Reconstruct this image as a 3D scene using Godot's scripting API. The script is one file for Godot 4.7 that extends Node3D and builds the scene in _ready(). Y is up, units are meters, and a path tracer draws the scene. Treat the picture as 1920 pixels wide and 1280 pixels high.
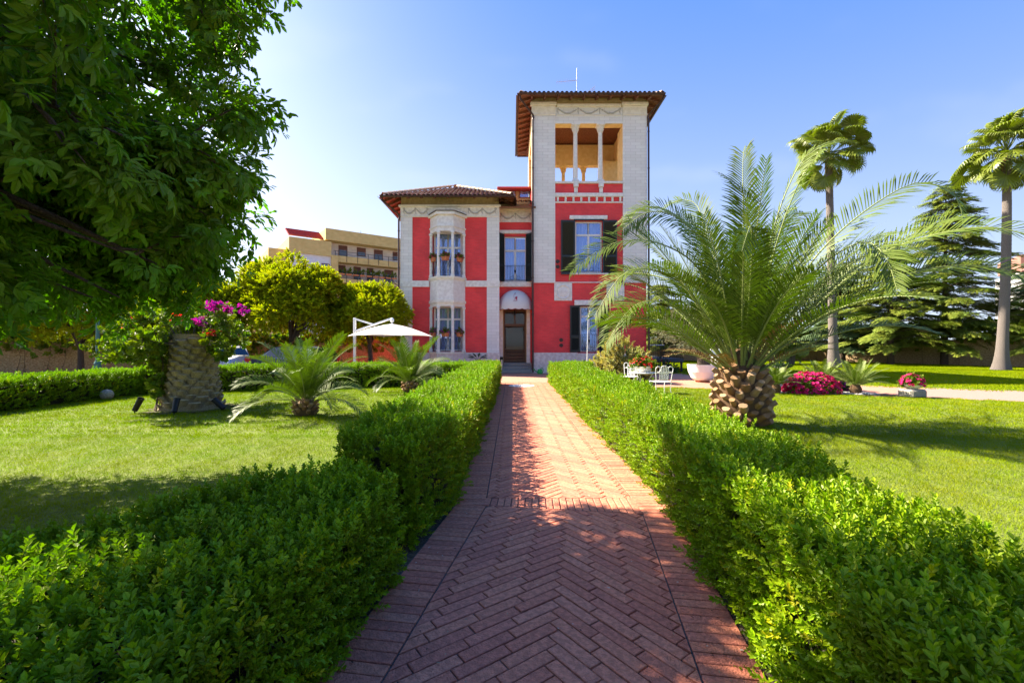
extends Node3D
# A red villa with a loggia tower seen down a herringbone brick path between clipped hedges.
# x right, y up, the camera looks along -z; metres.

class MB:
	var v := PackedVector3Array()
	var n := PackedVector3Array()
	var c := PackedColorArray()
	var uv := PackedVector2Array()
	var col := Color.WHITE
	var tinted := false
	var mapped := false

	func tri(a: Vector3, b: Vector3, d: Vector3) -> void:
		var m := (d - a).cross(b - a).normalized()
		v.append(a); v.append(b); v.append(d)
		n.append(m); n.append(m); n.append(m)
		if tinted:
			c.append(col); c.append(col); c.append(col)

	func trio(a: Vector3, b: Vector3, d: Vector3, out: Vector3) -> void:
		if (d - a).cross(b - a).dot(out) < 0.0:
			tri(a, d, b)
		else:
			tri(a, b, d)

	func quad(a: Vector3, b: Vector3, d: Vector3, e: Vector3, out: Vector3) -> void:
		trio(a, b, d, out)
		trio(a, d, e, out)

	func smooth(a: Vector3, b: Vector3, d: Vector3, na: Vector3, nb: Vector3, nd: Vector3) -> void:
		if (b - a).cross(d - a).length_squared() < 1e-14:
			return
		if (d - a).cross(b - a).dot(na + nb + nd) < 0.0:
			v.append(a); v.append(d); v.append(b)
			n.append(na); n.append(nd); n.append(nb)
		else:
			v.append(a); v.append(b); v.append(d)
			n.append(na); n.append(nb); n.append(nd)
		if tinted:
			c.append(col); c.append(col); c.append(col)

	func box(x0: float, x1: float, y0: float, y1: float, z0: float, z1: float) -> void:
		cbox(Vector3((x0 + x1) / 2, (y0 + y1) / 2, (z0 + z1) / 2), Vector3(absf(x1 - x0), absf(y1 - y0), absf(z1 - z0)))

	func cbox(at: Vector3, size: Vector3, b := Basis(), ch := 0.0) -> void:
		var h := size / 2.0
		if ch <= 0.0:
			for ax in 3:
				for s: float in [-1.0, 1.0]:
					var o := Vector3(); o[ax] = s
					var p := Vector3(); p[(ax + 1) % 3] = 1
					var q := Vector3(); q[(ax + 2) % 3] = 1
					quad(at + b * ((o + p + q) * h), at + b * ((o + p - q) * h), at + b * ((o - p - q) * h), at + b * ((o - p + q) * h), b * o)
			return
		var k := h - Vector3.ONE * ch
		for ax in 3:
			for s: float in [-1.0, 1.0]:
				var o := Vector3(); o[ax] = s * h[ax]
				var p := Vector3(); p[(ax + 1) % 3] = k[(ax + 1) % 3]
				var q := Vector3(); q[(ax + 2) % 3] = k[(ax + 2) % 3]
				quad(at + b * (o + p + q), at + b * (o + p - q), at + b * (o - p - q), at + b * (o - p + q), b * o)
		for ax in 3:
			var i := (ax + 1) % 3
			var j := (ax + 2) % 3
			for si: float in [-1.0, 1.0]:
				for sj: float in [-1.0, 1.0]:
					var u := Vector3(); u[ax] = k[ax]
					var p := Vector3(); p[i] = si * h[i]; p[j] = sj * k[j]
					var q := Vector3(); q[i] = si * k[i]; q[j] = sj * h[j]
					quad(at + b * (p + u), at + b * (p - u), at + b * (q - u), at + b * (q + u), b * (p + q))
		for sx: float in [-1.0, 1.0]:
			for sy: float in [-1.0, 1.0]:
				for sz: float in [-1.0, 1.0]:
					trio(at + b * Vector3(sx * h.x, sy * k.y, sz * k.z), at + b * Vector3(sx * k.x, sy * h.y, sz * k.z), at + b * Vector3(sx * k.x, sy * k.y, sz * h.z), b * Vector3(sx, sy, sz))

	func bar(a: Vector3, b: Vector3, w: float, t: float, up := Vector3.UP) -> void:
		var f := (b - a).normalized()
		var s := f.cross(up)
		if s.length() < 0.01:
			s = f.cross(Vector3.RIGHT)
		s = s.normalized()
		cbox((a + b) / 2, Vector3(w, t, (b - a).length()), Basis(s, s.cross(f).normalized() * -1.0, f))

	# rings of the same count round a line of centres, closed round; smooth
	func rings(rs: Array, cs: PackedVector3Array, cap := true) -> void:
		for i in rs.size() - 1:
			var a: PackedVector3Array = rs[i]
			var b: PackedVector3Array = rs[i + 1]
			var m := a.size()
			for j in m:
				var k := (j + 1) % m
				var na := (a[j] - cs[i]).normalized()
				var nb := (a[k] - cs[i]).normalized()
				var nc := (b[j] - cs[i + 1]).normalized()
				var nd := (b[k] - cs[i + 1]).normalized()
				smooth(a[j], a[k], b[k], na, nb, nd)
				smooth(a[j], b[k], b[j], na, nd, nc)
		if cap:
			for e in 2:
				var r: PackedVector3Array = rs[0] if e == 0 else rs[rs.size() - 1]
				var o := cs[0] - cs[1] if e == 0 else cs[cs.size() - 1] - cs[cs.size() - 2]
				for j in range(1, r.size() - 1):
					trio(r[0], r[j], r[j + 1], o)

	func tube(pts: PackedVector3Array, radii: PackedFloat32Array, sides := 6, cap := true) -> void:
		var rs := []
		var ref := Vector3(0.31, 0.2, 0.93)
		for i in pts.size():
			var f := (pts[mini(i + 1, pts.size() - 1)] - pts[maxi(i - 1, 0)]).normalized()
			if absf(f.dot(ref)) > 0.95:
				ref = Vector3(0.9, 0.1, -0.3)
			var s := f.cross(ref).normalized()
			var t := s.cross(f).normalized()
			ref = -f.cross(s)
			var ring := PackedVector3Array()
			for j in sides:
				var w := TAU * j / sides
				ring.append(pts[i] + (s * cos(w) + t * sin(w)) * radii[mini(i, radii.size() - 1)])
			rs.append(ring)
		rings(rs, pts, cap)

	func rod(a: Vector3, b: Vector3, r0: float, r1 := -1.0, sides := 6) -> void:
		tube(PackedVector3Array([a, b]), PackedFloat32Array([r0, r0 if r1 < 0 else r1]), sides)

	# profile of (radius, height) points turned round the y axis at "at"
	func lathe(at: Vector3, prof: PackedVector2Array, segs := 16, b := Basis()) -> void:
		for i in prof.size() - 1:
			var p := prof[i]
			var q := prof[i + 1]
			var e := (q - p).normalized()
			var nr := Vector2(e.y, -e.x)
			for j in segs:
				var w0 := TAU * j / segs
				var w1 := TAU * (j + 1) / segs
				var d0 := Vector3(cos(w0), 0, sin(w0))
				var d1 := Vector3(cos(w1), 0, sin(w1))
				var a := at + b * (d0 * p.x + Vector3.UP * p.y)
				var bb := at + b * (d1 * p.x + Vector3.UP * p.y)
				var cc := at + b * (d1 * q.x + Vector3.UP * q.y)
				var dd := at + b * (d0 * q.x + Vector3.UP * q.y)
				var n0 := b * (d0 * nr.x + Vector3.UP * nr.y)
				var n1 := b * (d1 * nr.x + Vector3.UP * nr.y)
				smooth(a, bb, cc, n0, n1, n1)
				smooth(a, cc, dd, n0, n1, n0)

	func ball(at: Vector3, r: Vector3, segs := 10, rows := 6) -> void:
		for i in rows:
			for j in segs:
				var p := []
				for k: Vector2i in [Vector2i(0, 0), Vector2i(0, 1), Vector2i(1, 1), Vector2i(1, 0)]:
					var th := PI * (i + k.x) / rows
					var w := TAU * (j + k.y) / segs
					p.append(Vector3(sin(th) * cos(w), cos(th), sin(th) * sin(w)))
				smooth(at + p[0] * r, at + p[1] * r, at + p[2] * r, (p[0] / r).normalized(), (p[1] / r).normalized(), (p[2] / r).normalized())
				smooth(at + p[0] * r, at + p[2] * r, at + p[3] * r, (p[0] / r).normalized(), (p[2] / r).normalized(), (p[3] / r).normalized())

	# flat polygon in x, z at height y
	func sheet(poly: PackedVector2Array, y: float) -> void:
		var t := Geometry2D.triangulate_polygon(poly)
		for i in range(0, t.size(), 3):
			trio(Vector3(poly[t[i]].x, y, poly[t[i]].y), Vector3(poly[t[i + 1]].x, y, poly[t[i + 1]].y), Vector3(poly[t[i + 2]].x, y, poly[t[i + 2]].y), Vector3.UP)

	func prism(poly: PackedVector2Array, y0: float, y1: float, bottom := false) -> void:
		sheet(poly, y1)
		if bottom:
			sheet(poly, y0)
		var cw := Geometry2D.is_polygon_clockwise(poly)
		for i in poly.size():
			var a := poly[i]
			var b := poly[(i + 1) % poly.size()]
			var o := Vector3(b.y - a.y, 0, a.x - b.x) * (1.0 if not cw else -1.0)
			quad(Vector3(a.x, y0, a.y), Vector3(b.x, y0, b.y), Vector3(b.x, y1, b.y), Vector3(a.x, y1, a.y), o)

	# outline in x, y of the given plane z0..z1
	func slab(poly: PackedVector2Array, z0: float, z1: float) -> void:
		var t := Geometry2D.triangulate_polygon(poly)
		for z: float in [z0, z1]:
			var o := Vector3(0, 0, 1) if z == maxf(z0, z1) else Vector3(0, 0, -1)
			for i in range(0, t.size(), 3):
				trio(Vector3(poly[t[i]].x, poly[t[i]].y, z), Vector3(poly[t[i + 1]].x, poly[t[i + 1]].y, z), Vector3(poly[t[i + 2]].x, poly[t[i + 2]].y, z), o)
		var cw := Geometry2D.is_polygon_clockwise(poly)
		for i in poly.size():
			var a := poly[i]
			var b := poly[(i + 1) % poly.size()]
			var o := Vector3(b.y - a.y, a.x - b.x, 0) * (1.0 if not cw else -1.0)
			quad(Vector3(a.x, a.y, z0), Vector3(b.x, b.y, z0), Vector3(b.x, b.y, z1), Vector3(a.x, a.y, z1), o)

	# a leaf folded along its midrib, lying along f with its face towards up
	func leaf(at: Vector3, f: Vector3, up: Vector3, l: float, w: float, fold := 0.25) -> void:
		var s := f.cross(up).normalized()
		var t := s.cross(f).normalized()
		var tip := at + f * l - t * l * 0.08
		for k: float in [-1.0, 1.0]:
			var p := at + f * (l * 0.35) + (s * k * w * 0.5) + t * (w * fold)
			var q := at + f * (l * 0.72) + (s * k * w * 0.4) + t * (w * fold * 0.7)
			if k < 0:
				tri(at, p, q); tri(at, q, tip)
			else:
				tri(at, q, p); tri(at, tip, q)

	func commit() -> ArrayMesh:
		var m := ArrayMesh.new()
		if v.is_empty():
			return m
		var a := []
		a.resize(Mesh.ARRAY_MAX)
		a[Mesh.ARRAY_VERTEX] = v
		a[Mesh.ARRAY_NORMAL] = n
		if tinted:
			a[Mesh.ARRAY_COLOR] = c
		if mapped:
			a[Mesh.ARRAY_TEX_UV] = uv
		m.add_surface_from_arrays(Mesh.PRIMITIVE_TRIANGLES, a)
		return m


var M := {}
var taken := {}
var rng := RandomNumberGenerator.new()

func lin(r: float, g: float, b: float) -> Color:
	return Color(r, g, b).linear_to_srgb()

func plain(col: Color, rough := 0.8, metal := 0.0, spec := 0.5) -> StandardMaterial3D:
	var m := StandardMaterial3D.new()
	m.albedo_color = col
	m.roughness = rough
	m.metallic = metal
	m.metallic_specular = spec
	return m

func noise_tex(a: Color, b: Color, freq: float, octaves := 4, kind := FastNoiseLite.TYPE_SIMPLEX_SMOOTH, seed_ := 3, lo := 0.3, hi := 0.7) -> NoiseTexture2D:
	var f := FastNoiseLite.new()
	f.seed = seed_
	f.noise_type = kind
	f.frequency = freq
	f.fractal_octaves = octaves
	var t := NoiseTexture2D.new()
	t.width = 512
	t.height = 512
	t.seamless = true
	t.noise = f
	var g := Gradient.new()
	g.offsets = PackedFloat32Array([lo, hi])
	g.colors = PackedColorArray([a, b])
	t.color_ramp = g
	return t

# mottled matter: two tones in patches of about size/4 metres, with fine relief
func mottled(a: Color, b: Color, size: float, rough := 0.85, bump := 0.0, seed_ := 3, freq := 0.012) -> StandardMaterial3D:
	var m := plain(Color.WHITE, rough)
	m.albedo_texture = noise_tex(a, b, freq, 5, FastNoiseLite.TYPE_SIMPLEX_SMOOTH, seed_)
	m.uv1_triplanar = true
	m.uv1_world_triplanar = true
	m.uv1_scale = Vector3.ONE / size
	if bump > 0.0:
		m.heightmap_enabled = true
		m.heightmap_texture = M.grit
		m.heightmap_scale = bump
	return m

func leafy(col: Color, back: Color, rough := 0.5, spec := 0.4) -> StandardMaterial3D:
	var m := plain(col, rough, 0.0, spec)
	m.vertex_color_use_as_albedo = true
	m.backlight_enabled = true
	m.backlight = back
	return m

func numbered(called: String) -> String:
	if not taken.has(called):
		taken[called] = 0
		return called
	taken[called] += 1
	return "%s_%03d" % [called, taken[called]]

func tag(o: Node, label: String, category: String, group := "", kind := "") -> Node:
	if label: o.set_meta("label", label)
	if category: o.set_meta("category", category)
	if group: o.set_meta("group", group)
	if kind: o.set_meta("kind", kind)
	return o

func thing(called: String, label: String, category: String, at := Vector3.ZERO, turn := 0.0, group := "") -> Node3D:
	var o := Node3D.new()
	o.name = numbered(called)
	add_child(o)
	o.position = at
	o.rotation.y = turn
	tag(o, label, category, group)
	return o

func part(called: String, mb: MB, m: Material, parent: Node) -> MeshInstance3D:
	return shown(called, mb.commit(), m, parent)

func shown(called: String, mesh: Mesh, m: Material, parent: Node, xf := Transform3D()) -> MeshInstance3D:
	var o := MeshInstance3D.new()
	o.name = called
	o.mesh = mesh
	o.material_override = m
	o.transform = xf
	parent.add_child(o, true)
	return o

func struct(called: String, mb: MB, m: Material) -> MeshInstance3D:
	var o := part(numbered(called), mb, m, self)
	o.set_meta("kind", "structure")
	return o

func many(called: String, mesh: Mesh, m: Material, xs: Array, cols: PackedColorArray, parent: Node) -> MultiMeshInstance3D:
	var mm := MultiMesh.new()
	mm.transform_format = MultiMesh.TRANSFORM_3D
	mm.use_colors = true
	mm.mesh = mesh
	mm.instance_count = xs.size()
	for i in xs.size():
		mm.set_instance_transform(i, xs[i])
		mm.set_instance_color(i, cols[i])
	var o := MultiMeshInstance3D.new()
	o.name = called
	o.multimesh = mm
	o.material_override = m
	o.set_meta("kind", "stuff")
	parent.add_child(o, true)
	return o

func rv(r: RandomNumberGenerator) -> Vector3:
	while true:
		var p := Vector3(r.randf_range(-1, 1), r.randf_range(-1, 1), r.randf_range(-1, 1))
		if p.length() < 1.0 and p.length() > 0.05:
			return p.normalized()
	return Vector3.UP

# a basis whose y axis points along up, spun at random
func aimed(up: Vector3, r: RandomNumberGenerator, size := 1.0) -> Basis:
	var y := up.normalized()
	var x := y.cross(rv(r)).normalized()
	if x.length() < 0.5:
		x = y.cross(Vector3(0.3, 0.5, 0.8)).normalized()
	return Basis(x, y, x.cross(y).normalized()).scaled(Vector3.ONE * size)

func tone(r: RandomNumberGenerator, spread := 0.2, warm := 0.1) -> Color:
	var k := 1.0 + r.randf_range(-spread, spread)
	var w := r.randf_range(-warm, warm)
	return Color(k * (1.0 + w), k, k * (1.0 - w))

func path_of(pts: Array, steps := 10) -> PackedVector3Array:
	var cv := Curve3D.new()
	for i in pts.size():
		var t: Vector3 = (pts[mini(i + 1, pts.size() - 1)] - pts[maxi(i - 1, 0)]) / 6.0
		cv.add_point(pts[i], -t, t)
	var out := PackedVector3Array()
	var ln := cv.get_baked_length()
	for i in steps + 1:
		out.append(cv.sample_baked(ln * i / steps, true))
	return out

# ------------------------------------------------------------------ materials
func brick_image(rows: int, per_row: int, brick_a: Color, brick_b: Color, joint: Color, gap: int, seed_: int, size := 512) -> Array:
	var r := RandomNumberGenerator.new()
	r.seed = seed_
	var im := Image.create(size, size, false, Image.FORMAT_RGB8)
	var hi := Image.create(size, size, false, Image.FORMAT_RGB8)
	im.fill(joint)
	hi.fill(Color(0.2, 0.2, 0.2))
	var rh := size / rows
	var bw := size / per_row
	for i in rows:
		for k in per_row:
			var c := brick_a.lerp(brick_b, r.randf())
			var x := k * bw + (bw / 2 if i % 2 else 0)
			var h := r.randf_range(0.8, 1.0)
			for part_ in 2:
				var rect := Rect2i(x - size * part_ + gap / 2, i * rh + gap / 2, bw - gap, rh - gap)
				im.fill_rect(rect.intersection(Rect2i(0, 0, size, size)), c)
				hi.fill_rect(rect.intersection(Rect2i(0, 0, size, size)), Color(h, h, h))
	return [ImageTexture.create_from_image(im), ImageTexture.create_from_image(hi)]

func make_materials() -> void:
	M.grit = noise_tex(Color.BLACK, Color.WHITE, 0.05, 5, FastNoiseLite.TYPE_SIMPLEX, 8, 0.2, 0.8)
	# painted red brickwork, courses of 8 cm
	var bt := brick_image(16, 5, lin(0.80, 0.040, 0.042), lin(0.88, 0.055, 0.052), lin(0.68, 0.080, 0.076), 5, 5)
	M.red = plain(Color.WHITE, 0.62)
	M.red.albedo_texture = bt[0]
	M.red.heightmap_enabled = true
	M.red.heightmap_texture = bt[1]
	M.red.heightmap_scale = 0.8
	M.red.uv1_triplanar = true
	M.red.uv1_world_triplanar = true
	M.red.uv1_triplanar_sharpness = 8.0
	M.red.uv1_scale = Vector3(0.77, 0.78, 0.77)
	M.red.detail_enabled = true
	M.red.detail_blend_mode = BaseMaterial3D.BLEND_MODE_MUL
	M.red.detail_albedo = noise_tex(Color(0.93, 0.92, 0.92), Color(1, 1, 1), 0.01, 5, FastNoiseLite.TYPE_SIMPLEX_SMOOTH, 21)
	M.red.detail_uv_layer = BaseMaterial3D.DETAIL_UV_2
	M.red.uv2_triplanar = true
	M.red.uv2_world_triplanar = true
	M.red.uv2_scale = Vector3.ONE * 0.13
	# pale scored stone
	var st := brick_image(8, 3, lin(0.70, 0.675, 0.62), lin(0.78, 0.755, 0.70), lin(0.53, 0.50, 0.45), 3, 9)
	M.stone = plain(Color.WHITE, 0.8)
	M.stone.albedo_texture = st[0]
	M.stone.heightmap_enabled = true
	M.stone.heightmap_texture = st[1]
	M.stone.heightmap_scale = 0.7
	M.stone.uv1_triplanar = true
	M.stone.uv1_world_triplanar = true
	M.stone.uv1_triplanar_sharpness = 8.0
	M.stone.uv1_scale = Vector3(0.62, 0.76, 0.62)
	M.smooth_stone = mottled(lin(0.68, 0.64, 0.57), lin(0.80, 0.77, 0.70), 1.6, 0.75, 0.3)
	M.cornice = mottled(lin(0.72, 0.66, 0.53), lin(0.81, 0.76, 0.63), 1.8, 0.75, 0.25, 6)
	M.relief = mottled(lin(0.40, 0.39, 0.36), lin(0.50, 0.48, 0.44), 0.9, 0.8, 0.3, 6)
	M.marble = mottled(lin(0.60, 0.49, 0.43), lin(0.72, 0.63, 0.56), 1.3, 0.55, 0.15, 12)
	M.yellow = mottled(lin(0.66, 0.48, 0.22), lin(0.72, 0.55, 0.28), 2.2, 0.85, 0.2, 14)
	M.ochre = mottled(lin(0.60, 0.36, 0.14), lin(0.66, 0.42, 0.18), 2.0, 0.8, 0.2, 15)
	M.soffit = mottled(lin(0.34, 0.26, 0.12), lin(0.42, 0.33, 0.17), 1.5, 0.85, 0.2, 16)
	M.wood = mottled(lin(0.13, 0.045, 0.02), lin(0.21, 0.08, 0.04), 0.8, 0.6, 0.3, 17)
	M.doorwood = mottled(lin(0.14, 0.05, 0.018), lin(0.20, 0.075, 0.03), 0.6, 0.4, 0.1, 18)
	M.tile_mats = []
	for k: Array in [[0.24, 0.10, 0.07], [0.30, 0.14, 0.10], [0.20, 0.10, 0.08], [0.34, 0.20, 0.14]]:
		M.tile_mats.append(mottled(lin(k[0] * 0.8, k[1] * 0.8, k[2] * 0.8), lin(k[0] * 1.15, k[1] * 1.15, k[2] * 1.15), 0.9, 0.85, 0.4, 19, 0.03))
	M.tile_pale = mottled(lin(0.42, 0.30, 0.20), lin(0.55, 0.42, 0.30), 0.8, 0.85, 0.4, 20, 0.03)
	M.redpaint = plain(lin(0.34, 0.03, 0.025), 0.6)
	M.gutter = plain(lin(0.055, 0.028, 0.022), 0.4, 0.3)
	M.shutter = plain(lin(0.010, 0.018, 0.018), 0.45)
	M.frame = plain(lin(0.66, 0.64, 0.60), 0.45)
	M.iron = plain(lin(0.014, 0.015, 0.017), 0.5, 0.4)
	M.curtain = plain(lin(0.42, 0.42, 0.42), 0.9)
	M.curtain.backlight_enabled = true
	M.curtain.backlight = Color(0.4, 0.4, 0.4)
	M.glass = plain(Color(0.58, 0.73, 1.0, 0.12), 0.02, 0.48, 1.0)
	M.glass.transparency = BaseMaterial3D.TRANSPARENCY_ALPHA
	M.doorglass = plain(Color(0.5, 0.55, 0.55, 0.12), 0.02, 0.0, 0.6)
	M.doorglass.transparency = BaseMaterial3D.TRANSPARENCY_ALPHA
	M.dark = plain(lin(0.03, 0.025, 0.02), 0.9)
	M.canvas = plain(lin(0.72, 0.70, 0.64), 0.9)
	M.canvas.backlight_enabled = true
	M.canvas.backlight = Color(0.5, 0.48, 0.44)
	M.white = plain(lin(0.78, 0.78, 0.77), 0.4)
	M.steel = plain(lin(0.5, 0.5, 0.5), 0.3, 0.9)
	M.terracotta = mottled(lin(0.48, 0.15, 0.05), lin(0.58, 0.20, 0.08), 0.5, 0.8, 0.1, 23)
	M.print_red = plain(lin(0.42, 0.02, 0.05), 0.8)
	M.print_grey = plain(lin(0.05, 0.05, 0.06), 0.8)
	# ground
	M.mortar = mottled(lin(0.085, 0.075, 0.068), lin(0.13, 0.115, 0.10), 0.35, 0.95, 0.6, 25, 0.04)
	M.pavers = []
	for k: Array in [[0.58, 0.195, 0.106], [0.62, 0.215, 0.118], [0.54, 0.170, 0.094], [0.60, 0.215, 0.122], [0.57, 0.185, 0.108], [0.50, 0.155, 0.090]]:
		M.pavers.append(mottled(lin(k[0] * 0.8, k[1] * 0.78, k[2] * 0.78), lin(k[0] * 1.12, k[1] * 1.14, k[2] * 1.14), 0.45, 0.68, 0.35, 26, 0.02))
	var pt := brick_image(10, 3, lin(0.40, 0.180, 0.110), lin(0.47, 0.220, 0.138), lin(0.26, 0.14, 0.10), 5, 31)
	M.plaza = plain(Color.WHITE, 0.75)
	M.plaza.albedo_texture = pt[0]
	M.plaza.heightmap_enabled = true
	M.plaza.heightmap_texture = pt[1]
	M.plaza.heightmap_scale = 0.4
	M.plaza.uv1_triplanar = true
	M.plaza.uv1_world_triplanar = true
	M.plaza.uv1_scale = Vector3(1.15, 1.15, 1.15)
	M.pinkpath = mottled(lin(0.28, 0.155, 0.118), lin(0.35, 0.21, 0.165), 0.8, 0.85, 0.3, 33, 0.03)
	M.soil = mottled(lin(0.055, 0.040, 0.022), lin(0.10, 0.075, 0.045), 0.7, 0.95, 1.0, 34, 0.03)
	M.lawn = mottled(lin(0.095, 0.130, 0.010), lin(0.140, 0.175, 0.016), 1.1, 0.95, 1.0, 35, 0.02)
	M.yard = mottled(lin(0.13, 0.11, 0.085), lin(0.20, 0.17, 0.13), 2.5, 0.95, 0.6, 36, 0.03)
	M.pebble = plain(lin(0.5, 0.48, 0.45), 0.8)
	M.pebble.vertex_color_use_as_albedo = true
	M.rock = mottled(lin(0.24, 0.21, 0.17), lin(0.46, 0.42, 0.36), 0.5, 0.9, 1.2, 37, 0.03)
	M.wallstone = mottled(lin(0.26, 0.17, 0.08), lin(0.46, 0.34, 0.19), 1.6, 0.95, 1.0, 38, 0.03)
	# plants
	M.bark = mottled(lin(0.07, 0.045, 0.03), lin(0.14, 0.10, 0.07), 0.4, 0.9, 1.2, 40, 0.03)
	M.stumpbark = mottled(lin(0.30, 0.23, 0.12), lin(0.52, 0.42, 0.25), 0.4, 0.95, 1.2, 46, 0.03)
	M.palmbark = mottled(lin(0.11, 0.09, 0.08), lin(0.22, 0.19, 0.17), 0.5, 0.95, 1.0, 41, 0.03)
	M.twig = mottled(lin(0.020, 0.022, 0.008), lin(0.045, 0.036, 0.016), 0.25, 0.95, 0.8, 42, 0.03)
	M.boxwood = leafy(lin(0.235, 0.345, 0.005), lin(0.38, 0.56, 0.01), 0.45, 0.35)
	M.grass = leafy(lin(0.235, 0.295, 0.006), lin(0.5, 0.68, 0.02), 0.85, 0.12)
	M.grass.specular_mode = BaseMaterial3D.SPECULAR_DISABLED
	M.maple = leafy(lin(0.155, 0.285, 0.012), lin(0.6, 1.0, 0.03), 0.45, 0.4)
	M.privet = leafy(lin(0.40, 0.44, 0.012), lin(0.88, 0.98, 0.03), 0.6, 0.25)
	M.date = leafy(lin(0.115, 0.165, 0.020), lin(0.36, 0.50, 0.04), 0.5, 0.35)
	M.rachis = plain(lin(0.21, 0.25, 0.07), 0.55)
	M.dry = leafy(lin(0.26, 0.17, 0.08), lin(0.25, 0.16, 0.07), 0.8, 0.2)
	M.fan = leafy(lin(0.190, 0.235, 0.026), lin(0.52, 0.62, 0.05), 0.4, 0.5)
	M.cedar = leafy(lin(0.200, 0.255, 0.036), lin(0.38, 0.48, 0.06), 0.6, 0.3)
	M.bluecedar = leafy(lin(0.120, 0.185, 0.085), lin(0.26, 0.38, 0.16), 0.6, 0.3)
	M.dull = leafy(lin(0.095, 0.130, 0.030), lin(0.26, 0.34, 0.05), 0.6, 0.3)
	M.olive = leafy(lin(0.230, 0.240, 0.140), lin(0.28, 0.30, 0.15), 0.55, 0.4)
	M.variegated = leafy(lin(0.46, 0.44, 0.16), lin(0.6, 0.58, 0.2), 0.5, 0.4)
	M.ivy = leafy(lin(0.170, 0.230, 0.014), lin(0.5, 0.66, 0.03), 0.5, 0.4)
	M.cycad = leafy(lin(0.120, 0.170, 0.022), lin(0.28, 0.38, 0.03), 0.5, 0.35)
	M.deep = leafy(lin(0.028, 0.065, 0.016), lin(0.1, 0.2, 0.03), 0.35, 0.5)
	M.pink = leafy(lin(0.62, 0.03, 0.17), lin(0.7, 0.06, 0.25), 0.7, 0.2)
	M.magenta = leafy(lin(0.52, 0.04, 0.40), lin(0.6, 0.08, 0.5), 0.7, 0.2)
	M.coral = leafy(lin(0.66, 0.07, 0.05), lin(0.7, 0.1, 0.07), 0.7, 0.2)
	M.stub = []
	for k: Array in [[0.46, 0.28, 0.13], [0.54, 0.37, 0.21], [0.36, 0.20, 0.09]]:
		M.stub.append(mottled(lin(k[0] * 0.6, k[1] * 0.55, k[2] * 0.5), lin(k[0] * 1.2, k[1] * 1.2, k[2] * 1.2), 0.16, 0.9, 0.8, 44, 0.03))
	M.fibre = mottled(lin(0.10, 0.055, 0.025), lin(0.22, 0.13, 0.06), 0.2, 0.95, 1.2, 45, 0.04)

# ------------------------------------------------------------------ leaves
# a sprig that grows along +y
func sprig(count: int, length: float, ll: float, lw: float, open: float, seed_: int, stalk := true) -> ArrayMesh:
	var r := RandomNumberGenerator.new()
	r.seed = seed_
	var mb := MB.new()
	mb.tinted = true
	for i in count:
		var t := float(i) / maxf(count - 1, 1)
		var w := i * 2.4 + r.randf_range(-0.4, 0.4)
		var side := Vector3(cos(w), 0, sin(w))
		var f := (side * sin(open * (1.15 - 0.6 * t)) + Vector3.UP * cos(open * (1.15 - 0.6 * t))).normalized()
		var k := r.randf_range(0.8, 1.15)
		mb.col = Color(k * r.randf_range(0.94, 1.1), k, k * 0.95)
		mb.leaf(Vector3.UP * (length * t) + side * 0.002, f, (Vector3.UP - side * 0.3 + rv(r) * 0.3).normalized(), ll * r.randf_range(0.75, 1.15), lw * r.randf_range(0.8, 1.1))
	if stalk:
		mb.col = Color(0.7, 0.6, 0.5)
		mb.rod(Vector3(0, -length * 0.6, 0), Vector3(0, length, 0), ll * 0.04, ll * 0.02, 3)
	return mb.commit()

# a hanging twig of compound leaves, along +y with the leaflets drooping towards -z
func compound_spray(seed_: int) -> ArrayMesh:
	var r := RandomNumberGenerator.new()
	r.seed = seed_
	var mb := MB.new()
	mb.tinted = true
	var ln := 0.42
	mb.col = Color(0.8, 0.55, 0.3)
	mb.rod(Vector3.ZERO, Vector3(0, ln, 0), 0.004, 0.002, 3)
	for i in 8:
		var t := 0.12 + 0.88 * i / 7.0
		var w := (0.0 if i % 2 else PI) + r.randf_range(-0.7, 0.7) + (PI / 2 if (i / 2) % 2 else 0.0)
		var side := Vector3(cos(w), 0, sin(w))
		var f := (side * 0.9 + Vector3.UP * 0.5 + Vector3(0, 0, -0.5)).normalized()
		var o := Vector3(0, ln * t, 0)
		var stalk := r.randf_range(0.06, 0.10)
		var up := (Vector3.UP * 0.3 + Vector3(0, 0, 1) + rv(r) * 0.35).normalized()
		var s := f.cross(up).normalized()
		var k := r.randf_range(0.75, 1.2)
		mb.col = Color(k * r.randf_range(0.9, 1.2), k, k * 0.9)
		for j in 5:
			var at := o + f * (stalk * (0.6 if j < 2 else 1.0 if j < 4 else 1.25))
			var d := f if j == 4 else (f * 0.65 + s * (0.8 if j % 2 else -0.8)).normalized()
			d = (d + Vector3(0, 0, -0.35) + rv(r) * 0.15).normalized()
			mb.leaf(at, d, up, r.randf_range(0.065, 0.10), r.randf_range(0.030, 0.042), 0.18)
	return mb.commit()

# points on the skin of a lumpy crown: clumps on an ellipsoid, sprays on the clumps
func clumps(centre: Vector3, radii: Vector3, number: int, size: Vector2, each: int, r: RandomNumberGenerator, low := -0.5) -> Array:
	var xs := []
	for i in number:
		var d := rv(r)
		if d.y < low:
			d.y = -d.y
		var c := centre + d * radii * r.randf_range(0.55, 0.95)
		var s := r.randf_range(size.x, size.y)
		for k in each:
			var e := (rv(r) + d * 0.45 + Vector3.UP * 0.2).normalized()
			var p := c + e * s * r.randf_range(0.75, 1.05)
			xs.append(Transform3D(aimed(e + rv(r) * 0.45, r, r.randf_range(0.75, 1.25)), p))
	return xs

func tones(nn: int, r: RandomNumberGenerator, spread := 0.22, warm := 0.12) -> PackedColorArray:
	var out := PackedColorArray()
	for i in nn:
		out.append(tone(r, spread, warm))
	return out

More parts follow.
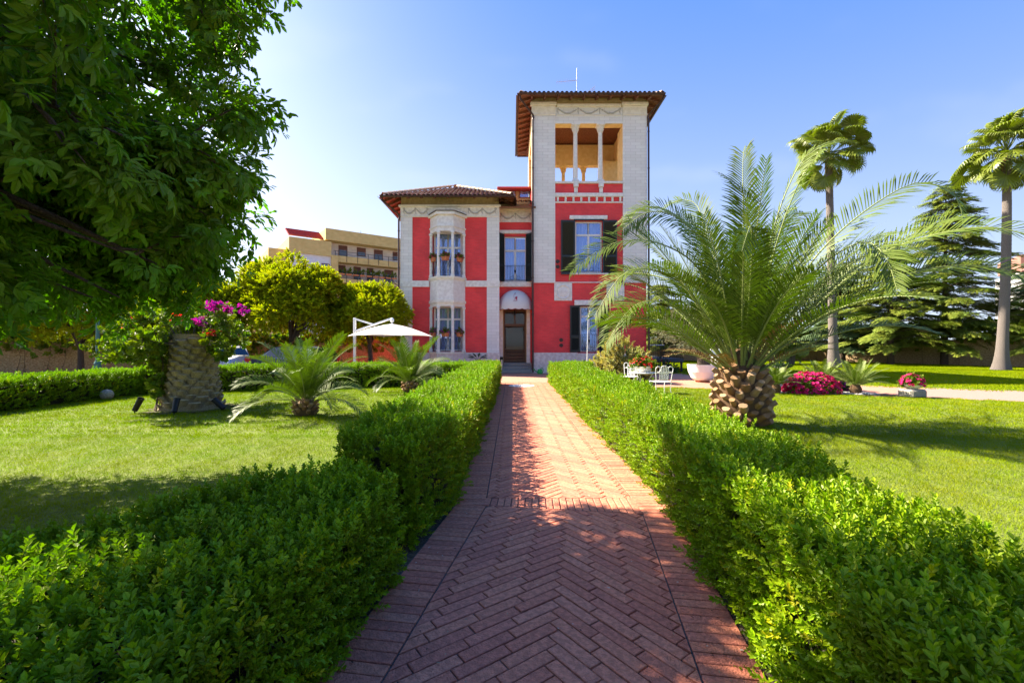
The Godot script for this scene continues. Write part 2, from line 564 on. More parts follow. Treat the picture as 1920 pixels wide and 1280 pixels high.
func inside(p: Vector2, poly: PackedVector2Array) -> bool:
	return Geometry2D.is_point_in_polygon(p, poly)

# a clipped hedge on a footprint in x, z: a dense twiggy body and leaf sprigs all over its skin
func hedge(label: String, foot: PackedVector2Array, high: float, seed_: int, dens: Callable) -> Node3D:
	var poly: PackedVector2Array = Geometry2D.offset_polygon(foot, 0.085)[0]
	var r := RandomNumberGenerator.new()
	r.seed = seed_
	var h := thing("hedge", label, "hedge", Vector3.ZERO, 0.0, "clipped boxwood hedges of the garden")
	var mb := MB.new()
	var core: PackedVector2Array = Geometry2D.offset_polygon(poly, -0.17, Geometry2D.JOIN_ROUND)[0]
	mb.prism(core, 0.0, high - 0.18)
	part("twig_body", mb, M.twig, h)
	var f := FastNoiseLite.new()
	f.seed = seed_
	f.frequency = 1.1
	var xs := []
	var cols := PackedColorArray()
	var cw := Geometry2D.is_polygon_clockwise(poly)
	var place := func(p: Vector3, nn: Vector3) -> void:
		var w := f.get_noise_3d(p.x, p.y * 1.3, p.z)
		var depth := 0.06 - 0.09 * w + 0.075 * absf(r.randfn())
		if r.randf() < 0.05:
			depth -= 0.06
		var q := p - nn * depth
		if q.y < 0.01:
			q.y = 0.01
		var s := clampf(1.0 + 0.035 * (Vector2(p.x, p.z).length() - 4.0), 1.0, 1.7)
		xs.append(Transform3D(aimed(nn + Vector3.UP * 0.55 + rv(r) * 0.55, r, s * r.randf_range(0.8, 1.2)), q))
		var t := tone(r, 0.2, 0.1)
		var y := 1.0 + 0.25 * f.get_noise_3d(p.x * 0.7 + 40.0, p.y, p.z * 0.7)
		if r.randf() < 0.025:
			t = Color(1.9, 1.25, 0.7)
		cols.append(Color(t.r * y, t.g * y, t.b))
	for i in poly.size():
		var a := poly[i]
		var b := poly[(i + 1) % poly.size()]
		var nn := Vector3(b.y - a.y, 0, a.x - b.x).normalized() * (-1.0 if cw else 1.0)
		var segs := int(ceil((b - a).length() / 0.5))
		for k in segs:
			var m := a.lerp(b, (k + 0.5) / segs)
			var num: float = dens.call(m) * (b - a).length() / segs * high
			for j in int(num):
				var q := a.lerp(b, (k + r.randf()) / segs)
				var y := r.randf() * high
				var lean := smoothstep(high - 0.16, high, y)
				place.call(Vector3(q.x, y, q.y) - nn * (0.04 * lean), (nn + Vector3.UP * lean * 0.8).normalized())
	var box_ := Rect2(poly[0], Vector2.ZERO)
	for p in poly:
		box_ = box_.expand(p)
	var cell := 0.4
	for ix in int(ceil(box_.size.x / cell)):
		for iz in int(ceil(box_.size.y / cell)):
			var o := box_.position + Vector2(ix, iz) * cell
			var num: float = dens.call(o + Vector2(cell, cell) / 2) * cell * cell * 1.15
			for j in int(num):
				var q := o + Vector2(r.randf(), r.randf()) * cell
				if inside(q, poly):
					place.call(Vector3(q.x, high, q.y), Vector3.UP)
	many("foliage", M.box_sprig, M.boxwood, xs, cols, h)
	return h

# ------------------------------------------------------------------ palms
# a feather leaf along a curve, leaflets in a V on both sides; bare stalk for the first share
func feather(curve: PackedVector3Array, leaflets: int, ll: float, lw: float, bare: float, r: RandomNumberGenerator, stalk_r := 0.03, lift := 0.45, twist := 0.0) -> Array:
	var mb := MB.new()
	mb.tinted = true
	var sk := MB.new()
	var m := curve.size()
	var radii := PackedFloat32Array()
	for i in m:
		radii.append(lerpf(stalk_r, 0.004, pow(float(i) / (m - 1), 0.7)))
	sk.tube(curve, radii, 5)
	var base_side := Vector3.ZERO
	for i in leaflets:
		var t := bare + (1.0 - bare) * (i + 0.5) / leaflets
		var x := t * (m - 1)
		var k := mini(int(x), m - 2)
		var p := curve[k].lerp(curve[k + 1], x - k)
		var f := (curve[k + 1] - curve[k]).normalized()
		var s := f.cross(Vector3.UP)
		if s.length() < 0.25:
			s = base_side if base_side.length() > 0.5 else f.cross(Vector3(0.2, 0.1, 1)).normalized()
		s = s.normalized()
		if base_side.length() > 0.5 and s.dot(base_side) < 0.0:
			s = -s
		base_side = s
		var u := (t - bare) / (1.0 - bare)
		s = s.rotated(f, twist * (0.35 + 0.65 * u))
		var up := s.cross(f).normalized()
		var l := ll * (0.45 + 0.55 * sin(PI * clampf(u * 0.86 + 0.14, 0, 1))) * r.randf_range(0.88, 1.08)
		if u > 0.9:
			l *= 0.8
		for sd: float in [-1.0, 1.0]:
			var fwd := lerpf(0.55, 1.3, u)
			var d := (s * sd + up * (lift * (1.0 - 0.5 * u)) + f * fwd + rv(r) * 0.10).normalized()
			var q := p + d * l * 0.6
			var tip := p + d * l + Vector3.DOWN * l * r.randf_range(0.06, 0.18)
			var w := up.cross(d).normalized() * lw * 0.5
			var g := r.randf_range(0.8, 1.18)
			mb.col = Color(g * r.randf_range(0.92, 1.12), g, g * 0.9)
			mb.tri(p - w * 0.5, p + w * 0.5, q + w)
			mb.tri(p - w * 0.5, q + w, q - w)
			mb.tri(q - w, q + w, tip)
	return [mb.commit(), sk.commit()]

func arch(at: Vector3, az: float, rise: float, length: float, droop: float, steps := 14) -> PackedVector3Array:
	var out := PackedVector3Array()
	var dir := Vector3(cos(az) * cos(rise), sin(rise), sin(az) * cos(rise))
	var p := at
	out.append(p)
	for i in steps:
		p += dir * (length / steps)
		out.append(p)
		dir = (dir + Vector3.DOWN * (droop / steps) * (0.3 + 1.6 * i / steps)).normalized()
	return out

func add_frond(curve: PackedVector3Array, leaflets: int, ll: float, lw: float, bare: float, r: RandomNumberGenerator, parent: Node, stalk_r := 0.03, m: Material = null, twist := 0.0) -> void:
	var f := feather(curve, leaflets, ll, lw, bare, r, stalk_r, 0.45, twist)
	var o := shown("frond", f[0], m if m else M.date, parent)
	shown("midrib", f[1], M.rachis, o)

# a small date palm without much of a stem
func young_palm(label: String, at: Vector3, count: int, length: float, seed_: int) -> void:
	var r := RandomNumberGenerator.new()
	r.seed = seed_
	var t := thing("young_date_palm", label, "palm", at, 0.0, "young date palms on the lawn")
	var mb := MB.new()
	mb.lathe(Vector3.ZERO, PackedVector2Array([Vector2(0.0, -0.02), Vector2(0.20, 0.0), Vector2(0.23, 0.10), Vector2(0.17, 0.25), Vector2(0.08, 0.36), Vector2(0.0, 0.4)]), 12)
	part("stem", mb, M.fibre, t)
	var st: ArrayMesh = stub_mesh(0.05, 0.035, 0.12)
	for i in 26:
		var w := i * 2.4
		var y := 0.03 + 0.26 * i / 26.0
		var o := Vector3(cos(w), 0, sin(w))
		shown("frond_stub", st, M.stub[i % 3], t, Transform3D(Basis(Vector3.UP.cross(o).normalized(), (o * 0.8 + Vector3.UP * 0.7).normalized(), Vector3.UP.cross(o).normalized().cross((o * 0.8 + Vector3.UP * 0.7).normalized())), o * 0.17 + Vector3.UP * y))
	for i in count:
		var u := (i + 0.5) / count
		var az := i * 2.399963 + r.randf_range(-0.15, 0.15)
		var rise := lerpf(0.25, 1.42, pow(u, 0.8)) + r.randf_range(-0.08, 0.08)
		var ln := length * r.randf_range(0.85, 1.1) * (1.0 if u < 0.85 else 0.85)
		add_frond(arch(Vector3(cos(az) * 0.05, 0.25 + 0.1 * u, sin(az) * 0.05), az, rise, ln, lerpf(1.7, 0.75, u)), 58, 0.32, 0.015, 0.10, r, t, 0.014, null, r.randf_range(-0.9, 0.9))

func stub_mesh(w: float, th: float, l: float) -> ArrayMesh:
	var mb := MB.new()
	var rs := []
	var cs := PackedVector3Array()
	for k: Array in [[0.0, 1.25], [0.55, 1.0], [1.0, 0.92]]:
		var ring := PackedVector3Array()
		for j in 8:
			var a := TAU * j / 8
			ring.append(Vector3(cos(a) * w * k[1], l * k[0], sin(a) * th * k[1] * (1.0 if sin(a) > 0 else 0.6)))
		rs.append(ring)
		cs.append(Vector3(0, l * k[0], 0))
	mb.rings(rs, cs)
	return mb.commit()

# a fan leaf: stalk along +y, then a pleated round blade split into strips whose ends hang
func fan_leaf(seed_: int, stalk: float, rad: float) -> ArrayMesh:
	var r := RandomNumberGenerator.new()
	r.seed = seed_
	var mb := MB.new()
	mb.tinted = true
	mb.col = Color(1.3, 1.2, 0.8)
	mb.rod(Vector3.ZERO, Vector3(0, stalk, 0), 0.025, 0.015, 4)
	var o := Vector3(0, stalk, 0)
	var count := 32
	for i in count:
		var a := lerpf(-2.45, 2.45, (i + 0.5) / count)
		# the blade bends back over the end of the stalk and is cupped
		var d := Vector3(sin(a), cos(a) * 0.82, -0.30 - 0.28 * cos(a) + 0.34 * absf(sin(a))).normalized()
		var s := Vector3(cos(a), -sin(a), 0)
		var l := rad * (1.0 - 0.09 * absf(a)) * r.randf_range(0.92, 1.05)
		var w := rad * 0.088
		var k := r.randf_range(0.75, 1.25)
		mb.col = Color(k, k, k * 0.9)
		var fold := Vector3(0, 0, 0.028 * (1.0 if i % 2 else -1.0))
		var p := o + d * l * 0.66
		var q := p + d * l * 0.20 + Vector3(0, -0.05, -0.06) * rad
		var tip := q + d * l * 0.10 + Vector3(0, -0.10, -0.22) * rad
		mb.tri(o, p - s * w + fold, p + s * w - fold)
		mb.tri(p - s * w * 0.8, q - s * w * 0.35, q + s * w * 0.35)
		mb.tri(p - s * w * 0.8, q + s * w * 0.35, p + s * w * 0.8)
		mb.tri(q - s * w * 0.35, tip, q + s * w * 0.35)
	return mb.commit()

func fan_palm(label: String, at: Vector3, high: float, seed_: int) -> void:
	var r := RandomNumberGenerator.new()
	r.seed = seed_
	var t := thing("fan_palm", label, "palm", at, 0.0, "tall fan palms on the far lawn")
	var mb := MB.new()
	var pts := PackedVector3Array()
	var rad := PackedFloat32Array()
	for i in 121:
		var y := high * i / 120.0
		pts.append(Vector3(0.25 * sin(y * 0.14 + seed_), y, 0.1 * sin(y * 0.2)) - Vector3(0.25 * sin(float(seed_)), 0, 0))
		rad.append((0.25 + 0.22 * exp(-y / 0.7)) * (1.0 - 0.25 * y / high) * (1.0 + 0.03 * (i % 2)) * r.randf_range(0.99, 1.01))
	mb.tube(pts, rad, 14)
	part("trunk", mb, M.palmbark, t)
	var top := pts[120]
	var leaves := [fan_leaf(seed_, 1.55, 1.0), fan_leaf(seed_ + 1, 1.8, 0.92), fan_leaf(seed_ + 2, 1.3, 1.05)]
	for i in 50:
		var u := (i + 0.5) / 50.0
		var az := i * 2.399963
		var rise := lerpf(-1.0, 1.5, pow(u, 0.75)) + r.randf_range(-0.15, 0.15)
		var d := Vector3(cos(az) * cos(rise), sin(rise), sin(az) * cos(rise))
		var sd := d.cross(Vector3.UP).normalized()
		var bb := Basis(sd, d, sd.cross(d)).rotated(d, r.randf_range(-0.9, 0.9)).scaled(Vector3.ONE * r.randf_range(0.8, 1.1) * (1.0 if u < 0.85 else 0.85))
		shown("fan_leaf", leaves[i % 3], M.fan, t, Transform3D(bb, top + Vector3(0, -0.25 + 0.45 * u, 0)))
	var xs := []
	for i in 150:
		var az := r.randf() * TAU
		var d := Vector3(cos(az) * 0.22, -1.0, sin(az) * 0.22).normalized()
		var sd := d.cross(Vector3.UP).normalized()
		xs.append(Transform3D(Basis(sd, d, sd.cross(d)).rotated(d, r.randf() * TAU).scaled(Vector3(0.06, 0.34, 0.06)), top + Vector3(cos(az) * 0.16, 0.15 - r.randf() * 0.7, sin(az) * 0.16)))
	many("dead_leaf_skirt", leaves[0], M.dry, xs, tones(150, r, 0.35), t)

# a cedar: a straight trunk and level boughs with hanging needle sprays
func cedar(label: String, at: Vector3, high: float, spread: float, m: Material, seed_: int, first := 1.3) -> void:
	var r := RandomNumberGenerator.new()
	r.seed = seed_
	var t := thing("cedar_tree", label, "tree", at, 0.0, "cedars along the garden wall")
	var mb := MB.new()
	var lean := Vector3(r.randf_range(-0.04, 0.04), 1, r.randf_range(-0.03, 0.03))
	mb.tube(PackedVector3Array([Vector3.ZERO, lean * high * 0.3, lean * high * 0.65, lean * high]), PackedFloat32Array([0.24, 0.17, 0.1, 0.02]), 9)
	var xs := []
	var y := first
	var wz := 0.0
	while y < high - 0.15:
		var u := y / high
		var ln := spread * pow(1.0 - u, 0.72) * r.randf_range(0.65, 1.12) + 0.15
		wz += 2.399963 + r.randf_range(-0.4, 0.4)
		var d := Vector3(cos(wz), 0, sin(wz))
		var root := lean * y
		var end := root + d * ln + Vector3.UP * (0.18 * ln * (0.2 + u) - 0.12 * ln)
		var mid := root.lerp(end, 0.5) + Vector3.UP * 0.10 * ln
		mb.tube(PackedVector3Array([root, mid, end]), PackedFloat32Array([0.045, 0.03, 0.008]), 4)
		var sd := d.cross(Vector3.UP)
		for k in int(9 + ln * 19):
			var v := sqrt(r.randf())
			var p := root.lerp(mid, v * 2.0) if v < 0.5 else mid.lerp(end, v * 2.0 - 1.0)
			var off := r.randf_range(-1, 1) * (0.15 + 0.30 * ln * v * (1.25 - v))
			p += sd * off + Vector3.DOWN * (absf(off) * 0.3) + Vector3.UP * r.randf_range(-0.05, 0.06)
			var dir := (d + sd * off * 1.2 / (0.2 + 0.3 * ln) + Vector3.DOWN * r.randf_range(0.15, 0.7)).normalized()
			var bb := Basis(dir.cross(Vector3.UP).normalized(), dir, dir.cross(Vector3.UP).normalized().cross(dir)).scaled(Vector3.ONE * r.randf_range(0.75, 1.3))
			xs.append(Transform3D(bb, p))
		y += r.randf_range(0.05, 0.15) * (1.0 + 0.25 * (1.0 - u))
	part("trunk", mb, M.bark, t)
	many("crown", M.needle_spray, m, xs, tones(xs.size(), r, 0.25, 0.12), t)

func needle_mesh() -> ArrayMesh:
	var r := RandomNumberGenerator.new()
	r.seed = 77
	var mb := MB.new()
	mb.tinted = true
	var ln := 0.62
	for i in 60:
		var u := r.randf()
		var sd := r.randf_range(-1, 1)
		var p := Vector3(sd * 0.20 * (1.1 - u), ln * u, 0.02 * r.randf())
		var d := Vector3(sd * 0.9, 0.7, r.randf_range(-0.2, 0.5) - 0.55 * absf(sd)).normalized()
		var k := r.randf_range(0.7, 1.3)
		mb.col = Color(k * 1.05, k, k * 0.9)
		var w := Vector3(d.y, -d.x, 0.3).normalized() * 0.017
		var l := r.randf_range(0.08, 0.15)
		mb.tri(p - w, p + d * l, p + w)
	return mb.commit()

# a broadleaf tree: stem, forking limbs, and a lumpy crown of sprays
func leafy_tree(called: String, label: String, at: Vector3, high: float, radii: Vector3, sp: Mesh, m: Material, nclump: int, each: int, seed_: int, group: String, lump := Vector2(0.35, 0.6), low := -0.5) -> Node3D:
	var r := RandomNumberGenerator.new()
	r.seed = seed_
	var t := thing(called, label, "tree", at, 0.0, group)
	var mb := MB.new()
	var c := Vector3(0, high - radii.y, 0)
	var fork := Vector3(r.randf_range(-0.1, 0.1), maxf(0.5, c.y - radii.y * 0.75), r.randf_range(-0.1, 0.1))
	mb.tube(PackedVector3Array([Vector3(0, -0.05, 0), fork * 0.5 + Vector3(0.03, 0, 0), fork]), PackedFloat32Array([0.16, 0.12, 0.10]), 8)
	for i in 9:
		var d := rv(r)
		d.y = absf(d.y) * 0.8 - 0.15
		var e := c + d * radii * 0.8
		mb.tube(path_of([fork, fork.lerp(e, 0.5) + Vector3(0, 0.2, 0), e], 5), PackedFloat32Array([0.07, 0.06, 0.05, 0.04, 0.025, 0.012]), 5)
	part("trunk", mb, M.bark, t)
	var xs := clumps(c, radii, nclump, lump, each, r, low)
	many("crown", sp, m, xs, tones(xs.size(), r), t)
	return t

# a mound of foliage, with blooms when given
func shrub(called: String, label: String, cat: String, at: Vector3, radii: Vector3, sp: Mesh, m: Material, number: int, seed_: int, bloom: Mesh = null, bm: Material = null, blooms := 0, group := "") -> Node3D:
	var r := RandomNumberGenerator.new()
	r.seed = seed_
	var t := thing(called, label, cat, at, 0.0, group)
	mound(t, radii, sp, m, number, r, bloom, bm, blooms, Vector3.ZERO)
	return t

func mound(t: Node, radii: Vector3, sp: Mesh, m: Material, number: int, r: RandomNumberGenerator, bloom: Mesh, bm: Material, blooms: int, off: Vector3) -> void:
	var st := MB.new()
	for i in 7:
		var d := rv(r)
		d.y = absf(d.y)
		st.rod(off, off + d * radii * Vector3(0.8, 0.9, 0.8), maxf(0.006, radii.y * 0.018), 0.004, 4)
	part("stems", st, M.bark, t)
	var xs := []
	for i in number:
		var d := rv(r)
		d.y = absf(d.y) if r.randf() < 0.9 else d.y * 0.3
		var k := pow(r.randf(), 0.33) * (0.85 + 0.2 * sin(d.x * 5.0 + d.z * 4.0 + d.y * 3.0))
		xs.append(Transform3D(aimed(d + Vector3.UP * 0.3 + rv(r) * 0.5, r, r.randf_range(0.75, 1.25)), off + d * radii * k))
	many("foliage", sp, m, xs, tones(xs.size(), r), t)
	if bloom:
		var bs := []
		for i in blooms:
			var d := rv(r)
			d.y = absf(d.y)
			bs.append(Transform3D(aimed(d + rv(r) * 0.4, r, r.randf_range(0.7, 1.3)), off + d * radii * r.randf_range(0.95, 1.08)))
		many("blossoms", bloom, bm, bs, tones(blooms, r, 0.25, 0.08), t)

func bloom_mesh(rad: float, petals: int) -> ArrayMesh:
	var mb := MB.new()
	mb.tinted = true
	for i in petals:
		var a := TAU * i / petals
		var d := Vector3(cos(a), 0.45, sin(a)).normalized()
		mb.col = Color.WHITE * (1.0 if i % 2 else 0.85)
		mb.leaf(Vector3.ZERO, d, Vector3.UP, rad, rad * 0.8, 0.15)
	mb.col = Color(1.2, 1.0, 0.6)
	mb.ball(Vector3(0, rad * 0.1, 0), Vector3.ONE * rad * 0.16, 5, 3)
	return mb.commit()

# ------------------------------------------------------------------ the villa
const ZF := -23.6   # plane of the tower and of the bay block
const ZE := -24.25  # plane of the entrance between them

# a wall in the plane z (its outer face), with real openings [x0, x1, y0, y1]
func wall_with(x0: float, x1: float, y0: float, y1: float, z: float, th: float, holes: Array) -> MB:
	var mb := MB.new()
	var xs := [x0, x1]
	var ys := [y0, y1]
	for h: Array in holes:
		for k in 2:
			if not xs.has(h[k]): xs.append(h[k])
			if not ys.has(h[k + 2]): ys.append(h[k + 2])
	xs.sort()
	ys.sort()
	var zb := z - th
	var hole := func(x: float, y: float) -> bool:
		for h: Array in holes:
			if x > h[0] and x < h[1] and y > h[2] and y < h[3]:
				return true
		return x < x0 or x > x1 or y < y0 or y > y1
	for i in xs.size() - 1:
		for j in ys.size() - 1:
			var a: float = xs[i]
			var b: float = xs[i + 1]
			var c: float = ys[j]
			var d: float = ys[j + 1]
			var mx := (a + b) / 2
			var my := (c + d) / 2
			if hole.call(mx, my):
				continue
			mb.quad(Vector3(a, c, z), Vector3(b, c, z), Vector3(b, d, z), Vector3(a, d, z), Vector3.BACK)
			mb.quad(Vector3(a, c, zb), Vector3(b, c, zb), Vector3(b, d, zb), Vector3(a, d, zb), Vector3.FORWARD)
			var e := 0.001
			if hole.call(a - e, my): mb.quad(Vector3(a, c, z), Vector3(a, d, z), Vector3(a, d, zb), Vector3(a, c, zb), Vector3.LEFT)
			if hole.call(b + e, my): mb.quad(Vector3(b, c, z), Vector3(b, d, z), Vector3(b, d, zb), Vector3(b, c, zb), Vector3.RIGHT)
			if hole.call(mx, c - e): mb.quad(Vector3(a, c, z), Vector3(b, c, z), Vector3(b, c, zb), Vector3(a, c, zb), Vector3.DOWN)
			if hole.call(mx, d + e): mb.quad(Vector3(a, d, z), Vector3(b, d, z), Vector3(b, d, zb), Vector3(a, d, zb), Vector3.UP)
	return mb

# a casement window set back in the wall: frame, panes, curtain
func window(x0: float, x1: float, y0: float, y1: float, z: float, transom: float, v: Node, fw := 0.07, curtain := true) -> void:
	var w := Node3D.new()
	w.name = "window"
	v.add_child(w, true)
	var f := MB.new()
	var zf := z - 0.10
	f.box(x0, x0 + fw, y0, y1, zf - 0.07, zf)
	f.box(x1 - fw, x1, y0, y1, zf - 0.07, zf)
	f.box(x0 + fw, x1 - fw, y1 - fw, y1, zf - 0.07, zf)
	f.box(x0 + fw, x1 - fw, y0, y0 + fw, zf - 0.07, zf)
	var mid := (x0 + x1) / 2
	if transom > 0:
		f.box(x0 + fw, x1 - fw, transom - 0.05, transom + 0.05, zf - 0.075, zf + 0.012)
		f.box(mid - 0.05, mid + 0.05, y0 + fw, transom - 0.05, zf - 0.072, zf + 0.006)
		f.box(mid - 0.015, mid + 0.015, transom + 0.05, y1 - fw, zf - 0.05, zf - 0.01)
	else:
		f.box(mid - 0.05, mid + 0.05, y0 + fw, y1 - fw, zf - 0.072, zf + 0.006)
	part("frame", f, M.frame, w)
	var rows := [[y0 + fw, (transom - 0.05) if transom > 0 else y1 - fw]]
	if transom > 0:
		rows.append([transom + 0.05, y1 - fw])
	for rr: Array in rows:
		for cc: Array in [[x0 + fw, mid - 0.05], [mid + 0.05, x1 - fw]]:
			var p := MB.new()
			var tilt := 0.004 * ((int(cc[0] * 100) + int(rr[0] * 10)) % 3 - 1)
			p.quad(Vector3(cc[0], rr[0], zf - 0.035), Vector3(cc[1], rr[0], zf - 0.035 + tilt), Vector3(cc[1], rr[1], zf - 0.035 + tilt), Vector3(cc[0], rr[1], zf - 0.035), Vector3.BACK)
			part("pane", p, M.glass, w)
	if curtain:
		var c := MB.new()
		var steps := 44
		for i in steps:
			var a := lerpf(x0 + 0.02, x1 - 0.02, float(i) / steps)
			var b := lerpf(x0 + 0.02, x1 - 0.02, float(i + 1) / steps)
			var za := z - 0.42 + 0.03 * sin(i * 1.15)
			var zb := z - 0.42 + 0.03 * sin((i + 1) * 1.15)
			c.quad(Vector3(a, y0 + 0.03, za), Vector3(b, y0 + 0.03, zb), Vector3(b, y1 - 0.03, zb), Vector3(a, y1 - 0.03, za), Vector3.BACK)
		part("curtain", c, M.curtain, w)

# a louvred shutter leaf hinged at x, opened flat against the wall; side -1 opens to the left
func shutter(x: float, w: float, y0: float, y1: float, z: float, side: float, v: Node, ang := 0.10) -> void:
	var o := MB.new()
	var b := Basis(Vector3.UP, -side * ang)
	var hinge := Vector3(x, 0, z + 0.05)
	var put := func(u0: float, u1: float, ya: float, yb: float, d0: float, d1: float) -> void:
		o.cbox(hinge + b * Vector3(side * (u0 + u1) / 2, (ya + yb) / 2, (d0 + d1) / 2), Vector3(absf(u1 - u0), yb - ya, absf(d1 - d0)), b)
	put.call(0.0, 0.07, y0, y1, -0.02, 0.025)
	put.call(w - 0.07, w, y0, y1, -0.02, 0.025)
	put.call(0.07, w - 0.07, y1 - 0.08, y1, -0.018, 0.022)
	put.call(0.07, w - 0.07, y0, y0 + 0.12, -0.018, 0.022)
	var mid := y0 + (y1 - y0) * 0.34
	put.call(0.07, w - 0.07, mid - 0.05, mid + 0.05, -0.018, 0.022)
	put.call(0.07, w - 0.07, y0 + 0.12, y1 - 0.08, -0.016, -0.010)
	var sh := part("shutter", o, M.shutter, v)
	var s := MB.new()
	var y := y0 + 0.15
	while y < y1 - 0.10:
		if absf(y - mid) > 0.07:
			s.cbox(hinge + b * Vector3(side * w / 2, y, 0.006), Vector3(w - 0.145, 0.05, 0.008), b * Basis(Vector3.RIGHT, 0.6))
		y += 0.055
	var sl := part("louvres", s, M.shutter, sh)
	sl.set_meta("kind", "stuff")

# wrought iron balustrade from a to b, h high, with a scrolled centre
func railing(a: Vector3, b: Vector3, h: float, gap: float, v: Node, scroll := true, called := "railing") -> void:
	var o := MB.new()
	o.bar(a + Vector3.UP * h, b + Vector3.UP * h, 0.035, 0.02)
	o.bar(a + Vector3.UP * 0.06, b + Vector3.UP * 0.06, 0.02, 0.012)
	var n := int((b - a).length() / gap)
	for i in range(0, n + 1):
		var p := a.lerp(b, float(i) / n)
		if scroll and absf(float(i) / n - 0.5) < 0.13:
			continue
		o.rod(p, p + Vector3.UP * h, 0.007, 0.007, 4)
	if scroll:
		var m := (a + b) / 2
		var d := (b - a).normalized()
		for s: float in [-1.0, 1.0]:
			var pts := PackedVector3Array()
			for k in 17:
				var u := k / 16.0
				var w := u * TAU * 1.25
				pts.append(m + d * s * (0.015 + 0.085 * sin(w * 0.8) * (1.0 - u * 0.4)) + Vector3.UP * (0.08 + (h - 0.14) * u))
			o.tube(pts, PackedFloat32Array([0.009]), 4)
			o.tube(path_of([m + d * s * 0.02 + Vector3.UP * 0.1, m + d * s * 0.26 + Vector3.UP * 0.1, m + d * s * 0.26 + Vector3.UP * 0.22, m + d * s * 0.1 + Vector3.UP * 0.26], 8), PackedFloat32Array([0.008]), 4)
		o.ball(m + Vector3.UP * (h * 0.62), Vector3(0.05, 0.09, 0.05), 8, 5)
	part(called, o, M.iron, v)

# a frieze garland hung between x0 and x1
func garland(x0: float, x1: float, y: float, z: float, swags: int, v: Node) -> void:
	var o := MB.new()
	var w := (x1 - x0) / swags
	for i in swags:
		var a := x0 + w * i
		var pts := PackedVector3Array()
		var rad := PackedFloat32Array()
		for k in 11:
			var u := k / 10.0
			pts.append(Vector3(a + w * (0.08 + 0.84 * u), y - 0.24 * sin(PI * u) * 0.9, z + 0.012))
			rad.append(0.018 + 0.03 * sin(PI * u))
		o.tube(pts, rad, 6)
		for k in 9:
			var u := (k + 0.7) / 9.6
			o.ball(Vector3(a + w * (0.08 + 0.84 * u), y - 0.216 * sin(PI * u) + 0.02 * sin(k * 2.1), z + 0.03), Vector3(0.035, 0.035, 0.025), 6, 4)
	for i in swags + 1:
		var a := x0 + w * i
		if i == 0: a += 0.06
		if i == swags: a -= 0.06
		o.ball(Vector3(a, y + 0.03, z + 0.012), Vector3(0.06, 0.06, 0.03), 8, 5)
		o.tube(PackedVector3Array([Vector3(a, y, z + 0.012), Vector3(a - 0.03, y - 0.12, z + 0.014), Vector3(a + 0.02, y - 0.24, z + 0.012)]), PackedFloat32Array([0.018, 0.024, 0.008]), 5)
	part("garland_relief", o, M.relief, v)

func column(x: float, z: float, y0: float, y1: float, r0: float, m: Material, v: Node) -> void:
	var s := MB.new()
	s.lathe(Vector3(x, 0, z), PackedVector2Array([Vector2(r0 * 1.0, y0 + 0.16), Vector2(r0 * 1.0, y0 + 0.5), Vector2(r0 * 0.84, y1 - 0.38)]), 18)
	var sh := part("column", s, m, v)
	var b := MB.new()
	b.cbox(Vector3(x, y0 + 0.035, z), Vector3(r0 * 3.0, 0.07, r0 * 3.0), Basis(), 0.01)
	b.lathe(Vector3(x, 0, z), PackedVector2Array([Vector2(r0 * 1.4, y0 + 0.07), Vector2(r0 * 1.45, y0 + 0.10), Vector2(r0 * 1.2, y0 + 0.13), Vector2(r0 * 1.0, y0 + 0.17)]), 18)
	part("base", b, m, sh)
	var c := MB.new()
	c.lathe(Vector3(x, 0, z), PackedVector2Array([Vector2(r0 * 0.84, y1 - 0.40), Vector2(r0 * 1.05, y1 - 0.39), Vector2(r0 * 1.05, y1 - 0.36), Vector2(r0 * 0.9, y1 - 0.34), Vector2(r0 * 1.1, y1 - 0.18), Vector2(r0 * 1.6, y1 - 0.07)]), 18)
	c.cbox(Vector3(x, y1 - 0.035, z), Vector3(r0 * 3.6, 0.07, r0 * 3.6), Basis(), 0.012)
	for row in 2:
		for i in 8:
			var a := TAU * (i + 0.5 * row) / 8
			var d := Vector3(cos(a), 0, sin(a))
			var y := y1 - 0.34 + 0.12 * row
			c.tube(PackedVector3Array([Vector3(x, y, z) + d * r0 * 0.95, Vector3(x, y + 0.10, z) + d * r0 * (1.2 + 0.2 * row), Vector3(x, y + 0.13, z) + d * r0 * (1.5 + 0.25 * row)]), PackedFloat32Array([r0 * 0.25, r0 * 0.26, r0 * 0.10]), 5)
	part("capital", c, m, sh)

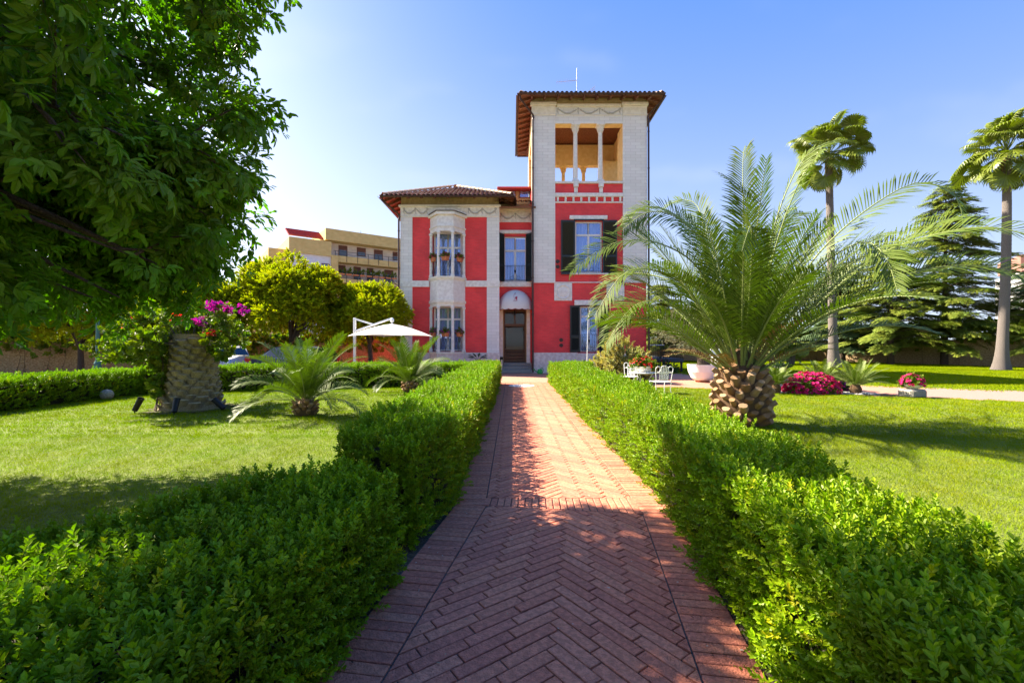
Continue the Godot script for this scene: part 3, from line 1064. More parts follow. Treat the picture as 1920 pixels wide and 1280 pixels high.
# barrel tiles over one sloping face given by its eave line a-b, its ridge line c-d (c above a)
func tiled(a: Vector3, b: Vector3, c: Vector3, d: Vector3, parent: Node, seed_: int) -> void:
	var r := RandomNumberGenerator.new()
	r.seed = seed_
	var along := (b - a).normalized()
	var top := (c + d) / 2
	var up := top - a
	up = (up - along * up.dot(along))
	var high := up.length()
	up = up.normalized()
	var nn := along.cross(up).normalized()
	if nn.y < 0: nn = -nn
	var mbs := []
	for i in 4: mbs.append(MB.new())
	var pitch := 0.23
	var cols := int((b - a).length() / pitch)
	var l0 := (c - a).dot(along)
	var l1 := (d - a).dot(along)
	var len_ := (b - a).length()
	for i in cols:
		var u := (i + 0.5) / cols * len_
		var most := high
		if u < l0: most = high * u / l0
		elif u > l1: most = high * (len_ - u) / maxf(len_ - l1, 0.001)
		var v := -0.06
		while v < most - 0.05:
			var w := minf(v + 0.40, most)
			var mb: MB = mbs[r.randi() % 4]
			var rs := []
			var p0 := a + along * u + up * v + nn * 0.012
			var p1 := a + along * u + up * w - nn * 0.012
			var prev0 := Vector3.ZERO
			var prev1 := Vector3.ZERO
			for k in 6:
				var ang := PI * k / 5.0
				var o := along * cos(ang) * 0.092 + nn * sin(ang) * 0.085
				var q0 := p0 + o
				var q1 := p1 + o * 0.86
				if k > 0:
					mb.quad(prev0, q0, q1, prev1, nn + o)
				prev0 = q0
				prev1 = q1
			v += 0.34
	for i in 4:
		var t := part("tiles", mbs[i], M.tile_mats[i], parent)
		t.set_meta("kind", "stuff")

func ridge_tiles(a: Vector3, b: Vector3, parent: Node, m: Material) -> void:
	var n := int((b - a).length() / 0.33)
	var f := (b - a).normalized()
	var s := f.cross(Vector3.UP).normalized()
	var up := s.cross(f)
	var mb := MB.new()
	var prev := []
	for k in 7:
		var ang := PI * k / 6.0
		prev.append([s * cos(ang) * 0.13 + up * sin(ang) * 0.11, s * cos(ang) * 0.105 + up * sin(ang) * 0.09])
	for k in 6:
		mb.quad(prev[k][0], prev[k + 1][0], prev[k + 1][1] + f * 0.38, prev[k][1] + f * 0.38, prev[k][0] + up * 0.01)
		mb.quad(prev[k][0], prev[k + 1][0], prev[k + 1][0] * 0.85, prev[k][0] * 0.85, -f)
	var mesh := mb.commit()
	for i in n:
		shown("ridge_tile", mesh, m, parent, Transform3D(Basis(), a + f * (0.33 * i)))

# hip roof over a rectangle of eaves, with boarded underside and rafters
func hip_roof(x0: float, x1: float, z0: float, z1: float, y: float, pitch: float, over: float, v: Node, seed_: int, hip_mat: Material) -> void:
	# z0 is the front (larger) edge
	var half := minf(x1 - x0, z0 - z1) / 2
	var hh := half * pitch
	var ra := Vector3((x0 + x1) / 2, y + hh, z0 - half)
	var rb := Vector3((x0 + x1) / 2, y + hh, z1 + half)
	if x1 - x0 > z0 - z1:
		ra = Vector3(x0 + half, y + hh, (z0 + z1) / 2)
		rb = Vector3(x1 - half, y + hh, (z0 + z1) / 2)
	var A := Vector3(x0, y, z0)
	var B := Vector3(x1, y, z0)
	var C := Vector3(x1, y, z1)
	var D := Vector3(x0, y, z1)
	var deck := MB.new()
	var wide := x1 - x0 > z0 - z1
	var faces := [[A, B, ra, rb if wide else ra], [B, C, rb if wide else ra, rb], [C, D, rb, ra if wide else rb], [D, A, ra if wide else rb, ra]]
	for f: Array in faces:
		var out: Vector3 = (f[1] - f[0]).cross(f[2] - f[0])
		if out.y < 0: out = -out
		for s: float in [0.0, 1.0]:
			var o := -out.normalized() * 0.05 * s
			deck.quad(f[0] + o, f[1] + o, f[3] + o, f[2] + o, out * (1.0 - 2.0 * s))
	var roof := part("roof", deck, M.wood, v)
	var k := seed_
	for f: Array in faces:
		k += 1
		tiled(f[0], f[1], f[2], f[3], roof, k)
	ridge_tiles(A + Vector3(0.1, 0.09, -0.1), ra + Vector3(0, 0.09, 0), roof, hip_mat)
	ridge_tiles(B + Vector3(-0.1, 0.09, -0.1), (rb if wide else ra) + Vector3(0, 0.09, 0), roof, hip_mat)
	if ra.distance_to(rb) > 0.4:
		ridge_tiles(ra + Vector3(0, 0.09, 0), rb + Vector3(0, 0.09, 0), roof, hip_mat)
	var g := MB.new()
	# half-round gutters along the eaves with a fascia
	for e: Array in [[A, B, Vector3(0, 0, 1)], [B, C, Vector3(1, 0, 0)], [C, D, Vector3(0, 0, -1)], [D, A, Vector3(-1, 0, 0)]]:
		var o: Vector3 = e[2]
		var dirn: Vector3 = (e[1] - e[0]).normalized()
		var prev := Vector3.ZERO
		for q in 6:
			var ang := PI * q / 5.0
			var off: Vector3 = o * (0.07 - 0.07 * cos(ang)) - Vector3.UP * (0.03 + 0.08 * sin(ang))
			if q > 0:
				g.quad(e[0] + prev - dirn * 0.0, e[1] + prev, e[1] + off, e[0] + off, o - Vector3.UP)
			prev = off
	part("gutter", g, M.gutter, v)
	var drop := pitch
	for side in 4:
		var p: Vector3 = [A, B, C, D][side]
		var q: Vector3 = [B, C, D, A][side]
		var inn: Vector3 = [Vector3(0, 0, -1), Vector3(-1, 0, 0), Vector3(0, 0, 1), Vector3(1, 0, 0)][side]
		var n := int((q - p).length() / 0.62)
		for i in range(1, n):
			var s := p.lerp(q, float(i) / n) - Vector3.UP * 0.115 + inn * 0.06
			var reach := over + 0.1
			var raf := MB.new()
			raf.bar(s + Vector3.UP * 0.06 * drop, s + inn * reach + Vector3.UP * reach * drop, 0.09, 0.11)
			part("rafter", raf, M.wood, v)

func downpipe(x: float, z: float, y1: float, v: Node, elbow: Vector3) -> void:
	var o := MB.new()
	o.tube(path_of([elbow, elbow + Vector3(0, -0.12, 0), Vector3(x, y1 - 0.75, z), Vector3(x, y1 - 1.0, z)], 10), PackedFloat32Array([0.05]), 8)
	o.rod(Vector3(x, y1 - 0.98, z), Vector3(x, 0.05, z), 0.05, 0.05, 8)
	var y := y1 - 1.6
	while y > 0.5:
		o.lathe(Vector3(x, y, z), PackedVector2Array([Vector2(0.05, -0.03), Vector2(0.062, -0.03), Vector2(0.062, 0.03), Vector2(0.05, 0.03)]), 8)
		o.box(x - 0.012, x + 0.012, y - 0.012, y + 0.012, z - 0.12, z)
		y -= 1.9
	part("downpipe", o, M.gutter, v)

func build_villa() -> void:
	var v := thing("villa", "red brick villa with pale stone pilasters, bay window and loggia tower", "villa")
	# ---- tower
	var tx0 := 1.06
	var tx1 := 7.0
	var tzb := ZF - 5.94
	part("tower_wall", wall_with(tx0, tx1, 0.0, 9.86, ZF, 0.4, [[3.53, 4.5, 1.08, 3.48], [3.28, 4.72, 5.2, 7.92]]), M.red, v)
	var sb := MB.new()
	sb.box(tx0, tx0 + 0.35, 0.0, 9.84, tzb, ZF - 0.401)
	sb.box(tx1 - 0.35, tx1, 0.0, 9.84, tzb, ZF - 0.401)
	sb.box(tx0 + 0.351, tx1 - 0.351, 0.0, 9.84, tzb, tzb + 0.35)
	part("side_wall", sb, M.red, v)
	for y: float in [4.3, 9.2]:
		var fl := MB.new()
		fl.box(tx0 + 0.36, tx1 - 0.36, y, y + 0.35, tzb + 0.36, ZF - 0.41)
		part("storey_floor", fl, M.yellow, v)
	var pl := MB.new()
	pl.box(tx0 - 0.02, 3.40, 0.0, 1.06, ZF + 0.002, ZF + 0.10)
	pl.box(4.63, tx1 + 0.06, 0.0, 1.06, ZF + 0.002, ZF + 0.10)
	pl.box(3.40, 4.63, 0.0, 1.03, ZF + 0.002, ZF + 0.16)
	part("plinth", pl, M.marble, v)
	# stone corner pilasters of the tower, from the belt to the eaves
	for x: Array in [[tx0 - 0.03, 2.25], [5.78, tx1 + 0.03]]:
		var p := MB.new()
		p.box(x[0], x[1], 4.69, 13.40, ZF + 0.003, ZF + 0.07)
		part("pilaster", p, M.stone, v)
		var c := MB.new()
		c.cbox(Vector3((x[0] + x[1]) / 2, 13.46, ZF + 0.03), Vector3(x[1] - x[0] + 0.06, 0.10, 0.14), Basis(), 0.02)
		c.box(x[0] - 0.005, x[1] + 0.005, 13.512, 13.90, ZF + 0.003, ZF + 0.078)
		c.cbox(Vector3((x[0] + x[1]) / 2, 14.0, ZF + 0.05), Vector3(x[1] - x[0] + 0.14, 0.19, 0.22), Basis(), 0.03)
		part("pilaster_cap", c, M.cornice, v)
	# loggia storey: corner piers, lintels, inside faces in ochre plaster
	for sx: Array in [[tx0, 2.25], [5.78, tx1]]:
		for sz: Array in [[ZF - 1.15, ZF], [tzb, tzb + 1.15]]:
			var pier := MB.new()
			pier.box(sx[0], sx[1], 9.861, 13.0, sz[0], sz[1])
			part("loggia_pier", pier, M.yellow, v)
	var lin_ := MB.new()
	lin_.box(tx0, tx1, 13.0, 14.32, ZF - 0.45, ZF)
	lin_.box(tx0, tx1, 13.0, 14.32, tzb, tzb + 0.45)
	lin_.box(tx0, tx0 + 0.45, 13.0, 14.32, tzb + 0.45, ZF - 0.45)
	lin_.box(tx1 - 0.45, tx1, 13.0, 14.32, tzb + 0.45, ZF - 0.45)
	part("loggia_lintel", lin_, M.yellow, v)
	var fr := MB.new()
	fr.box(2.252, 5.778, 13.0, 13.86, ZF + 0.003, ZF + 0.03)
	fr.box(2.252, 5.778, 13.0, 13.10, ZF + 0.0301, ZF + 0.05)
	part("frieze", fr, M.stone, v)
	var cn := MB.new()
	cn.cbox(Vector3(4.015, 13.94, ZF + 0.035), Vector3(3.36, 0.16, 0.16), Basis(), 0.03)
	cn.box(2.34, 5.69, 13.42, 13.46, ZF + 0.0301, ZF + 0.055)
	part("cornice", cn, M.cornice, v)
	garland(2.34, 5.70, 13.74, ZF + 0.03, 3, v)
	var sf := MB.new()
	sf.box(tx0 - 0.06, tx1 + 0.06, 14.10, 14.36, ZF + 0.002, ZF + 0.05)
	part("eave_band", sf, M.soffit, v)
	for x: float in [3.33, 4.64]:
		column(x, ZF - 0.16, 10.0, 13.0, 0.125, M.smooth_stone, v)
		column(x, tzb + 0.2, 10.0, 13.0, 0.125, M.yellow, v)
	for z: float in [ZF - 2.3, ZF - 3.7]:
		column(tx1 - 0.22, z, 10.0, 13.0, 0.125, M.yellow, v)
		column(tx0 + 0.22, z, 10.0, 13.0, 0.125, M.yellow, v)
	var rail := MB.new()
	rail.cbox(Vector3(4.015, 9.92, ZF - 0.15), Vector3(3.52, 0.11, 0.5), Basis(), 0.015)
	rail.box(tx0 + 0.35, 2.249, 9.62, 9.97, ZF - 0.45, ZF - 0.4015)
	part("parapet_coping", rail, M.smooth_stone, v)
	for x: float in [3.33, 4.64]:
		var br := MB.new()
		br.cbox(Vector3(x, 9.76, ZF + 0.07), Vector3(0.26, 0.2, 0.14), Basis(), 0.02)
		br.cbox(Vector3(x, 9.52, ZF + 0.045), Vector3(0.19, 0.27, 0.09), Basis(), 0.02)
		part("bracket", br, M.smooth_stone, v)
	var bands := MB.new()
	bands.cbox(Vector3(4.015, 9.26, ZF + 0.06), Vector3(3.526, 0.2, 0.13), Basis(), 0.02)
	bands.cbox(Vector3(4.015, 8.885, ZF + 0.03), Vector3(3.526, 0.07, 0.06), Basis(), 0.01)
	part("belt_course", bands, M.smooth_stone, v)
	for i in 9:
		var d := MB.new()
		d.cbox(Vector3(2.29 + 0.1 + i * 0.406, 9.04, ZF + 0.05), Vector3(0.10, 0.236, 0.10), Basis(), 0.012)
		part("dentil", d, M.smooth_stone, v)
	# openings of the tower
	window(3.30, 4.70, 5.22, 7.90, ZF, 7.2, v)
	window(3.55, 4.48, 1.10, 3.46, ZF, 2.95, v)
	shutter(3.28, 0.74, 5.12, 7.94, ZF, -1.0, v)
	shutter(4.72, 0.74, 5.12, 7.94, ZF, 1.0, v)
	shutter(3.53, 0.52, 1.08, 3.50, ZF, -1.0, v)
	shutter(4.50, 0.52, 1.08, 3.50, ZF, 1.0, v)
	railing(Vector3(3.57, 1.09, ZF + 0.03), Vector3(4.46, 1.09, ZF + 0.03), 0.92, 0.085, v)
	railing(Vector3(3.32, 5.23, ZF + 0.03), Vector3(4.68, 5.23, ZF + 0.03), 0.92, 0.085, v)
	for q: Array in [[3.0, 4.97, 7.99, 8.20], [3.25, 4.75, 3.52, 3.79]]:
		var l := MB.new()
		l.cbox(Vector3((q[0] + q[1]) / 2, (q[2] + q[3]) / 2, ZF + 0.04), Vector3(q[1] - q[0], q[3] - q[2], 0.09), Basis(), 0.015)
		part("window_head", l, M.smooth_stone, v)
	for q: Array in [[3.22, 4.78, 7.94, 7.99], [3.47, 4.56, 3.485, 3.52]]:
		var hd := MB.new()
		hd.box(q[0], q[1], q[2], q[3], ZF + 0.003, ZF + 0.11)
		part("shutter_rail", hd, M.shutter, v)
	var sl := MB.new()
	sl.cbox(Vector3(4.0, 5.15, ZF + 0.06), Vector3(2.0, 0.07, 0.16), Basis(), 0.012)
	part("window_sill", sl, M.smooth_stone, v)
	# belt and carved panels below it
	var bl := MB.new()
	bl.cbox(Vector3(4.015, 4.71, ZF + 0.03), Vector3(3.526, 0.05, 0.07), Basis(), 0.01)
	part("belt_line", bl, M.smooth_stone, v)
	for x: float in [2.665, 5.385]:
		var m := MB.new()
		m.cbox(Vector3(x, 4.22, ZF + 0.025), Vector3(0.93, 0.92, 0.06), Basis(), 0.012)
		m.lathe(Vector3(x, 4.22, ZF + 0.054), PackedVector2Array([Vector2(0.0, 0.03), Vector2(0.16, 0.025), Vector2(0.27, 0.0), Vector2(0.30, 0.0), Vector2(0.33, 0.03), Vector2(0.38, 0.03), Vector2(0.41, 0.0)]), 28, Basis(Vector3.RIGHT, PI / 2))
		part("carved_panel", m, M.smooth_stone, v)
	for q: Array in [[2.38, 5.80], [2.38, 5.53], [2.56, 1.72], [2.56, 1.44]]:
		var g := MB.new()
		g.lathe(Vector3(q[0], q[1], ZF + 0.002), PackedVector2Array([Vector2(0.10, 0.0), Vector2(0.10, 0.03), Vector2(0.07, 0.035), Vector2(0.0, 0.02)]), 14, Basis(Vector3.RIGHT, PI / 2))
		part("vent_grille", g, M.gutter, v)
	hip_roof(tx0 - 0.72, tx1 + 0.72, ZF + 0.8, tzb - 0.72, 14.16, 0.30, 0.72, v, 100, M.tile_pale)
	downpipe(tx0 + 0.02, ZF + 0.16, 14.14, v, Vector3(tx0 - 0.65, 14.08, ZF + 0.72))
	downpipe(tx1 + 0.10, ZF + 0.12, 14.14, v, Vector3(tx1 + 0.7, 14.08, ZF + 0.72))
	# aerial
	var an := MB.new()
	var ab := Vector3(3.62, 14.7, ZF - 1.6)
	an.rod(ab, ab + Vector3(0, 2.2, 0), 0.022, 0.018, 6)
	an.rod(ab + Vector3(0, 1.52, 0), ab + Vector3(-1.15, 1.30, 0.2), 0.014, 0.010, 5)
	for i in 9:
		var p := ab + Vector3(0, 1.52, 0).lerp(Vector3(-1.15, 1.30, 0.2), 0.1 + i * 0.11)
		an.rod(p - Vector3(0, 0, 0.22), p + Vector3(0, 0, 0.22), 0.006, 0.006, 4)
	for k: float in [-0.12, 0.0, 0.12]:
		an.rod(ab + Vector3(0.1, 0.42 + k * 0.5, 0), ab + Vector3(0.98, 0.98 + k, 0.1), 0.012, 0.010, 5)
	for i in 8:
		var p := ab + Vector3(0.1, 0.42, 0).lerp(Vector3(0.98, 0.98, 0.1), i / 7.0)
		an.rod(p - Vector3(0, 0.09 + 0.01 * i, 0.1), p + Vector3(0, 0.09 + 0.01 * i, 0.1), 0.006, 0.006, 4)
	part("roof_aerial", an, M.steel, v)

	# ---- block with the bay
	var bx0 := -5.78
	var bx1 := -0.69
	var bzb := ZF - 9.5
	part("bay_wall", wall_with(bx0, bx1, 0.0, 8.9, ZF, 0.4, [[-4.12, -2.60, 4.97, 7.45], [-4.12, -2.60, 1.12, 3.5]]), M.red, v)
	var sw := MB.new()
	sw.box(bx0, bx0 + 0.35, 0.0, 8.9, bzb, ZF - 0.401)
	sw.box(bx1 - 0.35, bx1, 0.0, 8.9, bzb, ZF - 0.401)
	sw.box(bx0 + 0.351, tx0 - 0.001, 0.0, 8.9, bzb - 0.4, bzb - 0.001)
	part("side_wall", sw, M.red, v)
	for y: float in [0.7, 4.45, 8.5]:
		var f2 := MB.new()
		f2.box(bx0 + 0.36, bx1 - 0.36, y, y + 0.3, bzb, ZF - 0.41)
		part("storey_floor", f2, M.yellow, v)
	for x: Array in [[bx0 - 0.03, -5.19], [-1.31, bx1 + 0.03]]:
		for y: Array in [[1.06, 4.48], [4.80, 8.11]]:
			var p := MB.new()
			p.box(x[0], x[1], y[0], y[1], ZF + 0.003, ZF + 0.07)
			part("pilaster", p, M.stone, v)
	for x: Array in [[bx0 - 0.05, -4.30], [-2.42, bx1 + 0.05]]:
		var bb := MB.new()
		bb.box(x[0], x[1], 4.48, 4.80, ZF + 0.003, ZF + 0.09)
		part("belt_course", bb, M.smooth_stone, v)
	var bf := MB.new()
	bf.box(bx0 - 0.03, bx1 + 0.03, 8.11, 8.62, ZF + 0.003, ZF + 0.065)
	part("frieze", bf, M.smooth_stone, v)
	garland(bx0 + 0.1, -4.35, 8.5, ZF + 0.065, 2, v)
	garland(-2.3, bx1 - 0.1, 8.5, ZF + 0.065, 2, v)
	var bc := MB.new()
	bc.cbox(Vector3((bx0 + bx1) / 2, 8.68, ZF + 0.06), Vector3(bx1 - bx0 + 0.22, 0.12, 0.22), Basis(), 0.025)
	bc.cbox(Vector3((bx0 + bx1) / 2, 8.15, ZF + 0.04), Vector3(bx1 - bx0 + 0.08, 0.05, 0.10), Basis(), 0.012)
	part("cornice", bc, M.cornice, v)
	var be := MB.new()
	be.box(bx0, bx1, 8.74, 9.30, ZF - 0.05, ZF + 0.03)
	part("eave_band", be, M.soffit, v)
	for x: Array in [[bx0 - 0.06, -4.26], [-2.46, bx1 + 0.06]]:
		var bp := MB.new()
		bp.box(x[0], x[1], 0.0, 1.06, ZF + 0.002, ZF + 0.10)
		part("plinth", bp, M.marble, v)
	hip_roof(bx0 - 0.85, 0.10, ZF + 0.85, bzb - 0.8, 8.98, 0.46, 0.85, v, 200, M.tile_pale)
	downpipe(bx0 - 0.10, ZF + 0.12, 8.98, v, Vector3(bx0 - 0.8, 8.9, ZF + 0.78))
	build_bay(v)
	build_entrance(v)
	# dormer over the entrance
	var dm := MB.new()
	dm.box(-0.62, 1.05, 9.3, 10.45, ZF - 5.6, ZF - 2.6)
	var dormer := part("dormer", dm, M.soffit, v)
	for x: float in [-0.42, 0.42]:
		var w := MB.new()
		w.box(x - 0.02, x + 0.66, 9.95, 10.38, ZF - 2.598, ZF - 2.56)
		var wf := part("window", w, M.wood, dormer)
		var g := MB.new()
		g.quad(Vector3(x + 0.05, 10.0, ZF - 2.55), Vector3(x + 0.59, 10.0, ZF - 2.55), Vector3(x + 0.59, 10.33, ZF - 2.55), Vector3(x + 0.05, 10.33, ZF - 2.55), Vector3.BACK)
		part("pane", g, M.glass, dormer)
	var de := MB.new()
	de.cbox(Vector3(0.2, 10.53, ZF - 3.9), Vector3(2.1, 0.12, 3.7), Basis(Vector3.RIGHT, 0.08), 0.02)
	part("dormer_eave", de, M.redpaint, v)

func hex_ring(p: float, grow: float) -> PackedVector2Array:
	# plan of the bay: half hexagon on the wall plane, centre x -3.36
	return PackedVector2Array([Vector2(-3.36 - 0.92 - grow, ZF + 0.012), Vector2(-3.36 - 0.40 - grow * 0.6, ZF + p + grow), Vector2(-3.36 + 0.40 + grow * 0.6, ZF + p + grow), Vector2(-3.36 + 0.92 + grow, ZF + 0.012)])

func build_bay(v: Node) -> void:
	var bay := Node3D.new()
	bay.name = "bay_window"
	v.add_child(bay, true)
	var p := 0.78
	var base := MB.new()
	base.prism(hex_ring(p, 0.02), 0.0, 1.02, true)
	part("base", base, M.marble, bay)
	var sill := MB.new()
	sill.prism(hex_ring(p, 0.05), 1.021, 1.10, true)
	sill.prism(hex_ring(p, 0.0), 3.42, 3.60, true)
	sill.prism(hex_ring(p, 0.05), 3.601, 3.74, true)
	sill.prism(hex_ring(p, 0.035), 4.76, 4.84, true)
	sill.prism(hex_ring(p, 0.075), 4.841, 4.93, true)
	part("moulding", sill, M.cornice, bay)
	var par := MB.new()
	par.prism(hex_ring(p, 0.0), 3.741, 4.759)
	part("parapet", par, M.smooth_stone, bay)
	var head := MB.new()
	head.prism(hex_ring(p, 0.0), 7.22, 7.44, true)
	head.prism(hex_ring(p, 0.04), 7.441, 7.52, true)
	head.prism(hex_ring(p, -0.01), 7.521, 8.04, true)
	part("head", head, M.smooth_stone, bay)
	var cap := MB.new()
	cap.prism(hex_ring(p, 0.10), 8.041, 8.16, true)
	cap.prism(hex_ring(p, 0.06), 8.161, 8.21, true)
	part("cap", cap, M.cornice, bay)
	var led := MB.new()
	led.prism(hex_ring(p, 0.12), 8.211, 8.235, true)
	part("lead_flashing", led, M.gutter, bay)
	var ring := hex_ring(p, -0.07)
	for y: Array in [[4.93, 7.22], [1.10, 3.42]]:
		for i in 4:
			var c := MB.new()
			var q := Vector3(ring[i].x, 0, ring[i].y)
			if i == 0 or i == 3:
				q.z = ZF + 0.075
			c.lathe(q, PackedVector2Array([Vector2(0.085, y[0] + 0.12), Vector2(0.072, y[1] - 0.16)]), 8)
			c.cbox(q + Vector3.UP * (y[0] + 0.06), Vector3(0.19, 0.12, 0.19), Basis(), 0.015)
			c.cbox(q + Vector3.UP * (y[1] - 0.05), Vector3(0.19, 0.10, 0.19), Basis(), 0.015)
			c.lathe(q, PackedVector2Array([Vector2(0.072, y[1] - 0.16), Vector2(0.095, y[1] - 0.10)]), 8)
			part("column", c, M.smooth_stone, bay)
		for i in 3:
			var a := Vector3(ring[i].x, y[0] + 0.01, ring[i].y)
			var b := Vector3(ring[i + 1].x, y[0] + 0.01, ring[i + 1].y)
			var d := (b - a).normalized() * 0.1
			fancy_rail(a + d, b - d, 0.95, bay)
	window(-4.10, -2.62, 4.98, 7.43, ZF - 0.05, 6.55, bay, 0.09)
	window(-4.10, -2.62, 1.13, 3.48, ZF - 0.05, 2.8, bay, 0.09)

# balustrade with crossed and scrolled bars
func fancy_rail(a: Vector3, b: Vector3, h: float, v: Node) -> void:
	var o := MB.new()
	o.bar(a + Vector3.UP * h, b + Vector3.UP * h, 0.035, 0.025)
	o.bar(a + Vector3.UP * 0.05, b + Vector3.UP * 0.05, 0.02, 0.012)
	for k in 3:
		var q := a.lerp(b, k / 2.0)
		o.rod(q, q + Vector3.UP * h, 0.009, 0.009, 4)
	for k in 2:
		var q0 := a.lerp(b, k / 2.0) + Vector3.UP * 0.08
		var q1 := a.lerp(b, (k + 1) / 2.0) + Vector3.UP * 0.08
		var m := (q0 + q1) / 2 + Vector3.UP * 0.26
		for s: float in [-1.0, 1.0]:
			o.tube(path_of([q0 if s < 0 else q1, m + (q1 - q0) * 0.3 * s + Vector3.UP * 0.05, m + Vector3.UP * 0.32, m - (q1 - q0) * 0.32 * s + Vector3.UP * 0.46], 8), PackedFloat32Array([0.008]), 4)
			o.tube(path_of([m, m + (q1 - q0) * 0.22 * s - Vector3.UP * 0.10, m + (q1 - q0) * 0.10 * s - Vector3.UP * 0.2], 6), PackedFloat32Array([0.008]), 4)
	part("balustrade", o, M.iron, v)

func build_entrance(v: Node) -> void:
	var x0 := -0.69
	var x1 := 1.06
	part("entrance_wall", wall_with(x0 + 0.001, x1 - 0.001, 0.0, 8.9, ZE, 0.35, [[-0.42, 0.76, 4.86, 7.28], [-0.64, 0.96, 0.0, 3.42]]), M.red, v)
	var fr := MB.new()
	fr.box(x0 + 0.002, x1 - 0.002, 8.02, 8.64, ZE + 0.003, ZE + 0.06)
	part("frieze", fr, M.smooth_stone, v)
	garland(x0 + 0.05, x1 - 0.05, 8.42, ZE + 0.06, 2, v)
	var cn := MB.new()
	cn.cbox(Vector3((x0 + x1) / 2, 8.70, ZE + 0.06), Vector3(1.74, 0.12, 0.18), Basis(), 0.02)
	part("cornice", cn, M.cornice, v)
	var rf := MB.new()
	rf.cbox(Vector3((x0 + x1) / 2 + 0.1, 9.06, ZE - 0.6), Vector3(1.9, 0.10, 2.9), Basis(Vector3.RIGHT, 0.32), 0.0)
	var roof := part("roof", rf, M.wood, v)
	tiled(Vector3(x0 - 0.2, 8.86, ZE + 0.85), Vector3(x1, 8.86, ZE + 0.85), Vector3(x0 - 0.2, 9.62, ZE - 1.6), Vector3(x1, 9.62, ZE - 1.6), roof, 300)
	var eb := MB.new()
	eb.box(x0 + 0.003, x1 - 0.003, 8.765, 9.0, ZE - 0.02, ZE + 0.03)
	part("eave_band", eb, M.soffit, v)
	var hd := MB.new()
	hd.cbox(Vector3(0.19, 7.50, ZE + 0.05), Vector3(1.70, 0.19, 0.1), Basis(), 0.015)
	part("window_head", hd, M.smooth_stone, v)
	window(-0.42, 0.76, 4.88, 7.26, ZE, 6.52, v, 0.06)
	shutter(-0.42, 0.60, 4.84, 7.36, ZE, -1.0, v, 1.05)
	shutter(0.76, 0.60, 4.84, 7.36, ZE, 1.0, v, 1.05)
	railing(Vector3(-0.40, 4.88, ZE + 0.03), Vector3(0.74, 4.88, ZE + 0.03), 0.82, 0.08, v)
	var sl := MB.new()
	sl.cbox(Vector3(0.185, 4.70, ZE + 0.06), Vector3(1.72, 0.28, 0.16), Basis(), 0.02)
	part("window_sill", sl, M.smooth_stone, v)
	# porch: deep reveals, oak door frame, hall with stairs
	var zp := ZE - 0.75
	var jm := MB.new()
	jm.box(-0.66, -0.46, 0.0, 3.42, zp - 0.1, ZE - 0.351)
	jm.box(0.76, 0.98, 0.0, 3.42, zp - 0.1, ZE - 0.351)
	part("door_reveal", jm, M.ochre, v)
	for x: float in [-0.58, 0.88]:
		var js := MB.new()
		js.cbox(Vector3(x, 1.25, ZE + 0.03), Vector3(0.2, 1.62, 0.1), Basis(), 0.015)
		js.cbox(Vector3(x, 2.74, ZE + 0.03), Vector3(0.19, 1.33, 0.09), Basis(), 0.012)
		part("door_jamb", js, M.cornice, v)
	var door := Node3D.new()
	door.name = "door"
	v.add_child(door, true)
	var df := MB.new()
	df.box(-0.46, -0.38, 0.5, 3.40, zp - 0.1, zp)
	df.box(0.68, 0.76, 0.5, 3.40, zp - 0.1, zp)
	df.box(-0.38, 0.68, 3.30, 3.40, zp - 0.1, zp)
	df.box(-0.38, 0.68, 2.48, 2.62, zp - 0.1, zp + 0.01)
	df.box(0.11, 0.19, 2.62, 3.30, zp - 0.09, zp - 0.01)
	part("frame", df, M.doorwood, door)
	for x: Array in [[-0.38, 0.11], [0.19, 0.68]]:
		var g := MB.new()
		g.quad(Vector3(x[0], 2.62, zp - 0.05), Vector3(x[1], 2.62, zp - 0.05), Vector3(x[1], 3.30, zp - 0.05), Vector3(x[0], 3.30, zp - 0.05), Vector3.BACK)
		part("pane", g, M.doorglass, door)
	var dg := MB.new()
	dg.quad(Vector3(-0.36, 1.2, zp - 0.85), Vector3(0.66, 1.2, zp - 0.85), Vector3(0.66, 2.48, zp - 0.85), Vector3(-0.36, 2.48, zp - 0.85), Vector3.BACK)
	part("pane", dg, M.doorglass, door)
	for i in 4:
		var s := MB.new()
		s.cbox(Vector3(0.15, 0.5 + 0.175 * i + 0.0875, zp - 0.2 - 0.30 * i), Vector3(1.2, 0.175, 0.33), Basis(), 0.01)
		part("stair_step", s, M.doorwood, v)
	var hall := MB.new()
	hall.box(-0.65, -0.58, 0.0, 4.2, zp - 5.0, zp - 0.1)
	hall.box(0.92, 0.99, 0.0, 4.2, zp - 5.0, zp - 0.1)
	hall.box(-0.58, 0.92, 4.1, 4.2, zp - 5.0, zp - 0.1)
	hall.box(-0.58, 0.92, 0.0, 4.1, zp - 5.1, zp - 5.0)
	hall.box(-0.58, 0.92, 0.9, 1.2, zp - 4.99, zp - 1.28)
	part("hall", hall, M.doorwood, v)
	for i in 3:
		var s := MB.new()
		s.cbox(Vector3(0.18, 0.1667 * (i + 0.5), (ZE + 0.85 - 0.30 * i + zp - 0.1) / 2), Vector3(1.72, 0.1667, ZE + 0.85 - 0.30 * i - zp + 0.1), Basis(), 0.012)
		part("entrance_step", s, M.rock, v)
	# rounded awning
	var aw := Node3D.new()
	aw.name = "awning"
	v.add_child(aw, true)
	var o := Vector3(0.17, 3.40, ZE + 0.012)
	var rad := Vector3(0.93, 1.0, 0.92)
	var cv := MB.new()
	var at := func(i: float, j: float) -> Vector3:
		var a := PI * i          # round from left to right
		var t := PI / 2 * j      # from the front edge up to the wall
		return Vector3(-cos(a), sin(a) * sin(t), sin(a) * cos(t))
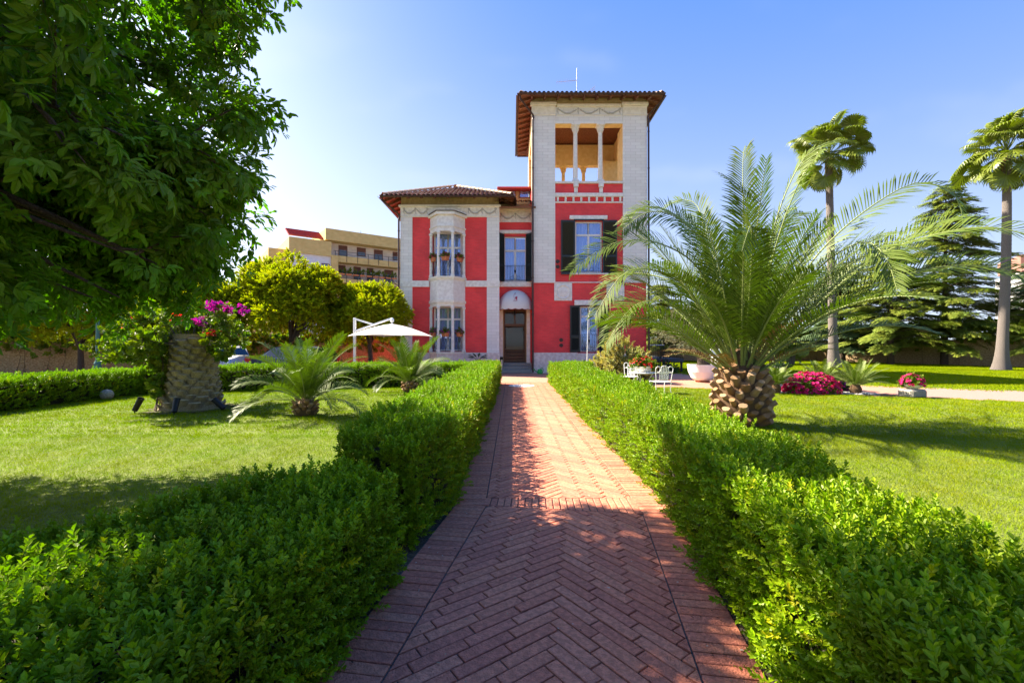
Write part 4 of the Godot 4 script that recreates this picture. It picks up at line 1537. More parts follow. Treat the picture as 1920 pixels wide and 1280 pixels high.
	for i in 24:
		for j in 8:
			var p := []
			for k: Vector2 in [Vector2(0, 0), Vector2(1, 0), Vector2(1, 1), Vector2(0, 1)]:
				p.append(at.call((i + k.x) / 24.0, (j + k.y) / 8.0))
			cv.smooth(o + p[0] * rad, o + p[1] * rad, o + p[2] * rad, (p[0] / rad).normalized(), (p[1] / rad).normalized(), (p[2] / rad).normalized())
			cv.smooth(o + p[0] * rad, o + p[2] * rad, o + p[3] * rad, (p[0] / rad).normalized(), (p[2] / rad).normalized(), (p[3] / rad).normalized())
	part("canopy", cv, M.canvas, aw)
	var vl := MB.new()
	var tr := MB.new()
	for i in 48:
		var p: Vector3 = at.call(i / 48.0, 0.0)
		var q: Vector3 = at.call((i + 1) / 48.0, 0.0)
		var d0 := 0.05 + 0.045 * absf(sin(PI * i / 6.0))
		var d1 := 0.05 + 0.045 * absf(sin(PI * (i + 1) / 6.0))
		vl.quad(o + p * rad, o + q * rad, o + q * rad - Vector3.UP * d1, o + p * rad - Vector3.UP * d0, p)
		tr.quad(o + p * rad * 1.002 - Vector3.UP * d0, o + q * rad * 1.002 - Vector3.UP * d1, o + q * rad * 1.002 - Vector3.UP * (d1 + 0.025), o + p * rad * 1.002 - Vector3.UP * (d0 + 0.025), p)
	part("valance", vl, M.canvas, aw)
	part("valance_trim", tr, M.redpaint, aw)
	var fm := MB.new()
	var hoop := PackedVector3Array()
	for i in 17:
		hoop.append(o + at.call(i / 16.0, 0.0) * rad * 0.985)
	fm.tube(hoop, PackedFloat32Array([0.014]), 5)
	part("frame", fm, M.iron, aw)
	# printed crest on the canvas, following its curve
	var on := func(x: float, y: float) -> Vector3:
		var px := x / rad.x
		var py := y / rad.y
		return o + Vector3(px, py, sqrt(maxf(0.0, 1.0 - px * px - py * py))) * rad * 1.004
	var blob := func(mb: MB, cx: float, cy: float, rx: float, ry: float, tilt: float) -> void:
		for k in 12:
			var a0 := TAU * k / 12
			var a1 := TAU * (k + 1) / 12
			var e0 := Vector2(cos(a0) * rx, sin(a0) * ry).rotated(tilt)
			var e1 := Vector2(cos(a1) * rx, sin(a1) * ry).rotated(tilt)
			mb.trio(on.call(cx, cy), on.call(cx + e0.x, cy + e0.y), on.call(cx + e1.x, cy + e1.y), Vector3.BACK)
	var em := MB.new()
	blob.call(em, 0.055, 0.50, 0.05, 0.085, -0.5)
	blob.call(em, 0.07, 0.43, 0.025, 0.06, 0.3)
	blob.call(em, 0.01, 0.53, 0.03, 0.022, 0.6)
	for k in 10:
		var a := PI * 0.35 + PI * 1.15 * k / 9.0
		blob.call(em, -0.02 + 0.055 * cos(a), 0.58 + 0.13 * sin(a), 0.013, 0.017, 0.0)
	for k in 7:
		blob.call(em, -0.09 + 0.03 * k, 0.36, 0.012, 0.013 + 0.006 * (k % 2), 0.2)
	part("printed_crest", em, M.print_red, aw)
	var eg := MB.new()
	blob.call(eg, 0.0, 0.76, 0.035, 0.016, 0.0)
	for k in 12:
		blob.call(eg, -0.10 + 0.018 * k, 0.318, 0.006, 0.010, 0.0)
	part("printed_lettering", eg, M.print_grey, aw)
	var lp := MB.new()
	lp.lathe(Vector3(0.15, 3.12, ZE + 0.12), PackedVector2Array([Vector2(0.0, 0.22), Vector2(0.03, 0.2), Vector2(0.06, 0.1), Vector2(0.04, -0.06), Vector2(0.0, -0.08)]), 8)
	part("porch_lantern", lp, M.iron, v)

# ------------------------------------------------------------------ ground
func P2(a: Array) -> PackedVector2Array:
	var out := PackedVector2Array()
	for i in range(0, a.size(), 2):
		out.append(Vector2(a[i], a[i + 1]))
	return out

# where the axis of the path runs: straight to the door, and bending to the left near the camera
const BEND := -4.25
func path_mid(z: float) -> float:
	return 0.455 if z < BEND else 0.455 - 0.155 * (z - BEND)

func build_path() -> void:
	var path := Node3D.new()
	path.name = "path"
	add_child(path)
	path.set_meta("kind", "structure")
	var r := RandomNumberGenerator.new()
	r.seed = 11
	var bed := MB.new()
	bed.sheet(P2([-0.53, -17.6, 1.45, -17.6, 1.45, BEND, 0.55, 1.5, -1.43, 1.5, -0.53, BEND]), 0.0)
	part("mortar_bed", bed, M.mortar, path)
	var L := 0.30
	var W := 0.078
	var list := []   # [corners of the top in plan]
	var half := 0.695
	var clip := PackedVector2Array()
	# two frames: far part along z, near part turned by atan(0.155)
	for frame in 2:
		var turn := 0.0 if frame == 0 else atan(0.155)
		var org := Vector2(0.455, BEND)
		var length := 13.4 if frame == 0 else 5.2
		var to := func(p: Vector2) -> Vector2:
			# local: x across, y away from the camera
			if frame == 0:
				return org + Vector2(p.x, -p.y - 0.15)
			var q := Vector2(p.x, length - p.y).rotated(turn * 1.0)
			q = Vector2(p.x * cos(turn) - (length - p.y) * sin(turn), p.x * sin(turn) + (length - p.y) * cos(turn))
			return org + Vector2(q.x, q.y + 0.16)
		for side: float in [-1.0, 1.0]:
			# laid slantwise, with the ends of the bricks in rows along the path; at the spine each row butts against the next
			var area := P2([0.0, 0.0, half, 0.0, half, length, 0.0, length]) if side > 0 else P2([-half, 0.0, W, 0.0, W, length, -half, length])
			var s7 := 0.70711
			var u := Vector2(side * s7, -s7)
			var w := Vector2(s7 * side, s7)
			var n := int(length / (W * 2.0 * s7)) + 14
			for j in range(-12, n):
				var o := Vector2(0, j * W * 2.0 * s7) if side > 0 else Vector2(W * s7, j * W * 2.0 * s7 + W * s7)
				for k in range(0, 5):
					var a := o + u * (L * k)
					var g := 0.0045
					var quad_ := PackedVector2Array([a + u * g + w * g, a + u * (L - g) + w * g, a + u * (L - g) + w * (W - g), a + u * g + w * (W - g)])
					for piece in Geometry2D.intersect_polygons(quad_, area):
						var ar := 0.0
						for t in piece.size():
							ar += piece[t].cross(piece[(t + 1) % piece.size()])
						if absf(ar) * 0.5 > 0.0012:
							var out := PackedVector2Array()
							for q in piece: out.append(to.call(q))
							list.append(out)
			# border of headers
			var y := (-6.0 if side > 0 else -2.4) * W if frame == 0 else length - W * floorf(length / W)
			while y < length - W + 0.002:
				var b0 := (half + 0.012) * side
				var b1 := (half + 0.29) * side
				var out := PackedVector2Array()
				for q: Vector2 in [Vector2(b0, y + 0.004), Vector2(b1, y + 0.004), Vector2(b1, y + W - 0.004), Vector2(b0, y + W - 0.004)]:
					out.append(to.call(q))
				list.append(out)
				y += W
	# the course across the bend
	for i in 22:
		var x := 0.455 - half - 0.02 + (2 * half + 0.04) * i / 22.0
		var w := (2 * half + 0.04) / 22.0
		var skew := 0.153
		list.append(PackedVector2Array([Vector2(x + 0.005, BEND - 0.142), Vector2(x + w - 0.005, BEND - 0.142), Vector2(x + w - 0.005 - 0.012, BEND + 0.148 + (x + w - 0.455) * skew), Vector2(x + 0.005 - 0.012, BEND + 0.148 + (x - 0.455) * skew)]))
	var near := []
	for q: PackedVector2Array in list:
		var m := Vector2.ZERO
		for p in q: m += p
		m /= q.size()
		near.append([Vector2(m.x, m.y).length() + (100.0 if m.y > -1.9 else 0.0), q, m])
	near.sort_custom(func(a, b): return a[0] < b[0])
	var rest := []
	for i in M.pavers.size(): rest.append(MB.new())
	for i in near.size():
		var q: PackedVector2Array = near[i][1]
		var m: Vector2 = near[i][2]
		var top := 0.012 + r.randf_range(-0.0022, 0.0022)
		var tl := Vector2(r.randf_range(-0.008, 0.008), r.randf_range(-0.008, 0.008))
		var k: int = r.randi() % M.pavers.size()
		var mb: MB = MB.new() if i < 290 else rest[k]
		var ofs := Vector3(m.x, 0, m.y) if i < 290 else Vector3.ZERO
		var inner: PackedVector2Array = q
		var sh := Geometry2D.offset_polygon(q, -0.004)
		if sh.size() == 1 and sh[0].size() == q.size() and i < 900:
			inner = sh[0]
			# keep the corners in the same order as the outline
			var best := 0
			var bd := 1e9
			for e in inner.size():
				if inner[e].distance_to(q[0]) < bd:
					bd = inner[e].distance_to(q[0]); best = e
			var turned := PackedVector2Array()
			for e in inner.size(): turned.append(inner[(best + e) % inner.size()])
			if turned[1].distance_to(q[1]) > 0.02:
				inner = q
			else:
				inner = turned
		var hgt := func(p: Vector2, dy: float) -> Vector3:
			return Vector3(p.x, top + dy + (p - m).dot(tl), p.y) - ofs
		for e in range(1, inner.size() - 1):
			mb.trio(hgt.call(inner[0], 0.0), hgt.call(inner[e], 0.0), hgt.call(inner[e + 1], 0.0), Vector3.UP)
		for e in q.size():
			var f := (e + 1) % q.size()
			var out := Vector3(((q[e] + q[f]) / 2 - m).x, 0.6, ((q[e] + q[f]) / 2 - m).y)
			if inner != q:
				mb.quad(hgt.call(inner[e], 0.0), hgt.call(inner[f], 0.0), hgt.call(q[f], -0.003), hgt.call(q[e], -0.003), out)
			out.y = 0
			mb.quad(hgt.call(q[e], -0.003 if inner != q else 0.0), hgt.call(q[f], -0.003 if inner != q else 0.0), Vector3(q[f].x, 0.0005, q[f].y) - ofs, Vector3(q[e].x, 0.0005, q[e].y) - ofs, out)
		if i < 290:
			var b := part("brick", mb, M.pavers[k], path)
			b.position = ofs
	for k in rest.size():
		part("bricks_beyond", rest[k], M.pavers[k], path).set_meta("kind", "stuff")
	# round stone set in the paving before the door
	var disc := MB.new()
	disc.lathe(Vector3(0.34, 0.0, -16.2), PackedVector2Array([Vector2(0.46, 0.0), Vector2(0.46, 0.020), Vector2(0.45, 0.023), Vector2(0.0, 0.024)]), 36)
	part("stone_disc", disc, M.smooth_stone, path)
	# bits fallen on the bricks
	var lit := MB.new()
	lit.tinted = true
	for i in 330:
		var z := r.randf_range(-8.5, -1.6)
		var x := path_mid(z) + (r.randf_range(-0.98, 0.98) if r.randf() < 0.6 else signf(r.randf() - 0.5) * r.randf_range(0.75, 1.0))
		var d := Vector3(r.randf_range(-1, 1), 0.05, r.randf_range(-1, 1)).normalized()
		var k := r.randf()
		lit.col = Color(0.35, 0.28, 0.16) if k < 0.35 else Color(0.06, 0.035, 0.02) if k < 0.8 else Color(0.6, 0.55, 0.45)
		lit.leaf(Vector3(x, 0.0175, z), d, Vector3.UP, r.randf_range(0.008, 0.024), r.randf_range(0.005, 0.010), 0.3)
	var lm := plain(Color.WHITE, 0.9)
	lm.vertex_color_use_as_albedo = true
	var lo := part(numbered("leaf_litter"), lit, lm, self)
	tag(lo, "tiny dry leaf bits scattered on the brick path", "litter", "", "stuff")

# mown grass: patches of blades over a polygon
func grass(label: String, poly: PackedVector2Array, cell: float, mesh: Mesh, seed_: int, holes: Array = []) -> void:
	var r := RandomNumberGenerator.new()
	r.seed = seed_
	var f := FastNoiseLite.new()
	f.seed = seed_
	f.frequency = 0.55
	var box_ := Rect2(poly[0], Vector2.ZERO)
	for p in poly: box_ = box_.expand(p)
	var xs := []
	var cols := PackedColorArray()
	for ix in int(ceil(box_.size.x / cell)):
		for iz in int(ceil(box_.size.y / cell)):
			var q := box_.position + Vector2(ix + 0.5 + r.randf_range(-0.2, 0.2), iz + 0.5 + r.randf_range(-0.2, 0.2)) * cell
			if not inside(q, poly): continue
			var bad := q.y > 0.4 or absf(q.x) > -q.y * 1.35 + 2.5
			for h: PackedVector2Array in holes:
				bad = bad or inside(q, h)
			if bad: continue
			xs.append(Transform3D(Basis(Vector3.UP, r.randf() * TAU).scaled(Vector3(1, r.randf_range(0.8, 1.2), 1)), Vector3(q.x, 0.0, q.y)))
			var k := 1.0 + 0.22 * f.get_noise_2d(q.x, q.y) + r.randf_range(-0.06, 0.06)
			var y := 1.0 + 0.25 * f.get_noise_2d(q.x * 1.7 + 90.0, q.y * 1.7)
			cols.append(Color(k * y, k, k * 0.9))
	var o := many(numbered("grass"), mesh, M.grass, xs, cols, self)
	tag(o, label, "grass", "", "stuff")

func grass_patch(size: float, blades: int, high: float, wide: float, seed_: int) -> ArrayMesh:
	var r := RandomNumberGenerator.new()
	r.seed = seed_
	var mb := MB.new()
	mb.tinted = true
	for i in blades:
		var p := Vector3(r.randf_range(-0.5, 0.5), 0, r.randf_range(-0.5, 0.5)) * size * 1.25
		var a := r.randf() * TAU
		var s := Vector3(cos(a), 0, sin(a)) * wide * 0.5
		var lean := Vector3(r.randf_range(-1, 1), 0, r.randf_range(-1, 1)) * high * 0.75
		var h := high * r.randf_range(0.55, 1.15)
		var k := r.randf_range(0.72, 1.28)
		mb.col = Color(k * r.randf_range(0.92, 1.15), k, k * 0.85)
		mb.tri(p - s, p + s, p + lean + Vector3.UP * h)
	return mb.commit()

# ------------------------------------------------------------------ things
func big_palm() -> void:
	var r := RandomNumberGenerator.new()
	r.seed = 5
	var o := Vector3(4.30, 0, -8.5)
	var t := thing("date_palm", "large date palm with arching fronds and stubby pineapple trunk on right lawn", "palm", o)
	var mb := MB.new()
	mb.lathe(Vector3.ZERO, PackedVector2Array([Vector2(0.0, -0.02), Vector2(0.36, 0.0), Vector2(0.42, 0.15), Vector2(0.46, 0.45), Vector2(0.42, 0.75), Vector2(0.34, 1.0), Vector2(0.22, 1.2), Vector2(0.10, 1.4), Vector2(0.0, 1.45)]), 20)
	part("trunk", mb, M.fibre, t)
	var stubs := [stub_mesh(0.078, 0.06, 0.17), stub_mesh(0.086, 0.056, 0.15), stub_mesh(0.07, 0.058, 0.19)]
	var num := 92
	for i in num:
		var u := float(i) / num
		var az := i * 2.399963
		var y := 0.04 + 0.98 * u
		var rad := 0.385 + 0.075 * sin(PI * clampf(u * 0.95 + 0.08, 0, 1)) - 0.10 * maxf(0.0, u - 0.7)
		var d := Vector3(cos(az), 0, sin(az))
		var f := (d + Vector3.UP * lerpf(0.35, 1.2, u) + rv(r) * 0.08).normalized()
		var s := Vector3.UP.cross(d).normalized()
		var b := Basis(s, f, s.cross(f)).scaled(Vector3.ONE * r.randf_range(0.85, 1.15))
		shown("frond_stub", stubs[i % 3], M.stub[r.randi() % 3], t, Transform3D(b, d * (rad - 0.06) + Vector3.UP * y))
	# fronds seen against the sky: [points beyond the root as offsets in x, y, z]
	var named := [
		[Vector3(0.0, 2.6, 0.1), Vector3(0.05, 4.1, 0.0), Vector3(0.28, 4.25, -0.2)],
		[Vector3(0.35, 2.4, 0.3), Vector3(0.75, 3.75, 0.5), Vector3(1.25, 4.05, 0.6)],
		[Vector3(1.15, 2.1, 0.2), Vector3(2.55, 3.35, 0.3), Vector3(3.35, 3.2, 0.3), Vector3(3.5, 2.65, 0.3)],
		[Vector3(1.55, 1.75, 0.5), Vector3(2.75, 2.6, 0.8), Vector3(3.25, 2.35, 0.9)],
		[Vector3(1.35, 1.5, -0.3), Vector3(2.6, 2.3, -0.6), Vector3(3.75, 2.5, -0.8), Vector3(4.5, 2.2, -0.9)],
		[Vector3(1.2, 1.15, 0.4), Vector3(2.4, 1.75, 0.8), Vector3(3.3, 1.7, 1.1), Vector3(3.8, 1.2, 1.2)],
		[Vector3(-0.3, 2.1, -0.2), Vector3(-0.95, 3.1, -0.5), Vector3(-1.45, 3.3, -0.7), Vector3(-1.85, 3.0, -0.8)],
		[Vector3(-0.5, 2.0, 0.1), Vector3(-1.15, 2.75, 0.3), Vector3(-1.7, 2.85, 0.4), Vector3(-2.15, 2.5, 0.5)],
		[Vector3(-0.7, 1.7, 0.2), Vector3(-1.5, 2.25, 0.5), Vector3(-2.3, 2.25, 0.6), Vector3(-3.0, 1.75, 0.7)],
		[Vector3(-0.8, 1.3, 0.5), Vector3(-1.7, 1.7, 0.9), Vector3(-2.25, 1.65, 1.0), Vector3(-2.7, 0.95, 1.1)],
		[Vector3(-0.9, 0.95, 0.2), Vector3(-1.6, 1.25, 0.5), Vector3(-2.05, 1.1, 0.6), Vector3(-2.45, 0.5, 0.7)],
		[Vector3(-0.25, 1.6, 0.8), Vector3(-0.55, 2.2, 1.4), Vector3(-0.85, 2.15, 1.9), Vector3(-1.1, 1.75, 2.2)],
		[Vector3(0.5, 1.5, 0.9), Vector3(0.75, 2.0, 1.6), Vector3(0.8, 1.75, 2.0), Vector3(0.8, 1.2, 2.2)],
		[Vector3(0.8, 2.3, -0.4), Vector3(1.4, 3.15, -0.9), Vector3(1.75, 3.3, -1.1), Vector3(2.1, 3.1, -1.3)],
		[Vector3(-0.25, 2.4, -0.7), Vector3(-0.25, 3.5, -1.2), Vector3(-0.5, 3.75, -1.6), Vector3(-0.75, 3.6, -1.9)],
		[Vector3(0.25, 2.2, -0.8), Vector3(0.8, 3.0, -1.7), Vector3(1.1, 3.1, -2.3), Vector3(1.3, 2.7, -2.7)],
		[Vector3(0.2, 2.0, 0.6), Vector3(0.3, 3.1, 1.1), Vector3(0.3, 3.4, 1.6)],
		[Vector3(-0.15, 2.1, 0.5), Vector3(-0.35, 3.0, 0.8), Vector3(-0.8, 3.3, 1.0)],
		[Vector3(1.2, 1.7, 0.9), Vector3(2.1, 2.2, 1.6), Vector3(2.7, 2.0, 2.0), Vector3(3.0, 1.5, 2.2)],
		[Vector3(-0.5, 1.5, -0.8), Vector3(-1.2, 2.1, -1.6), Vector3(-1.8, 2.0, -2.2), Vector3(-2.1, 1.5, -2.6)],
		[Vector3(1.0, 1.5, -0.9), Vector3(1.9, 2.1, -1.8), Vector3(2.6, 2.1, -2.4), Vector3(3.1, 1.6, -2.8)],
		[Vector3(0.1, 1.5, -1.0), Vector3(0.2, 2.1, -2.2), Vector3(0.2, 2.0, -3.0), Vector3(0.2, 1.4, -3.5)],
	]
	for k: Array in named:
		var end: Vector3 = k[0]
		var h := Vector3(end.x, 0, end.z)
		var root := Vector3(0, 1.0, 0) + h.normalized() * 0.2
		var pts := [root]
		for q: Vector3 in k: pts.append(q * Vector3(1.1, 1.0, 1.1) + Vector3(0, 1.0, 0))
		add_frond(path_of(pts, 22), 84, 0.56, 0.024, 0.14, r, t, 0.032, null, r.randf_range(0.6, 1.15) * (1.0 if end.x > 0 else -1.0))
	for i in 34:
		var az := i * 2.399963 + 0.4
		var u := (i + 0.5) / 34.0
		add_frond(arch(Vector3(cos(az) * 0.22, 0.95 + 0.2 * u, sin(az) * 0.22), az, lerpf(0.62, 1.3, u), r.randf_range(2.6, 3.5), lerpf(1.1, 0.6, u), 16), 62, 0.50, 0.022, 0.20, r, t, 0.028, null, r.randf_range(-1.0, 1.0))
	for i in 9:
		var az := i * 2.6 + 0.9
		add_frond(arch(Vector3(cos(az) * 0.25, 0.95, sin(az) * 0.25), az, r.randf_range(0.5, 0.95), r.randf_range(1.1, 1.7), 0.9, 10), 26, 0.3, 0.02, 0.2, r, t, 0.024, M.dry)

func maple() -> void:
	var r := RandomNumberGenerator.new()
	r.seed = 8
	var o := Vector3(-6.2, 0, -2.7)
	var t := thing("maple_tree", "spreading leafy tree whose low boughs fill the upper left corner", "tree", o)
	var c := Vector3(0.15, 4.75, -0.2)
	var rad := Vector3(3.7, 3.35, 3.7)
	var mb := MB.new()
	mb.tube(path_of([Vector3(0, -0.05, 0), Vector3(0.1, 1.2, 0.05), Vector3(0.0, 2.6, -0.1), Vector3(0.2, 5.0, -0.3), Vector3(0.1, 7.5, -0.4)], 12), PackedFloat32Array([0.30, 0.24, 0.22, 0.21, 0.20, 0.18, 0.16, 0.14, 0.12, 0.10, 0.08, 0.06, 0.03]), 12)
	var xs := []
	var boughs := MB.new()
	var fits := func(p: Vector3) -> float:
		var q := ((p - c) / rad).abs()
		return pow(pow(q.x, 2.8) + pow(q.y, 2.8) + pow(q.z, 2.8), 1.0 / 2.8)
	var gaps := FastNoiseLite.new()
	gaps.seed = 4
	gaps.frequency = 0.42
	for i in 68:
		var u := fmod((i + 0.5) / 54.0, 1.0)
		var az := i * 2.399963
		var y := lerpf(2.3, 6.6, u)
		var ri := lerpf(-0.28, 0.85, u) + r.randf_range(-0.1, 0.1)
		if i >= 54:
			y = r.randf_range(2.2, 3.6)
			ri = r.randf_range(-0.22, 0.12)
			az = r.randf_range(-1.45, -0.35)
		var d := Vector3(cos(az) * cos(ri), sin(ri), sin(az) * cos(ri))
		var root := Vector3(0.05, y, -0.15)
		var ln := 0.5
		while fits.call(root + d * (ln + 0.3)) < 0.97 and ln < 7.0:
			ln += 0.15
		var end := root + d * ln + Vector3.DOWN * 0.08 * ln
		var main := path_of([root, root.lerp(end, 0.5) + Vector3.UP * 0.12 * ln, end], 8)
		boughs.tube(main, PackedFloat32Array([0.09, 0.08, 0.065, 0.055, 0.045, 0.035, 0.025, 0.015, 0.006]), 6)
		for k in int(ln * 7.6):
			var v := 0.22 + 0.78 * sqrt(r.randf())
			var p := main[int(v * 8)].lerp(main[mini(int(v * 8) + 1, 8)], v * 8 - int(v * 8))
			var e := (d + rv(r) * 0.95 + Vector3.DOWN * 0.12).normalized()
			var l := r.randf_range(0.5, 1.35) * (1.25 - 0.6 * v)
			var q := p + e * l + Vector3.DOWN * 0.14 * l
			if fits.call(q) > 1.02 or gaps.get_noise_3dv(q) < -0.02: continue
			boughs.tube(PackedVector3Array([p, p.lerp(q, 0.5) + Vector3.UP * 0.05, q]), PackedFloat32Array([0.016, 0.011, 0.004]), 4)
			var twigs := int(4 + l * 7.5)
			for w in twigs:
				var s := (w + 0.6) / twigs
				var a := p.lerp(q, s)
				var dir := (e * 0.6 + rv(r) * 0.8 + Vector3.DOWN * 0.28).normalized()
				var sd := dir.cross(Vector3.UP).normalized()
				var bb := Basis(sd, dir, sd.cross(dir)).rotated(dir, r.randf_range(-0.5, 0.5)).scaled(Vector3.ONE * r.randf_range(0.8, 1.2))
				if bb.z.y < 0:
					bb = bb.rotated(dir, PI)
				xs.append(Transform3D(bb, a))
	part("trunk", mb, M.bark, t)
	part("branches", boughs, M.bark, t)
	many("crown", M.spray, M.maple, xs, tones(xs.size(), r, 0.2, 0.12), t)

func palm_stump() -> void:
	var r := RandomNumberGenerator.new()
	r.seed = 31
	var o := Vector3(-7.45, 0, -10.6)
	var t := thing("palm_stump", "thick headless palm trunk with scaly bark on the left lawn", "stump", o)
	var rs := []
	var cs := PackedVector3Array()
	for i in 25:
		var y := 1.75 * i / 24.0
		var ring := PackedVector3Array()
		for j in 22:
			var a := TAU * j / 22
			var rad := 0.50 + 0.17 * exp(-y / 0.22) - 0.05 * y + 0.025 * sin(a * 3.0 + y * 2.0) + 0.012 * r.randf()
			ring.append(Vector3(cos(a) * rad, y - 0.02, sin(a) * rad))
		rs.append(ring)
		cs.append(Vector3(0, y, 0))
	var mb := MB.new()
	mb.rings(rs, cs)
	part("trunk", mb, M.stumpbark, t)
	var sm := stub_mesh(0.13, 0.04, 0.13)
	for i in 150:
		var u := float(i) / 150
		var az := i * 2.399963
		var y := 0.05 + 1.5 * u
		var rad := 0.49 + 0.17 * exp(-y / 0.22) - 0.05 * y
		var d := Vector3(cos(az), 0, sin(az))
		var f := (d * 0.62 + Vector3.UP + rv(r) * 0.12).normalized()
		var s := Vector3.UP.cross(d).normalized()
		shown("bark_scale", sm, M.stumpbark, t, Transform3D(Basis(s, f, s.cross(f)).scaled(Vector3.ONE * r.randf_range(0.7, 1.15)), d * (rad - 0.015) + Vector3.UP * y))
	# the climber over it
	var v := thing("climbing_plant", "bougainvillea climber sprawling over the headless palm trunk", "plant", o)
	var vines := MB.new()
	var xs := []
	var fl := []
	for i in 46:
		var az := r.randf() * TAU
		if i < 12: az = lerpf(2.2, 4.6, r.randf())
		elif cos(az) > 0.2 and r.randf() < 0.5: az = PI - az
		var top := r.randf_range(1.5, 2.4)
		var d := Vector3(cos(az), 0, sin(az))
		var pts := []
		if i < 12:
			pts = [d * 0.72 + Vector3(0, 0.0, 0), d * 0.62 + Vector3(0, 0.6, 0), d * 0.6 + Vector3(0, 1.2, 0), d * r.randf_range(0.6, 1.1) + Vector3(0, top, 0)]
		else:
			pts = [d * 0.3 + Vector3(0, 1.55, 0), d * 0.7 + Vector3(0, top, 0), d * r.randf_range(1.0, 1.6) + Vector3(0, top - r.randf_range(-0.1, 0.7), 0), d * r.randf_range(1.1, 1.7) + Vector3(0, maxf(1.25, top - r.randf_range(0.2, 1.0)), 0)]
		if i >= 12 and d.x > 0.2:
			for k in pts.size():
				pts[k].x *= 0.62
		var line := path_of(pts, 9)
		vines.tube(line, PackedFloat32Array([0.016, 0.008]), 4)
		for k in 26:
			var s := r.randf_range(0.15 if i < 12 else 0.3, 1.0) * 9.0
			var q := line[int(s)].lerp(line[mini(int(s) + 1, 9)], s - int(s)) + rv(r) * 0.14
			if i < 12 and q.y < 0.9 and r.randf() < 0.55: continue
			xs.append(Transform3D(aimed(d * 0.6 + Vector3.UP * 0.4 + rv(r) * 0.7, r, r.randf_range(0.7, 1.2)), q))
	part("vines", vines, M.bark, v)
	many("foliage", M.ivy_sprig, M.ivy, xs, tones(xs.size(), r, 0.3, 0.25), v)
	for i in 130:
		var c: Vector3 = [Vector3(0.55, 2.35, 0.2), Vector3(0.85, 2.3, 0.1), Vector3(0.45, 2.0, 0.45), Vector3(1.1, 2.3, -0.1), Vector3(0.7, 2.38, 0.3)][r.randi() % 5]
		fl.append(Transform3D(aimed(rv(r) + Vector3.UP, r, r.randf_range(0.8, 1.4)), c + rv(r) * r.randf_range(0.02, 0.17)))
	many("blossoms", M.bloom_small, M.magenta, fl, tones(fl.size(), r), v)
	var f2 := []
	for i in 60:
		var c: Vector3 = [Vector3(-0.9, 2.0, 0.5), Vector3(-1.25, 1.85, 0.6), Vector3(0.2, 2.15, 0.8), Vector3(0.75, 1.75, 0.5)][r.randi() % 4]
		f2.append(Transform3D(aimed(rv(r) + Vector3.UP, r, r.randf_range(0.6, 1.1)), c + rv(r) * r.randf_range(0.02, 0.22)))
	many("red_blossoms", M.bloom_small, M.coral, f2, tones(f2.size(), r), v)
	# earth round the foot
	var e := MB.new()
	var ring := PackedVector2Array()
	for j in 30:
		ring.append(Vector2(o.x, o.z) + Vector2.from_angle(TAU * j / 30) * (0.88 + 0.10 * sin(j * 1.9) + 0.05 * sin(j * 4.1)))
	e.sheet(ring, 0.012)
	struct("soil_ring", e, M.soil)
	# spotlights staked round it
	for k: Array in [[-0.75, 0.75, "black garden spotlight staked left of the headless palm trunk"], [0.28, 0.98, "black garden spotlight staked in front of the headless palm trunk"], [0.98, 0.42, "black garden spotlight staked right of the headless palm trunk"]]:
		var at := o + Vector3(k[0], 0, k[1])
		var g := thing("garden_spotlight", k[2], "spotlight", at, 0.0, "spotlights round the palm trunk")
		var dir := Vector3(-k[0] * 0.5, 1.0, -k[1] * 0.5).normalized()
		if k[0] > 0.9: dir = Vector3(-0.7, 0.7, 0.1).normalized()
		if k[0] < 0.0: dir = Vector3(0.45, 0.85, 0.0).normalized()
		var s := dir.cross(Vector3(0, 0.1, 1)).normalized()
		var b := MB.new()
		b.lathe(Vector3(0, 0.06, 0), PackedVector2Array([Vector2(0.0, -0.02), Vector2(0.055, 0.0), Vector2(0.062, 0.26), Vector2(0.066, 0.27), Vector2(0.066, 0.30), Vector2(0.05, 0.30), Vector2(0.045, 0.27), Vector2(0.0, 0.27)]), 14, Basis(s, dir, s.cross(dir)))
		part("housing", b, M.iron, g)
		var st := MB.new()
		st.rod(Vector3(0, -0.05, 0), Vector3(0, 0.12, 0), 0.014, 0.014, 6)
		part("stake", st, M.iron, g)

